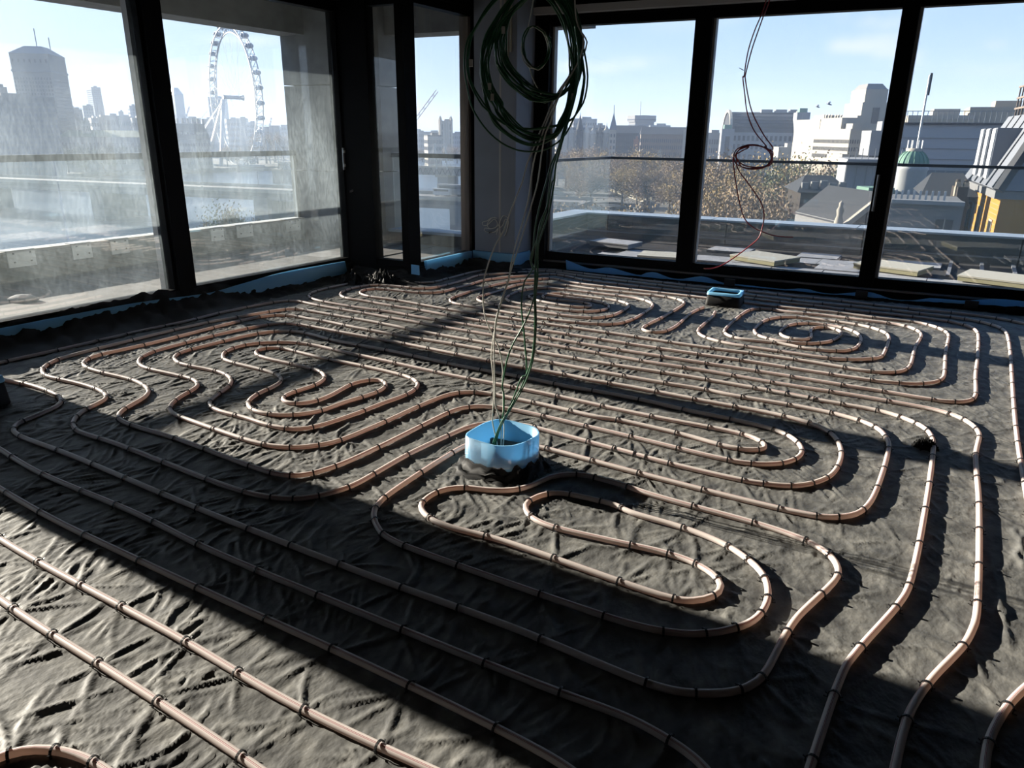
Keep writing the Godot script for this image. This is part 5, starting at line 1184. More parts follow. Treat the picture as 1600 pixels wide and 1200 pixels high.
	block("cluster tower with stepped top in the narrow return pane", -227.2, -1493.8, 0.20, 7.2, 22.0, -29.0, 23.7, "concrete_pale", "window_pale", 16, 3)
	block("lower part of the stepped cluster tower, against its side", -222.5, -1493.5, 0.20, 4.8, 20.0, -29.0, 18.0, "glass_tower", "window_pale", 14, 2)
	block("grey low roofline block in the corner panes, beside the thin tower", -175.2, -1101.1, 0.00, 12.4, 30.0, -29.0, 5.9, "stone_grey", "window_dark", 4, 8, {"group": "distant skyline blocks"})
	block("pale low roofline block in the corner panes, between the two corner panes", -157.5, -1103.8, 0.00, 16.0, 30.0, -29.0, 5.2, "concrete_pale", "window_dark", 4, 8, {"group": "distant skyline blocks"})
	block("long grey low roofline block in the corner panes, under the raised crane jib", -139.7, -1106.2, 0.00, 19.6, 30.0, -29.0, 3.7, "stone_grey", "window_dark", 4, 8, {"group": "distant skyline blocks"})
	block("broad grey low roofline block in the corner panes, behind the cream office", -117.2, -1108.8, 0.00, 25.1, 30.0, -29.0, 2.3, "stone_grey", "window_dark", 4, 8, {"group": "distant skyline blocks"})
	block("darker grey low roofline block in the corner panes, past the four-turret tower", -83.7, -1111.9, 0.00, 23.4, 30.0, -29.0, 0.9, "stone_grey", "window_dark", 4, 8, {"group": "distant skyline blocks"})
	block("cream office with a flat dark roof band among trees, in the corner pane", -77.1, -727.9, 0.15, 12.9, 24.0, -29.0, -1.3, "stone_white", "window_dark", 4, 9, {"roofmat": "slate"})
	var goth_ := block("square gothic stone tower with four pinnacles in the corner pane", -80.4, -903.4, 0.10, 13.2, 14.0, -29.0, 14.1, "stone_cream", "window_dark", 5, 3, {"fw": 0.3, "fh": 0.8, "name": "gothic_tower"})
	add_lathe(goth_, "pinnacle", Vector3(-6.1, 0, -6.5), [Vector2(1.5, 0), Vector2(1.5, 44.1), Vector2(1.7, 44.6), Vector2(0, 50.1)], "stone_cream", 8, false)
	add_lathe(goth_, "pinnacle", Vector3(-6.1, 0, 6.5), [Vector2(1.5, 0), Vector2(1.5, 44.1), Vector2(1.7, 44.6), Vector2(0, 50.1)], "stone_cream", 8, false)
	add_lathe(goth_, "pinnacle", Vector3(6.1, 0, -6.5), [Vector2(1.5, 0), Vector2(1.5, 44.1), Vector2(1.7, 44.6), Vector2(0, 50.1)], "stone_cream", 8, false)
	add_lathe(goth_, "pinnacle", Vector3(6.1, 0, 6.5), [Vector2(1.5, 0), Vector2(1.5, 44.1), Vector2(1.7, 44.6), Vector2(0, 50.1)], "stone_cream", 8, false)
	add_box(goth_, "buttress", Vector3(-3.3, 21.6, 7.2), Vector3(1.2, 43.1, 1), "stone_white")
	add_box(goth_, "buttress", Vector3(0.0, 21.6, 7.2), Vector3(1.2, 43.1, 1), "stone_white")
	add_box(goth_, "buttress", Vector3(3.3, 21.6, 7.2), Vector3(1.2, 43.1, 1), "stone_white")
	var fb := thing("railway_bridge", "river bridge with dark girders, stone piers and white masts, seen through the corner panes", "bridge", Vector3(-162.8, 0, -538.3), -0.405)
	add_box(fb, "girder", Vector3(92.8, -21.5, 0), Vector3(185.5, 4.5, 10), "steel_grey")
	add_box(fb, "footway", Vector3(92.8, -18.6, 7), Vector3(185.5, 0.8, 3.5), "stone_white")
	var gst := begin()
	for i in 46: bar(gst, Vector3(i * 4.0, -23.5, 5.2), Vector3(i * 4.0 + 2.0, -19.4, 5.2), 0.4); bar(gst, Vector3(i * 4.0 + 2.0, -19.4, 5.2), Vector3(i * 4.0 + 4.0, -23.5, 5.2), 0.4)
	piece(fb, "truss_web", done(gst), M.slate)
	gst = begin()
	for i in 61: bx(gst, Vector3(i * 3.0, -17.6, 8.6), Vector3(0.2, 1.3, 0.2))
	bx(gst, Vector3(92.8, -17.0, 8.6), Vector3(185.5, 0.18, 0.18))
	piece(fb, "footway_railing", done(gst), M.steel_white)
	add_box(fb, "pier", Vector3(0.0, -29, 0), Vector3(7, 11, 15), "stone_grey"); add_box(fb, "pier_cap", Vector3(0.0, -24, 0), Vector3(9, 1.4, 17), "stone_cream")
	gst = begin(); bar(gst, Vector3(-3.2, -20, 8.5), Vector3(-3.2, -4.5, 10.5), 0.55)
	for q in 6: bar(gst, Vector3(-3.2, -5.5, 10.3), Vector3(-3.2 + (q - 2.5) * 4.0, -18, 7.5), 0.12)
	piece(fb, "mast", done(gst), M.steel_white)
	gst = begin(); bar(gst, Vector3(4.2, -20, 8.5), Vector3(4.2, -4.5, 10.5), 0.55)
	for q in 6: bar(gst, Vector3(4.2, -5.5, 10.3), Vector3(4.2 + (q - 2.5) * 4.0, -18, 7.5), 0.12)
	piece(fb, "mast", done(gst), M.steel_white)
	add_box(fb, "pier", Vector3(43.7, -29, 0), Vector3(7, 11, 15), "stone_grey"); add_box(fb, "pier_cap", Vector3(43.7, -24, 0), Vector3(9, 1.4, 17), "stone_cream")
	gst = begin(); bar(gst, Vector3(40.5, -20, 8.5), Vector3(40.5, -4.5, 10.5), 0.55)
	for q in 6: bar(gst, Vector3(40.5, -5.5, 10.3), Vector3(40.5 + (q - 2.5) * 4.0, -18, 7.5), 0.12)
	piece(fb, "mast", done(gst), M.steel_white)
	gst = begin(); bar(gst, Vector3(47.9, -20, 8.5), Vector3(47.9, -4.5, 10.5), 0.55)
	for q in 6: bar(gst, Vector3(47.9, -5.5, 10.3), Vector3(47.9 + (q - 2.5) * 4.0, -18, 7.5), 0.12)
	piece(fb, "mast", done(gst), M.steel_white)
	add_box(fb, "pier", Vector3(87.3, -29, 0), Vector3(7, 11, 15), "stone_grey"); add_box(fb, "pier_cap", Vector3(87.3, -24, 0), Vector3(9, 1.4, 17), "stone_cream")
	gst = begin(); bar(gst, Vector3(84.1, -20, 8.5), Vector3(84.1, -4.5, 10.5), 0.55)
	for q in 6: bar(gst, Vector3(84.1, -5.5, 10.3), Vector3(84.1 + (q - 2.5) * 4.0, -18, 7.5), 0.12)
	piece(fb, "mast", done(gst), M.steel_white)
	gst = begin(); bar(gst, Vector3(91.5, -20, 8.5), Vector3(91.5, -4.5, 10.5), 0.55)
	for q in 6: bar(gst, Vector3(91.5, -5.5, 10.3), Vector3(91.5 + (q - 2.5) * 4.0, -18, 7.5), 0.12)
	piece(fb, "mast", done(gst), M.steel_white)
	add_box(fb, "pier", Vector3(131.0, -29, 0), Vector3(7, 11, 15), "stone_grey"); add_box(fb, "pier_cap", Vector3(131.0, -24, 0), Vector3(9, 1.4, 17), "stone_cream")
	gst = begin(); bar(gst, Vector3(127.8, -20, 8.5), Vector3(127.8, -4.5, 10.5), 0.55)
	for q in 6: bar(gst, Vector3(127.8, -5.5, 10.3), Vector3(127.8 + (q - 2.5) * 4.0, -18, 7.5), 0.12)
	piece(fb, "mast", done(gst), M.steel_white)
	gst = begin(); bar(gst, Vector3(135.2, -20, 8.5), Vector3(135.2, -4.5, 10.5), 0.55)
	for q in 6: bar(gst, Vector3(135.2, -5.5, 10.3), Vector3(135.2 + (q - 2.5) * 4.0, -18, 7.5), 0.12)
	piece(fb, "mast", done(gst), M.steel_white)
	add_box(fb, "pier", Vector3(174.6, -29, 0), Vector3(7, 11, 15), "stone_grey"); add_box(fb, "pier_cap", Vector3(174.6, -24, 0), Vector3(9, 1.4, 17), "stone_cream")
	gst = begin(); bar(gst, Vector3(171.4, -20, 8.5), Vector3(171.4, -4.5, 10.5), 0.55)
	for q in 6: bar(gst, Vector3(171.4, -5.5, 10.3), Vector3(171.4 + (q - 2.5) * 4.0, -18, 7.5), 0.12)
	piece(fb, "mast", done(gst), M.steel_white)
	gst = begin(); bar(gst, Vector3(178.8, -20, 8.5), Vector3(178.8, -4.5, 10.5), 0.55)
	for q in 6: bar(gst, Vector3(178.8, -5.5, 10.3), Vector3(178.8 + (q - 2.5) * 4.0, -18, 7.5), 0.12)
	piece(fb, "mast", done(gst), M.steel_white)
	var rb := thing("road_bridge", "long low pale road bridge crossing the river below the terrace rail", "bridge", Vector3(-423.1, 0, -391.4), -0.337)
	add_box(rb, "deck", Vector3(234.8, -20.2, -9), Vector3(469.6, 1.6, 20), "tarmac")
	add_box(rb, "near_parapet", Vector3(234.8, -19.0, 1), Vector3(469.6, 1.3, 0.6), "stone_white")
	add_box(rb, "far_parapet", Vector3(234.8, -18.9, -19), Vector3(469.6, 1.3, 0.6), "stone_white")
	add_box(rb, "edge_girder", Vector3(234.8, -21.5, 0.4), Vector3(469.6, 1.6, 1), "stone_grey")
	for i in 6: add_box(rb, "pier", Vector3(40 + i * 77.9, -28, -9), Vector3(6, 14, 22), "stone_grey")
	var lst := begin()
	for i in 16: bar(lst, Vector3(12 + i * 27.0, -19, -18), Vector3(12 + i * 27.0, -12.5, -18), 0.16); bx(lst, Vector3(12 + i * 27.0, -12.4, -17.4), Vector3(0.25, 0.2, 1.2))
	piece(rb, "lamp_posts", done(lst), M.steel_grey, "stuff")
	vehicle("white van on the road bridge seen in the corner pane", Vector3(-26.2, -19.4, -263.8), -0.337, "steel_white", 6.5, 2.6)
	vehicle("tall pale bus on the road bridge just past the white van", Vector3(-23.1, -19.4, -264.3), -0.337, "concrete_pale", 10.0, 4.0)
	block("grey slab block with pale top floors behind the turreted stone palace", 70.8, -809.9, 0.15, 24.0, 26.0, -29.0, 16.1, "concrete_pale", "window_dark", 9, 10)
	block("lower stepped grey block beside the grey slab, behind the turrets", 86.0, -797.4, 0.10, 10.2, 24.0, -29.0, 10.0, "stone_grey", "window_pale", 7, 5)
	var pal_ := block("cream turreted stone palace with dark steep roofs above bare trees", 55.7, -630.5, 0.10, 44.1, 26.0, -29.0, -0.1, "stone_white", "window_dark", 7, 26, {"roof": "hip", "rh": 7.0, "ridge": 0.9, "roofmat": "slate", "fw": 0.35, "name": "turreted_palace"})
	add_lathe(pal_, "turret", Vector3(-20.3, 0, 13), [Vector2(2.6, 0), Vector2(2.6, 31.6), Vector2(3.0, 32.0), Vector2(0.3, 37.9), Vector2(0, 40.9)], "stone_white" if 0 % 3 else "slate", 10, false)
	add_lathe(pal_, "turret", Vector3(-15.9, 0, 13), [Vector2(2.6, 0), Vector2(2.6, 32.8), Vector2(3.0, 33.4), Vector2(0.3, 41.9), Vector2(0, 44.9)], "stone_white" if 1 % 3 else "slate", 10, false)
	add_lathe(pal_, "turret", Vector3(-11.0, 0, 13), [Vector2(2.6, 0), Vector2(2.6, 31.3), Vector2(3.0, 31.7), Vector2(0.3, 36.9), Vector2(0, 39.9)], "stone_white" if 2 % 3 else "slate", 10, false)
	add_lathe(pal_, "turret", Vector3(-4.4, 0, 13), [Vector2(2.6, 0), Vector2(2.6, 33.7), Vector2(3.0, 34.5), Vector2(0.3, 44.9), Vector2(0, 47.9)], "stone_white" if 3 % 3 else "slate", 10, false)
	add_lathe(pal_, "turret", Vector3(0.9, 0, 13), [Vector2(2.6, 0), Vector2(2.6, 31.6), Vector2(3.0, 32.0), Vector2(0.3, 37.9), Vector2(0, 40.9)], "stone_white" if 4 % 3 else "slate", 10, false)
	add_lathe(pal_, "turret", Vector3(6.2, 0, 13), [Vector2(2.6, 0), Vector2(2.6, 31.0), Vector2(3.0, 31.3), Vector2(0.3, 35.9), Vector2(0, 38.9)], "stone_white" if 5 % 3 else "slate", 10, false)
	add_lathe(pal_, "turret", Vector3(11.5, 0, 13), [Vector2(2.6, 0), Vector2(2.6, 31.3), Vector2(3.0, 31.7), Vector2(0.3, 36.9), Vector2(0, 39.9)], "stone_white" if 6 % 3 else "slate", 10, false)
	add_lathe(pal_, "turret", Vector3(16.8, 0, 13), [Vector2(2.6, 0), Vector2(2.6, 31.6), Vector2(3.0, 32.0), Vector2(0.3, 37.9), Vector2(0, 40.9)], "stone_white" if 7 % 3 else "slate", 10, false)
	add_lathe(pal_, "turret", Vector3(20.3, 0, 13), [Vector2(2.6, 0), Vector2(2.6, 31.0), Vector2(3.0, 31.3), Vector2(0.3, 35.9), Vector2(0, 38.9)], "stone_white" if 8 % 3 else "slate", 10, false)
	add_box(pal_, "gable", Vector3(-19.4, 30.9, 12), Vector3(3.2, 6, 3), "stone_cream")
	add_box(pal_, "gable", Vector3(-15.9, 30.9, 12), Vector3(3.2, 6, 3), "stone_cream")
	add_box(pal_, "gable", Vector3(-12.3, 30.9, 12), Vector3(3.2, 6, 3), "stone_cream")
	add_box(pal_, "gable", Vector3(-8.8, 30.9, 12), Vector3(3.2, 6, 3), "stone_cream")
	add_box(pal_, "gable", Vector3(-5.3, 30.9, 12), Vector3(3.2, 6, 3), "stone_cream")
	add_box(pal_, "gable", Vector3(-1.8, 30.9, 12), Vector3(3.2, 6, 3), "stone_cream")
	add_box(pal_, "gable", Vector3(1.8, 30.9, 12), Vector3(3.2, 6, 3), "stone_cream")
	add_box(pal_, "gable", Vector3(5.3, 30.9, 12), Vector3(3.2, 6, 3), "stone_cream")
	add_box(pal_, "gable", Vector3(8.8, 30.9, 12), Vector3(3.2, 6, 3), "stone_cream")
	add_box(pal_, "gable", Vector3(12.3, 30.9, 12), Vector3(3.2, 6, 3), "stone_cream")
	add_box(pal_, "gable", Vector3(15.9, 30.9, 12), Vector3(3.2, 6, 3), "stone_cream")
	add_box(pal_, "gable", Vector3(19.4, 30.9, 12), Vector3(3.2, 6, 3), "stone_cream")
	var spt_ := block("slim pointed stone turret tower rising over the bare trees", 75.7, -600.2, 0.00, 4.8, 10.0, -29.0, 5.3, "stone_white", "window_dark", 7, 2, {"roof": "hip", "rh": 13.0, "ridge": 0.0, "roofmat": "lead", "name": "spire_tower"})
	add_box(spt_, "finial", Vector3(0, 49.3, 0), Vector3(0.5, 6, 0.5), "lead")
	block("dark steep-roofed mansion row past the slim turret tower", 95.8, -644.9, 0.05, 25.7, 24.0, -29.0, 3.2, "brick_dull", "window_dark", 6, 16, {"roof": "hip", "rh": 6.0, "ridge": 0.95, "roofmat": "slate"})
	var ent_ := block("big grey tower with notched overhanging crown and roof mast", 145.7, -901.3, 0.30, 22.2, 26.0, -29.0, 20.5, "stone_grey", "window_pale", 11, 9, {"fw": 0.6, "name": "crowned_tower"})
	add_box(ent_, "crown", Vector3(0, 48.5, 0), Vector3(24.9, 7, 30), "stone_grey"); add_box(ent_, "crown_slot", Vector3(0, 47.5, 0), Vector3(25.1, 1.4, 30.6), "window_dark"); add_box(ent_, "mast", Vector3(-2, 59.5, 0), Vector3(0.6, 16, 0.6), "steel_grey")
	block("wide dark roofed office range between the crowned tower and the first dark mullion", 107.1, -561.9, 0.05, 32.0, 24.0, -29.0, 2.4, "roof_brown", "window_dark", 6, 22, {"roof": "hip", "rh": 5.0, "ridge": 0.97, "roofmat": "slate"})
	block("small brick chimney house glowing red beside the slim turret tower", 84.1, -537.5, 0.00, 3.5, 8.0, -29.0, -2.0, "brick_red", "window_dark", 3, 2)
	block("white rendered end wall just before the first dark mullion of the clear doors", 117.0, -532.3, 0.00, 3.4, 10.0, -29.0, 4.5, "stone_white", "window_dark", 0, 1)
	block("grey hall with pale rooftop boxes seen above the crowned tower's neighbours", 162.3, -878.1, 0.10, 22.3, 26.0, -29.0, 11.5, "concrete_pale", "window_pale", 4, 8)
	var nd := thing("obelisk", "tall pale stone obelisk on a dark pedestal on the river embankment", "obelisk", Vector3(70.7, -28, -375.6), 0.4)
	var ns := begin(); lathe(ns, Vector3.ZERO, [Vector2(1.75, 5.5), Vector2(1.15, 21.8), Vector2(0, 23.3)], 4)
	piece(nd, "shaft", done(ns), M.stone_white); add_box(nd, "pedestal", Vector3(0, 2.7, 0), Vector3(3.4, 5.6, 3.4), "stone_grey"); add_box(nd, "plinth", Vector3(0, 0.4, 0), Vector3(8, 1.2, 8), "quay_stone")
	for s in [-1.0, 1.0]: add_lathe(nd, "sphinx", Vector3(s * 6.0, 0.3, 1), [Vector2(1.2, 0), Vector2(1.3, 1.2), Vector2(0.6, 2.4), Vector2(0.5, 3.0), Vector2(0, 3.3)], "slate", 8)
	quay(Vector3(63.3, 0, -357.8), Vector3(58.4, 0, -402.9), 0)
	quay(Vector3(58.4, 0, -402.9), Vector3(54.9, 0, -460.9), 1)
	quay(Vector3(54.9, 0, -460.9), Vector3(43.9, 0, -515.0), 2)
	quay(Vector3(44.9, 0, -289.3), Vector3(63.3, 0, -357.8), 3)
	vessel("river_pier", "dark moored pier building with glazed upper deck beyond the green cables", Vector3(42.0, -33.0, -558.5), 0.27, 34.0, 11.0, "slate", "glass_tower")
	vessel("pontoon", "glazed dark pontoon tower moored by the embankment wall", Vector3(48.4, -33.0, -468.1), 0.25, 13.0, 13.0, "glass_tower", "slate")
	vessel("river_boat", "pale gangway boat with white rails moored before the dark pier", Vector3(37.3, -33.0, -493.4), 0.27, 30.0, 4.0, "steel_white", "concrete_pale")
	vessel("launch", "small white launch lying off the embankment wall", Vector3(53.5, -33.0, -422.5), 0.22, 12.0, 3.0, "steel_white", "slate")
	vessel("tour_boat", "small white boat out on the river in the narrow return pane", Vector3(-99.4, -33.0, -695.7), 0.49, 14.0, 3.4, "steel_white", "slate")
	var em := thing("arched_building", "big grey office over a station with a dark arched roof and four pale towers", "building", Vector3(164.6, -29.0, -524.8), -0.184)
	add_box(em, "walls", Vector3(0, 16.5, 0), Vector3(45.1, 33.1, 60), "concrete_pale")
	var es := begin(); windows_on(es, 45.1, 60.0, 4.0, 20.5, 2, 14, 0.5, 0.8, 0.2); piece(em, "tall_windows", done(es), M.window_dark, "stuff")
	es = begin(); windows_on(es, 45.1, 60.0, 21.8, 32.1, 2, 16, 0.55, 0.6, 0.2); piece(em, "attic_windows", done(es), M.slate, "stuff")
	piece(em, "barrel_roof", barrel(42.4, 60.0, 33.1, 13.0), M.slate)
	for s in [-1.0, 1.0]: piece(em, "roof_arch", arch_ring(61.0, 13.6, 1.6, Vector3(s * 21.2, 33.1, 0)), M.stone_white)
	add_box(em, "tower", Vector3(-23.4, 17.5, 31), Vector3(7.7, 35.1, 14), "concrete_pale"); add_box(em, "tower_slot", Vector3(-23.4, 21.8, 38.1), Vector3(2.7, 17.5, 0.4), "window_dark"); add_box(em, "tower_cap", Vector3(-23.4, 36.3, 31), Vector3(4.6, 2.4, 9), "copper_green")
	add_box(em, "tower", Vector3(20.7, 22.5, 31), Vector3(7.7, 45.1, 14), "concrete_pale"); add_box(em, "tower_slot", Vector3(20.7, 28.0, 38.1), Vector3(2.7, 22.5, 0.4), "window_dark"); add_box(em, "tower_cap", Vector3(20.7, 46.3, 31), Vector3(4.6, 2.4, 9), "copper_green")
	for k in 3: add_box(em, "rooftop_plant", Vector3(2.3 + k * 9.0, 46.5, 6), Vector3(7, 2, 8), "steel_grey")
	block("plain grey range running on before the arched roof building, by the first dark mullion", 135.8, -535.0, 0.10, 12.5, 24.0, -29.0, 2.7, "concrete_pale", "window_dark", 5, 8)
	block("low cream block with roof parapet in front of the arched roof building", 145.5, -412.1, 0.20, 12.0, 14.0, -29.0, -4.5, "stone_white", "window_dark", 2, 10)
	var ad_ := block("tall white stone office with two fluted turret bays, lit by the sun", 143.7, -365.8, 0.45, 14.5, 26.0, -29.0, 8.3, "stone_white", "window_dark", 0, 9, {"name": "fluted_office"})
	fluted(ad_, -5.2, 3.8, 38.8, 14.5, 3)
	fluted(ad_, 0.3, 3.8, 38.8, 14.5, 3)
	fluted(ad_, 5.5, 3.8, 38.8, 14.5, 3)
	var sm_ := block("white stepped stone office with rows of windows below the niche tower block", 122.1, -288.2, 0.50, 10.2, 26.0, -29.0, 3.5, "stone_white", "window_dark", 11, 11, {"fw": 0.45, "fh": 0.5, "name": "stepped_office"})
	add_box(sm_, "setback", Vector3(1.2, 35.0, -6), Vector3(7.2, 5, 14), "stone_white")
	var nt_ := block("massive white tower with domed shoulders and a tall arched niche, above the stepped office", 144.9, -324.1, 0.35, 11.2, 20.0, -29.0, 15.0, "stone_white", "window_dark", 0, 4, {"roof": "none", "name": "niche_tower"})
	add_box(nt_, "top_stage", Vector3(0.0, 46.0, 0), Vector3(8.7, 6.0, 16), "stone_white"); piece(nt_, "cap", tapered(8.3, 15.0, 5.6, 10.0, 49.0, 2.2), M.stone_grey)
	add_box(nt_, "niche", Vector3(0, 39.0, 10.1), Vector3(2.6, 6, 0.4), "window_dark")
	for s in [-1.0, 1.0]: add_box(nt_, "shoulder", Vector3(s * 5.6, 19.5, 2), Vector3(3.2, 39.0, 18), "stone_white")
	add_box(nt_, "cornice", Vector3(0, 33.0, 0), Vector3(12.7, 0.8, 21.5), "stone_cream")
	block("wide white upper storeys either side of the niche tower, with dark balcony band", 148.4, -329.1, 0.35, 26.6, 22.0, -29.0, 7.6, "stone_white", "window_dark", 8, 18, {"fw": 0.3, "fh": 0.5})
	block("dark modern rooftop storey with a long balcony below the niche tower", 78.7, -167.4, 0.20, 5.8, 10.0, -29.0, 2.0, "concrete_pale", "window_dark", 2, 9, {"fw": 0.8, "fh": 0.7})
	var sc_ := block("white sheeted scaffold box with ribbed panels beside the second dark mullion", 56.3, -122.7, 0.15, 7.5, 10.0, -29.0, -1.7, "sheeting", "window_pale", 0, 3, {"roof": "none", "name": "scaffold_shelter", "cat": "scaffold"})
	for i in 6: add_box(sc_, "sheet_rib", Vector3(-3.59 + i * 1.42, 24.3, 5.1), Vector3(0.12, 5, 0.2), "steel_grey")
	add_box(sc_, "roof_walkway", Vector3(0, 27.3, 1), Vector3(7.9, 0.3, 13), "concrete_pale")
	for i in 9: add_box(sc_, "guard_post", Vector3(-3.59 + i * 0.90, 28.2, 6), Vector3(0.1, 1.6, 0.1), "steel_grey")
	var sh_ := block("long building wrapped in pale sheeting with a row of panels and roof plant", 79.3, -140.1, 0.10, 18.4, 22.0, -29.0, 4.1, "sheeting", "window_pale", 0, 4, {"roof": "none", "name": "sheeted_building"})
	for i in 12: add_box(sh_, "sheet_panel", Vector3(-8.45 + i * 1.53, 24.1, 11.2), Vector3(1.45, 2.6, 0.3), "lead")
	add_box(sh_, "edge_beam", Vector3(0, 32.9, 11.1), Vector3(18.4, 0.35, 0.5), "slate"); add_box(sh_, "lower_sheet", Vector3(0, 20.1, 11.3), Vector3(18.4, 4.4, 0.2), "sheeting_blue")
	for i in 3: add_box(sh_, "sheet_fold", Vector3(0, 30.6 - i * 1.7, 11.05), Vector3(18.4, 0.08, 0.15), "stone_grey")
	for i in 24: add_box(sh_, "guard_post", Vector3(-8.82 + i * 0.77, 34.0, 10.6), Vector3(0.1, 1.9, 0.1), "steel_grey")
	add_box(sh_, "guard_rail", Vector3(0, 34.9, 10.6), Vector3(18.0, 0.1, 0.1), "steel_grey")
	block("pale stone block with set-back roof seen over the long sheeted building, nearer the dome", 128.0, -237.7, 0.10, 17.1, 20.0, -29.0, 7.0, "stone_cream", "window_dark", 4, 22, {"roofmat": "stone_white"})
	block("taller cream block seen over the long sheeted building, next to the brick house", 147.1, -239.4, 0.10, 16.6, 22.0, -29.0, 9.5, "stone_cream", "window_dark", 5, 20)
	var dm := thing("copper_dome", "green copper dome on a white round drum with railed top and flagpole", "dome", Vector3(43.6, -1.4, -84.4))
	add_lathe(dm, "drum", Vector3.ZERO, [Vector2(1.62, -8), Vector2(1.62, -0.5), Vector2(1.75, -0.3), Vector2(1.65, 0)], "steel_white", 28)
	var dp := []
	for i in 11: dp.append(Vector2(1.62 * cos(PI * 0.46 * i / 10.0) + 0.02, 1.70 * sin(PI * 0.5 * i / 10.0)))
	dp.append(Vector2(0, 1.72)); add_lathe(dm, "dome_shell", Vector3.ZERO, dp, "copper_green", 28)
	for i in 18:
		var rs := begin(); var pf := TAU * i / 18.0
		for j in 10: bar(rs, Vector3(sin(pf) * dp[j].x, dp[j].y, cos(pf) * dp[j].x), Vector3(sin(pf) * dp[j + 1].x, dp[j + 1].y, cos(pf) * dp[j + 1].x), 0.1)
		piece(dm, "dome_rib", done(rs), M.copper_green)
	add_lathe(dm, "cap", Vector3(0, 1.78, 0), [Vector2(0.8, -0.3), Vector2(0.85, 0.1), Vector2(0, 0.12)], "stone_white", 16)
	for i in 8: add_box(dm, "cap_railing", Vector3(sin(TAU * i / 8) * 0.75, 2.28, cos(TAU * i / 8) * 0.75), Vector3(0.08, 0.9, 0.08), "steel_white")
	add_box(dm, "flagpole", Vector3(0.25, 5.58, 0), Vector3(0.16, 7.4, 0.16), "steel_white"); add_box(dm, "flag", Vector3(0.42, 8.38, 0), Vector3(0.3, 2.2, 0.06), "slate", 0.4)
	add_box(dm, "side_roof", Vector3(3.6, -3.2, 0.5), Vector3(2.8, 2.6, 3), "copper_green"); add_box(dm, "side_roof", Vector3(-3.8, -3.4, 0.5), Vector3(2.8, 2.4, 3), "copper_green")
	add_lathe(dm, "statue", Vector3(5.2, -4.2, 1.4), [Vector2(0.5, 0), Vector2(0.4, 1.2), Vector2(0.2, 2.0), Vector2(0.3, 2.4), Vector2(0, 2.8)], "copper_green", 7)
	for i in 14: add_lathe(dm, "baluster", Vector3(-4.6 + i * 0.7, -6.6, 3.4), [Vector2(0.2, 0), Vector2(0.28, 0.4), Vector2(0.15, 0.9), Vector2(0.2, 1.3), Vector2(0, 1.4)], "stone_grey", 6)
	brick_house(Vector3(32.41, -1.80, -50.50), Vector3(39.75, -1.88, -67.11))
	var pb_ := block("grey rendered parapet block with a row of white rooftop stubs in front of the dome", 26.2, -48.3, 0.05, 3.9, 6.0, -29.0, -2.1, "stone_grey", "window_dark", 0, 5, {"roof": "none", "name": "parapet_block"})
	add_box(pb_, "coping", Vector3(0, 26.87, 3), Vector3(3.87, 0.22, 0.8), "concrete_pale")
	for i in 9: add_box(pb_, "roof_stub", Vector3(-1.74 + i * 0.33, 27.22, 2.2), Vector3(0.12, 0.55, 0.12), "steel_white")
	add_box(pb_, "dormer_window", Vector3(1.08, 25.52, 3.05), Vector3(0.9, 0.8, 0.12), "window_dark"); add_box(pb_, "window_frame", Vector3(1.08, 25.52, 3.1), Vector3(0.06, 0.9, 0.1), "stone_white")
	block("dark slate roof range with dormer between the parapet block and the yellow brick house", 36.4, -64.4, 0.10, 2.9, 8.0, -29.0, -2.8, "brick_dull", "window_dark", 1, 4, {"roof": "hip", "rh": 1.6, "ridge": 0.8, "roofmat": "slate", "low": 25.0, "high": 0.4, "name": "slate_house"})
	var ck_ := block("pair of tall dark chimney stacks beside the yellow brick house", 33.9, -57.9, 0.20, 0.7, 2.2, -29.0, -1.9, "brick_dull", "window_dark", 0, 2, {"roof": "none", "name": "chimney_stack", "cat": "chimney"})
	for s in [-0.28, 0.28]: add_box(ck_, "chimney_shaft", Vector3(s, 26.92, 0.4), Vector3(0.3, 1.0, 0.5), "stone_cream"); add_lathe(ck_, "chimney_pot", Vector3(s, 27.12, 0.3), [Vector2(0.2, 0), Vector2(0.16, 0.5), Vector2(0, 0.52)], "brick_dull", 8)
	var pd := thing("pediment_roof", "grey pitched roof with pale stone gable edges, statue and dark dormers", "roof", Vector3(36.8, -3.7, -82.1), 0.079)
	piece(pd, "roof_slope", gable(7.5, 12.0, 3.2), M.slate); add_box(pd, "wall", Vector3(0, -16, 0), Vector3(7.2, 26, 11.6), "stone_grey")
	var gs := begin()
	for s in [-1.0, 1.0]: bar(gs, Vector3(s * 4.0, -3.3, 6.2), Vector3(0, 0.1, 6.2), 0.5, 0.5)
	bar(gs, Vector3(-4.0, -3.4, 6.2), Vector3(4.0, -3.4, 6.2), 0.5); piece(pd, "gable_moulding", done(gs), M.stone_white)
	add_lathe(pd, "statue", Vector3(-4.6, -3.6, 6.2), [Vector2(0.5, 0), Vector2(0.45, 0.8), Vector2(0.28, 1.4), Vector2(0.38, 1.9), Vector2(0.2, 2.3), Vector2(0.24, 2.6), Vector2(0, 2.9)], "stone_white", 8)
	var lr_ := block("dark jumble of low roofs and plant among the brown trees, before the pediment roof", 42.5, -106.9, 0.20, 5.9, 10.0, -29.0, -5.5, "brick_dull", "window_dark", 2, 8, {"roof": "hip", "rh": 2.0, "ridge": 0.6, "roofmat": "slate", "low": 10.0, "name": "low_roofs"})
	for i in 5: add_box(lr_, "roof_unit", Vector3(-2.4 + i * 1.2, 24.1, 4), Vector3(0.8, 1.2 + 0.3 * (i % 3), 0.9), "stone_grey")
	block("old white tiled building side with light wells behind the sheeted scaffold box", 75.8, -181.8, 0.50, 4.9, 14.0, -29.0, -5.0, "stone_white", "window_dark", 5, 6, {"fw": 0.4})
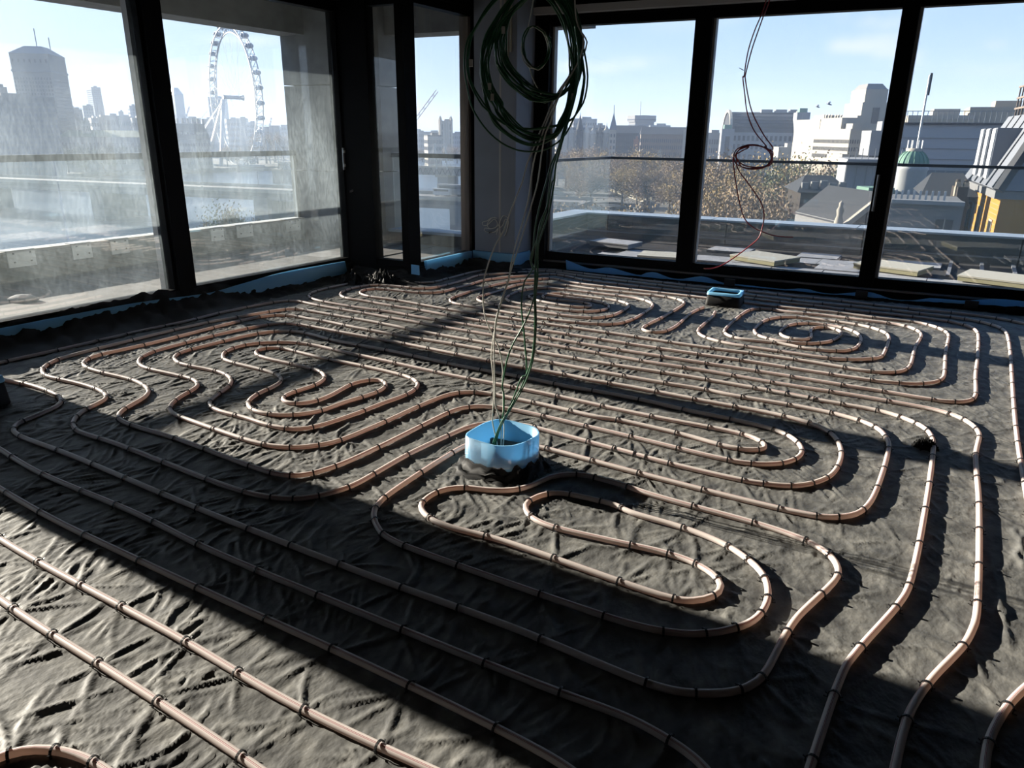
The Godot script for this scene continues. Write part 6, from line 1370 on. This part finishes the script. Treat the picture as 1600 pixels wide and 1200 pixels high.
	bird("grey gull gliding beside the niche tower, higher of two", Vector3(25.9, 4.1, -65.0), 1.0)
	bird("grey gull gliding beside the niche tower, lower and smaller of two", Vector3(25.1, 3.9, -65.3), 0.8)

func wheel(x: float, hub: float, z: float, r: float, axis_turn: float):
	var o := thing("observation_wheel", "giant white observation wheel with glass capsules round its rim, standing by the river", "wheel", Vector3(x, hub, z), axis_turn)
	# local: the axle runs along x, the rim lies in the yz plane
	var st := begin()
	var n := 64
	for i in n:
		var f := TAU * i / n; var g := TAU * (i + 1) / n
		var a := Vector3(0, cos(f), sin(f)); var b := Vector3(0, cos(g), sin(g))
		for s in [-3.2, 3.2]:
			bar(st, a * r + Vector3(s, 0, 0), b * r + Vector3(s, 0, 0), 0.85)
			bar(st, a * r + Vector3(s, 0, 0), b * (r - 5.5), 0.4)
		bar(st, a * (r - 5.5), b * (r - 5.5), 0.9)
		bar(st, a * r - Vector3(3.2, 0, 0), a * r + Vector3(3.2, 0, 0), 0.4)
	piece(o, "rim", done(st), M.steel_white)
	st = begin()
	for i in 32:
		var f := TAU * i / 32
		bar(st, Vector3(-4 if i % 2 else 4, 0, 0), Vector3(0, cos(f), sin(f)) * (r - 5.5), 0.14)
	piece(o, "spoke_cables", done(st), M.steel_grey, "stuff")
	for i in 32:
		var f := TAU * (i + 0.5) / 32
		st = begin(true)
		lathe(st, Vector3.ZERO, [Vector2(0, -3.8), Vector2(1.3, -3.2), Vector2(2.0, -1.6), Vector2(2.1, 0), Vector2(2.0, 1.6), Vector2(1.3, 3.2), Vector2(0, 3.8)], 10)
		var c := piece(o, "capsule", done(st), M.glass_tower)
		c.position = Vector3(0, cos(f), sin(f)) * (r + 3.0); c.rotation.z = PI / 2
		st = begin()
		for s in [-1.6, 1.6]: bx(st, Vector3(0, s, 0), Vector3(4.3, 0.5, 4.3))
		piece(c, "mounting_ring", done(st), M.steel_white)
	st = begin()
	lathe(st, Vector3.ZERO, [Vector2(0, -5), Vector2(2.6, -5), Vector2(1.7, -3), Vector2(1.7, 12), Vector2(2.6, 14), Vector2(0, 14)], 12)
	var hb := piece(o, "hub_spindle", done(st), M.steel_grey); hb.rotation.z = PI / 2; hb.position.x = 3.0
	st = begin()
	var apex := Vector3(-11, -2.5, 0)
	for s in [-1.0, 1.0]: bar(st, apex, Vector3(-26, RIVER + 4 - hub, s * 21.0), 2.6)
	piece(o, "a_frame_leg", done(st), M.steel_white)
	st = begin()
	for s in [-1.0, 1.0]: bar(st, apex, Vector3(-56, RIVER + 4 - hub, s * 6.0), 0.7)
	piece(o, "backstay", done(st), M.steel_white)
	add_box(o, "boarding_platform", Vector3(2, RIVER + 3.5 - hub, 0), Vector3(14, 3, 70), "concrete_pale")

# ------------------------------------------------------------------ trees
func leaf_ball(s: int, leaves: int, size: float) -> ArrayMesh:               # a unit crown of many leaf sprays, radius about 1
	var r := RandomNumberGenerator.new(); r.seed = s
	var st := begin()
	var clumps := []
	for i in 26:
		var d := Vector3(r.randfn(), r.randfn() * 0.8, r.randfn()).normalized()
		clumps.append(d * r.randf_range(0.35, 0.8))
	for i in leaves:
		var c: Vector3 = clumps[r.randi() % clumps.size()]
		var p := c + Vector3(r.randfn(), r.randfn(), r.randfn()) * 0.16
		var u := Vector3(r.randfn(), r.randfn(), r.randfn()).normalized() * size * r.randf_range(0.6, 1.3)
		var v := u.cross(Vector3(r.randfn(), r.randfn(), r.randfn())).normalized() * size * 0.6
		tri(st, p - u, p + v, p + u); tri(st, p - u, p + u, p - v)
	return done(st)

func bare_branches(s: int) -> ArrayMesh:
	var r := RandomNumberGenerator.new(); r.seed = s
	var st := begin()
	for i in 34:
		var d := Vector3(r.randfn(), absf(r.randfn()) * 0.9 + 0.25, r.randfn()).normalized()
		var a := Vector3(0, -0.75 + 0.5 * r.randf(), 0)
		var b := a + d * r.randf_range(0.5, 0.9)
		bar(st, a, b, 0.035)
		for k in 3:
			var e := (d + Vector3(r.randfn(), r.randfn(), r.randfn()) * 0.5).normalized()
			bar(st, b.lerp(a, 0.3 * k), b.lerp(a, 0.3 * k) + e * 0.35, 0.014)
	return done(st)

func tree(label: String, x: float, z: float, base: float, top: float, rad: float, kind: int, group: String):
	var o := thing("tree", label, "tree", Vector3(x, base, z), rng.randf() * TAU, group)
	var h := top - base
	var ch := minf(h * 0.42, rad * 1.5)
	var st := begin()
	lathe(st, Vector3.ZERO, [Vector2(0.035 * h, 0), Vector2(0.022 * h, h * 0.2), Vector2(0.015 * h, h * 0.6), Vector2(0, h * 0.8)], 7)
	piece(o, "trunk", done(st), M.bark)
	var b := piece(o, "branches", leaf_meshes[4], M.bark); b.position.y = h - ch; b.scale = Vector3(rad, ch, rad) * 0.95
	var f := piece(o, "foliage", leaf_meshes[rng.randi() % 4], M[["leaf_brown", "leaf_ochre", "leaf_green"][kind]])
	f.position.y = h - ch; f.scale = Vector3(rad, ch, rad) * 1.12

func trees():
	rng.seed = 99
	for k in 4: leaf_meshes.append(leaf_ball(40 + k, 5200, 0.032))
	leaf_meshes.append(bare_branches(77))
	tree("bare brown tree on the embankment avenue below the palace, first from the left", 27.0, -479.2, -29.0, -8.2, 9.0, 0, "embankment avenue trees")
	tree("bare brown tree on the embankment avenue below the palace, second from the left", 31.7, -468.9, -29.0, -5.7, 10.0, 0, "embankment avenue trees")
	tree("golden ochre tree on the embankment avenue below the palace, third from the left", 37.2, -458.5, -29.0, -6.6, 9.0, 1, "embankment avenue trees")
	tree("bare brown tree on the embankment avenue below the palace, fourth from the left", 42.9, -447.9, -29.0, -4.9, 10.0, 0, "embankment avenue trees")
	tree("golden ochre tree on the embankment avenue below the palace, fifth from the left", 47.7, -437.4, -29.0, -5.4, 10.0, 1, "embankment avenue trees")
	tree("bare brown tree on the embankment avenue below the palace, sixth from the left", 51.6, -426.9, -29.0, -6.9, 9.0, 0, "embankment avenue trees")
	tree("bare brown tree on the embankment avenue below the palace, seventh from the left", 55.9, -416.3, -29.0, -7.9, 9.0, 0, "embankment avenue trees")
	tree("bare brown tree on the embankment avenue below the palace, eighth from the left", 60.5, -405.5, -29.0, -7.6, 9.0, 0, "embankment avenue trees")
	tree("golden ochre tree on the embankment avenue below the palace, ninth from the left", 64.0, -394.8, -29.0, -5.4, 11.0, 1, "embankment avenue trees")
	tree("bare brown tree on the embankment avenue below the palace, tenth from the left", 68.1, -384.0, -29.0, -6.4, 9.0, 0, "embankment avenue trees")
	tree("golden ochre tree on the embankment avenue below the palace, eleventh from the left", 71.1, -363.1, -29.0, -7.3, 9.0, 1, "embankment avenue trees")
	tree("bare brown tree on the embankment avenue below the palace, twelfth from the left", 73.7, -352.4, -29.0, -7.6, 9.0, 0, "embankment avenue trees")
	tree("bare brown tree on the embankment avenue below the palace, 13th from the left", 76.9, -341.5, -29.0, -7.5, 9.0, 0, "embankment avenue trees")
	tree("bare brown tree on the embankment avenue below the palace, 14th from the left", 79.1, -330.7, -29.0, -7.2, 9.0, 0, "embankment avenue trees")
	tree("bare brown tree in the second row behind the obelisk, first from the left", 30.3, -358.7, -29.0, -13.1, 8.0, 0, "second row embankment trees")
	tree("bare brown tree in the second row behind the obelisk, second from the left", 35.2, -348.2, -29.0, -12.6, 8.0, 0, "second row embankment trees")
	tree("golden ochre tree in the second row behind the obelisk, third from the left", 48.8, -341.5, -29.0, -12.2, 8.0, 1, "second row embankment trees")
	tree("golden ochre tree in the second row behind the obelisk, fourth from the left", 53.6, -330.7, -29.0, -11.7, 9.0, 1, "second row embankment trees")
	tree("bare brown tree in the second row behind the obelisk, fifth from the left", 57.3, -325.0, -29.0, -11.9, 8.0, 0, "second row embankment trees")
	tree("bare brown tree in the second row behind the obelisk, sixth from the left", 64.1, -311.5, -29.0, -12.3, 8.0, 0, "second row embankment trees")
	tree("golden ochre tree in the second row behind the obelisk, seventh from the left", 66.8, -302.7, -29.0, -11.3, 9.0, 1, "second row embankment trees")
	tree("bare brown tree in the second row behind the obelisk, eighth from the left", 68.9, -292.0, -29.0, -11.3, 8.0, 0, "second row embankment trees")
	tree("bare brown tree in the big gardens below the arched roof building, first from the left", 61.3, -242.4, -29.0, -5.6, 8.0, 0, "garden trees")
	tree("golden ochre tree in the big gardens below the arched roof building, second from the left", 62.4, -231.8, -29.0, -4.5, 8.0, 1, "garden trees")
	tree("bare brown tree in the big gardens below the arched roof building, third from the left", 64.8, -225.9, -29.0, -3.2, 9.0, 0, "garden trees")
	tree("golden ochre tree in the big gardens below the arched roof building, fourth from the left", 66.2, -215.1, -29.0, -3.1, 9.0, 1, "garden trees")
	tree("golden ochre tree in the big gardens below the arched roof building, fifth from the left", 66.8, -204.3, -29.0, -3.5, 9.0, 1, "garden trees")
	tree("golden ochre tree in the big gardens below the arched roof building, sixth from the left", 67.2, -193.7, -29.0, -2.9, 9.0, 1, "garden trees")
	tree("dull green tree in the big gardens below the arched roof building, seventh from the left", 67.2, -183.1, -29.0, -3.0, 8.0, 2, "garden trees")
	tree("bare brown tree in the big gardens below the arched roof building, eighth from the left", 66.6, -172.6, -29.0, -3.6, 8.0, 0, "garden trees")
	tree("dull green tree in the big gardens below the arched roof building, ninth from the left", 63.2, -157.8, -29.0, -4.4, 6.0, 2, "garden trees")
	tree("bare brown tree in the big gardens below the arched roof building, tenth from the left", 45.4, -174.2, -29.0, -7.5, 6.0, 0, "garden trees")
	tree("golden ochre tree in the big gardens below the arched roof building, eleventh from the left", 46.7, -163.5, -29.0, -6.6, 7.0, 1, "garden trees")
	tree("bare brown tree in the big gardens below the arched roof building, twelfth from the left", 48.1, -152.6, -29.0, -6.5, 7.0, 0, "garden trees")
	tree("bare brown tree in the big gardens below the arched roof building, 13th from the left", 48.9, -141.8, -29.0, -6.4, 7.0, 0, "garden trees")
	tree("dull green tree in the big gardens below the arched roof building, 14th from the left", 50.8, -135.8, -29.0, -6.0, 6.0, 2, "garden trees")
	tree("bare brown tree with its top just over the parapet, first from the left", 8.3, -134.7, -29.0, -10.2, 5.0, 0, "near garden trees")
	tree("bare brown tree with its top just over the parapet, second from the left", 11.2, -129.5, -29.0, -9.5, 5.0, 0, "near garden trees")
	tree("bare brown tree with its top just over the parapet, third from the left", 13.9, -124.2, -29.0, -9.4, 5.0, 0, "near garden trees")
	tree("golden ochre tree with its top just over the parapet, fourth from the left", 16.3, -118.9, -29.0, -9.1, 5.0, 1, "near garden trees")
	tree("bare brown tree with its top just over the parapet, fifth from the left", 18.9, -116.5, -29.0, -8.6, 5.0, 0, "near garden trees")
	tree("golden ochre tree with its top just over the parapet, sixth from the left", 21.4, -114.0, -29.0, -8.2, 5.0, 1, "near garden trees")
	tree("golden ochre tree with its top just over the parapet, seventh from the left", 23.4, -109.5, -29.0, -7.8, 5.0, 1, "near garden trees")
	tree("bare brown tree with its top just over the parapet, eighth from the left", 25.9, -106.9, -29.0, -6.8, 6.0, 0, "near garden trees")
	tree("bare brown tree with its top just over the parapet, ninth from the left", 30.6, -110.9, -29.0, -6.7, 6.0, 0, "near garden trees")
	tree("bare brown tree with its top just over the parapet, tenth from the left", 33.1, -107.0, -29.0, -6.4, 6.0, 0, "near garden trees")
	tree("bare brown tree with its top just over the parapet, eleventh from the left", 37.3, -108.8, -29.0, -6.1, 6.0, 0, "near garden trees")
	tree("bare brown tree with its top just over the parapet, twelfth from the left", 39.5, -104.8, -29.0, -6.2, 5.0, 0, "near garden trees")
	tree("bare brown tree along the far bank beyond the wheel, first from the left", -254.0, -758.6, -29.0, 0.8, 10.0, 0, "far bank trees by the wheel")
	tree("bare brown tree along the far bank beyond the wheel, second from the left", -246.1, -761.2, -29.0, 0.3, 10.0, 0, "far bank trees by the wheel")
	tree("bare brown tree along the far bank beyond the wheel, third from the left", -244.0, -782.9, -29.0, 0.9, 10.0, 0, "far bank trees by the wheel")
	tree("bare brown tree along the far bank beyond the wheel, fourth from the left", -235.8, -785.4, -29.0, 0.4, 10.0, 0, "far bank trees by the wheel")
	tree("bare brown tree along the far bank beyond the wheel, fifth from the left", -228.9, -797.8, -29.0, 1.1, 10.0, 0, "far bank trees by the wheel")
	tree("golden ochre tree along the far bank beyond the wheel, sixth from the left", -259.5, -693.0, -29.0, -10.3, 7.0, 1, "far bank trees by the wheel")
	tree("golden ochre tree along the far bank beyond the wheel, seventh from the left", -251.6, -695.9, -29.0, -11.9, 6.0, 1, "far bank trees by the wheel")
	tree("dull green tree along the far bank beyond the wheel, eighth from the left", -245.0, -703.5, -29.0, -12.5, 6.0, 2, "far bank trees by the wheel")
	tree("bare brown tree along the far river bank in the corner panes, first from the left", -157.1, -886.2, -29.0, -11.7, 13.0, 0, "far bank trees in the corner panes")
	tree("bare brown tree along the far river bank in the corner panes, second from the left", -142.5, -868.4, -29.0, -12.7, 12.0, 0, "far bank trees in the corner panes")
	tree("bare brown tree along the far river bank in the corner panes, third from the left", -128.3, -860.5, -29.0, -11.1, 13.0, 0, "far bank trees in the corner panes")
	tree("bare brown tree along the far river bank in the corner panes, fourth from the left", -114.5, -852.3, -29.0, -12.2, 12.0, 0, "far bank trees in the corner panes")
	tree("bare brown tree along the far river bank in the corner panes, fifth from the left", -100.8, -844.0, -29.0, -12.6, 12.0, 0, "far bank trees in the corner panes")
	tree("bare brown tree along the far river bank in the corner panes, sixth from the left", -87.3, -835.5, -29.0, -11.6, 12.0, 0, "far bank trees in the corner panes")
	tree("bare brown tree along the far river bank in the corner panes, seventh from the left", -74.1, -826.7, -29.0, -11.4, 12.0, 0, "far bank trees in the corner panes")
	tree("bare brown tree along the far river bank in the corner panes, eighth from the left", -61.1, -817.7, -29.0, -10.4, 12.0, 0, "far bank trees in the corner panes")
	tree("bare brown tree along the far river bank in the corner panes, ninth from the left", -47.7, -798.6, -29.0, -10.0, 12.0, 0, "far bank trees in the corner panes")
	tree("dull green tree along the far bank below the tall stone tower, first from the left", -336.2, -556.3, -29.0, -9.4, 9.0, 2, "far bank trees below the tower")
	tree("dull green tree along the far bank below the tall stone tower, second from the left", -327.6, -561.4, -29.0, -8.9, 10.0, 2, "far bank trees below the tower")
	tree("dull green tree along the far bank below the tall stone tower, third from the left", -317.8, -567.0, -29.0, -9.3, 9.0, 2, "far bank trees below the tower")
	tree("dull green tree along the far bank below the tall stone tower, fourth from the left", -307.5, -572.7, -29.0, -8.8, 10.0, 2, "far bank trees below the tower")
	tree("dull green tree along the far bank below the tall stone tower, fifth from the left", -296.7, -578.3, -29.0, -9.2, 9.0, 2, "far bank trees below the tower")
	tree("dull green tree along the far bank below the tall stone tower, sixth from the left", -285.5, -584.0, -29.0, -8.7, 10.0, 2, "far bank trees below the tower")
	tree("dull green tree along the far bank below the tall stone tower, seventh from the left", -275.3, -588.8, -29.0, -9.6, 9.0, 2, "far bank trees below the tower")
	tree("bare brown tree close below the dusty terrace, beyond the second pane, first from the left", -55.5, -139.4, -33, -11.7, 5.0, 0, "trees below the dusty terrace")
	tree("dull green tree close below the dusty terrace, beyond the second pane, second from the left", -53.0, -140.3, -33, -11.2, 6.0, 2, "trees below the dusty terrace")
	tree("bare brown tree close below the dusty terrace, beyond the second pane, third from the left", -50.5, -141.2, -33, -11.8, 5.0, 0, "trees below the dusty terrace")

# ------------------------------------------------------------------ special buildings
func for_windows(st: SurfaceTool, w: float, d: float, y: float):
	for k in 7: box8(st, Vector3(-w / 2 + w * (k + 0.36) / 7, y - 1.2, d / 2 - 0.01), Vector3(w * 0.04, 0, 0), Vector3(0, 2.4, 0), Vector3(0, 0, 0.2))

func barrel(w: float, d: float, y: float, rise: float) -> ArrayMesh:        # a vault whose arch spans the depth
	var st := begin()
	for k in 16:
		var f := PI * k / 16; var g := PI * (k + 1) / 16
		var a := Vector3(-w / 2, y + sin(f) * rise, cos(f) * d / 2); var b := Vector3(w / 2, a.y, a.z)
		var c := Vector3(w / 2, y + sin(g) * rise, cos(g) * d / 2); var e := Vector3(-w / 2, c.y, c.z)
		quad(st, a, b, c, e)
		tri(st, Vector3(w / 2, y, 0), c, b); tri(st, Vector3(-w / 2, y, 0), a, e)
	for k in 5: bx(st, Vector3(0, y + rise * (0.25 + 0.16 * k), d / 2 * cos(asin(0.25 + 0.16 * k)) + 0.3), Vector3(w * 0.9, 0.5, 0.5))
	return done(st)

func arch_ring(d: float, rise: float, t: float, c: Vector3) -> ArrayMesh:
	var st := begin()
	for k in 16:
		var f := PI * k / 16; var g := PI * (k + 1) / 16
		bar(st, c + Vector3(0, sin(f) * rise, cos(f) * d / 2), c + Vector3(0, sin(g) * rise, cos(g) * d / 2), t)
	return done(st)

func tapered(w0: float, d0: float, w1: float, d1: float, y: float, h: float) -> ArrayMesh:
	var st := begin()
	var p := []
	for s in [[w0, d0, y], [w1, d1, y + h]]:
		for q in [Vector2(-1, 1), Vector2(1, 1), Vector2(1, -1), Vector2(-1, -1)]: p.append(Vector3(q.x * s[0] / 2, s[2], q.y * s[1] / 2))
	for k in 4: quad(st, p[k], p[(k + 1) % 4], p[4 + (k + 1) % 4], p[4 + k])
	quad(st, p[4], p[5], p[6], p[7])
	return done(st)

func gable(w: float, d: float, rise: float) -> ArrayMesh:                    # ridge along z at y 0
	var st := begin()
	var a := Vector3(-w / 2, -rise, d / 2); var b := Vector3(w / 2, -rise, d / 2); var c := Vector3(0, 0, d / 2)
	var k := Vector3(0, 0, -d)
	tri(st, a, b, c); tri(st, b + k, a + k, c + k); quad(st, b, b + k, c + k, c); quad(st, a + k, a, c, c + k); quad(st, a, a + k, b + k, b)
	return done(st)

func quay(p: Vector3, q: Vector3, i: int):
	var o := struct_root("embankment_wall")
	var d := q - p; var n := d.normalized().cross(UP) * 1.4
	var st := begin(); box8(st, p + UP * -34.0 - n / 2, d, UP * 6.4, n); piece(o, "wall", done(st), M.quay_stone)
	st = begin(); box8(st, p + UP * -27.6 - n * 0.6, d, UP * 0.4, n * 1.2); piece(o, "coping", done(st), M.stone_white)
	st = begin()
	var k := int(d.length() / 9.0)
	for j in k: bx(st, p.lerp(q, (j + 0.5) / k) + UP * -26.8, Vector3(1.3, 1.2, 1.3))
	for j in maxi(1, k / 3): bar(st, p.lerp(q, (j + 0.5) / maxi(1, k / 3)) + UP * -26.5, p.lerp(q, (j + 0.5) / maxi(1, k / 3)) + UP * -21.5, 0.25)
	piece(o, "pedestals", done(st), M.quay_stone, "stuff")

func vessel(called: String, label: String, at: Vector3, turn: float, l: float, h: float, m1: String, m2: String):
	var o := thing(called, label, "boat", at, turn)
	var st := begin()
	prism(st, [Vector3(-l / 2, 0, -2.6), Vector3(l * 0.36, 0, -2.6), Vector3(l / 2, 0, 0), Vector3(l * 0.36, 0, 2.6), Vector3(-l / 2, 0, 2.6)], -0.4, h * 0.3)
	piece(o, "hull", done(st), M[m1])
	add_box(o, "cabin", Vector3(-l * 0.06, h * 0.55, 0), Vector3(l * 0.7, h * 0.5, 4.2), m2)
	st = begin()
	for k in 8: bx(st, Vector3(-l * 0.36 + k * l * 0.085, h * 0.6, 2.12), Vector3(l * 0.055, h * 0.22, 0.12))
	piece(o, "window_row", done(st), M.window_pale, "stuff")
	add_box(o, "roof", Vector3(-l * 0.06, h * 0.82, 0), Vector3(l * 0.76, h * 0.05, 4.8), m1)
	add_box(o, "funnel", Vector3(-l * 0.2, h * 0.95, 0), Vector3(l * 0.05, h * 0.22, 1.2), m2)

func vehicle(label: String, at: Vector3, turn: float, m: String, l: float, h: float):
	var o := thing("bus" if l > 8 else "van", label, "bus" if l > 8 else "van", at, turn)
	o.position -= Basis(UP, turn) * Vector3(0, 0, 3.0)
	add_box(o, "body", Vector3(0, h * 0.56, 0), Vector3(l, h * 0.84, 2.2), m)
	add_box(o, "side_windows", Vector3(0, h * 0.74, 1.12), Vector3(l * 0.85, h * 0.24, 0.06), "window_dark")
	for s in [-0.32, 0.32]:
		for z in [-0.9, 0.9]:
			var st := begin(); lathe(st, Vector3.ZERO, [Vector2(0, -0.15), Vector2(0.48, -0.15), Vector2(0.48, 0.15), Vector2(0, 0.15)], 12)
			var w := piece(o, "wheel", done(st), M.tape_black); w.rotation.x = PI / 2; w.position = Vector3(l * s, 0.48, z)

func brick_house(near: Vector3, far: Vector3):
	# near and far: the two eaves corners of the sunny side; local z runs from far to near, x to the right
	var d := near - far; d.y = 0
	var o := thing("brick_house", "yellow brick house with white sash windows and steep grey mansard roof, at the right edge", "house", near, atan2(d.x, d.z))
	var l := d.length()
	var h := 30.0
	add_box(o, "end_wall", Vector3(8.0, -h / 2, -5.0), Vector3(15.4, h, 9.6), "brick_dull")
	var wall := begin()
	bx(wall, Vector3(1.0, -h / 2, -(l + 5.6) / 2), Vector3(2.0, h, l - 5.6)); bx(wall, Vector3(1.0, -h / 2, -1.9), Vector3(2.0, h, 3.8))
	piece(o, "brick_side", done(wall), M.brick_yellow)
	add_box(o, "recess", Vector3(1.9, -h / 2, -4.7), Vector3(2.0, h, 1.8), "brick_dull")
	var st := begin()
	for k in 60: bx(st, Vector3(-0.004, -0.9 - k * 0.32, -(l + 5.6) / 2), Vector3(0.02, 0.03, l - 5.7)); bx(st, Vector3(-0.004, -0.9 - k * 0.32, -1.9), Vector3(0.02, 0.03, 3.7))
	piece(o, "bed_joints", done(st), M.stone_cream, "stuff")
	for k in 4:
		var z := -7.6 - k * 3.1
		for y in [-2.6, -6.6]: sash(o, Vector3(-0.03, y, z))
	for y in [-3.0, -7.0]: sash(o, Vector3(-0.03, y, -1.9))
	add_box(o, "cornice", Vector3(0.9, -0.2, -(l + 5.4) / 2), Vector3(2.8, 0.5, l - 5.2), "stone_grey")
	add_box(o, "cornice", Vector3(0.9, -0.2, -1.9), Vector3(2.6, 0.5, 4.0), "stone_grey")
	add_box(o, "string_course", Vector3(0.95, -4.7, -(l + 5.4) / 2), Vector3(2.3, 0.35, l - 5.4), "stone_white")
	add_box(o, "drainpipe", Vector3(2.6, -h / 2, 0.2), Vector3(0.16, h, 0.16), "steel_white")
	st = begin()
	var a := Vector3(-0.3, 0.1, 0.3); var b := Vector3(15.0, 0.1, 0.3); var c := Vector3(15.0, 0.1, -l); var e := Vector3(-0.3, 0.1, -l)
	var a2 := a + Vector3(2.2, 5.0, -1.4); var b2 := b + Vector3(-1, 5.0, -1.4); var c2 := c + Vector3(-1, 5.0, 1.4); var e2 := e + Vector3(2.2, 5.0, 1.4)
	quad(st, a, b, b2, a2); quad(st, e, a, a2, e2); quad(st, b, c, c2, b2); quad(st, c, e, e2, c2); quad(st, a2, b2, c2, e2)
	piece(o, "mansard_roof", done(st), M.lead)
	for k in 5:
		var z := -2.0 - k * 3.0
		st = begin(); bar(st, Vector3(-0.3, 0.15, z), Vector3(1.9, 5.05, z + 0.0), 0.16); piece(o, "roof_roll", done(st), M.slate)
	st = begin(); bar(st, a, a2, 0.5); piece(o, "roof_hip", done(st), M.slate)
	for k in 3:
		add_box(o, "dormer", Vector3(1.0, 2.3, -7.4 - k * 3.0), Vector3(2.2, 3.6, 1.7), "lead")
		add_box(o, "dormer_face", Vector3(-0.14, 2.3, -7.4 - k * 3.0), Vector3(0.1, 3.5, 1.5), "steel_white")
	st = begin()
	for k in 10: bx(st, Vector3(2.2 + k * 1.2, 6.2, -1.6), Vector3(0.1, 2.4, 0.1))
	for k in 12: bx(st, Vector3(2.2, 6.2, -1.6 - k * 1.3), Vector3(0.1, 2.4, 0.1))
	for y in [5.7, 6.5, 7.35]: bx(st, Vector3(8.0, y, -1.6), Vector3(11.6, 0.14, 0.14)); bx(st, Vector3(2.2, y, -(l) / 2), Vector3(0.14, 0.14, l - 3.4))
	piece(o, "roof_railing", done(st), M.roof_brown)
	add_box(o, "roof_plant", Vector3(7.5, 5.7, -9), Vector3(8, 1.2, 10), "concrete_pale")

func sash(o: Node3D, c: Vector3):
	var g := piece(o, "sash_window", bxm(c, Vector3(0.06, 2.1, 1.35)), M.stone_white)
	for q in [Vector2(-0.5, 0.32), Vector2(-0.5, -0.32), Vector2(0.5, 0.32), Vector2(0.5, -0.32)]:
		piece(g, "glass", bxm(c + Vector3(-0.03, q.x, q.y), Vector3(0.04, 0.84, 0.5)), M.window_dark)

func bird(label: String, at: Vector3, s: float):
	var o := thing("gull", label, "bird", at, 0.6)
	var st := begin(true)
	lathe(st, Vector3.ZERO, [Vector2(0, -0.24), Vector2(0.05, -0.16), Vector2(0.07, 0.0), Vector2(0.05, 0.16), Vector2(0.03, 0.22), Vector2(0, 0.28)], 8)
	for k in [-1.0, 1.0]:
		var p := Vector3(k * 0.05, -0.05, 0.03); var q := Vector3(k * 0.34, 0.02, 0.16); var r := Vector3(k * 0.68, -0.06, 0.06)
		for e in [[p, q], [q, r]]:
			var a: Vector3 = e[0]; var b: Vector3 = e[1]
			box8(st, a, b - a, Vector3(0, 0.13, 0), Vector3(0, 0, 0.012))
	var m := piece(o, "body", done(st), M.bird)
	m.rotation = Vector3(-PI / 2 + 0.3, 0.0, 0.5); m.scale = Vector3.ONE * s

func fluted(o: Node3D, x: float, w: float, h: float, z: float, n: int):      # a bay of tall piers with dark strips between
	add_box(o, "bay", Vector3(x, h / 2, z - 2.0), Vector3(w, h, 5.0), "stone_white")
	for k in n:
		var px := x - w / 2 + w * (k + 0.5) / n
		var st := begin()
		for j in 9: bx(st, Vector3(px, h * (0.10 + 0.093 * j), z + 0.6), Vector3(w / n * 0.42, h * 0.066, 0.3))
		piece(o, "window_strip", done(st), M.window_dark)
	for k in n + 1: add_box(o, "pier", Vector3(x - w / 2 + w * k / n, h / 2 + 0.7, z + 0.9), Vector3(w / n * 0.3, h + 1.4, 1.6), "stone_white")
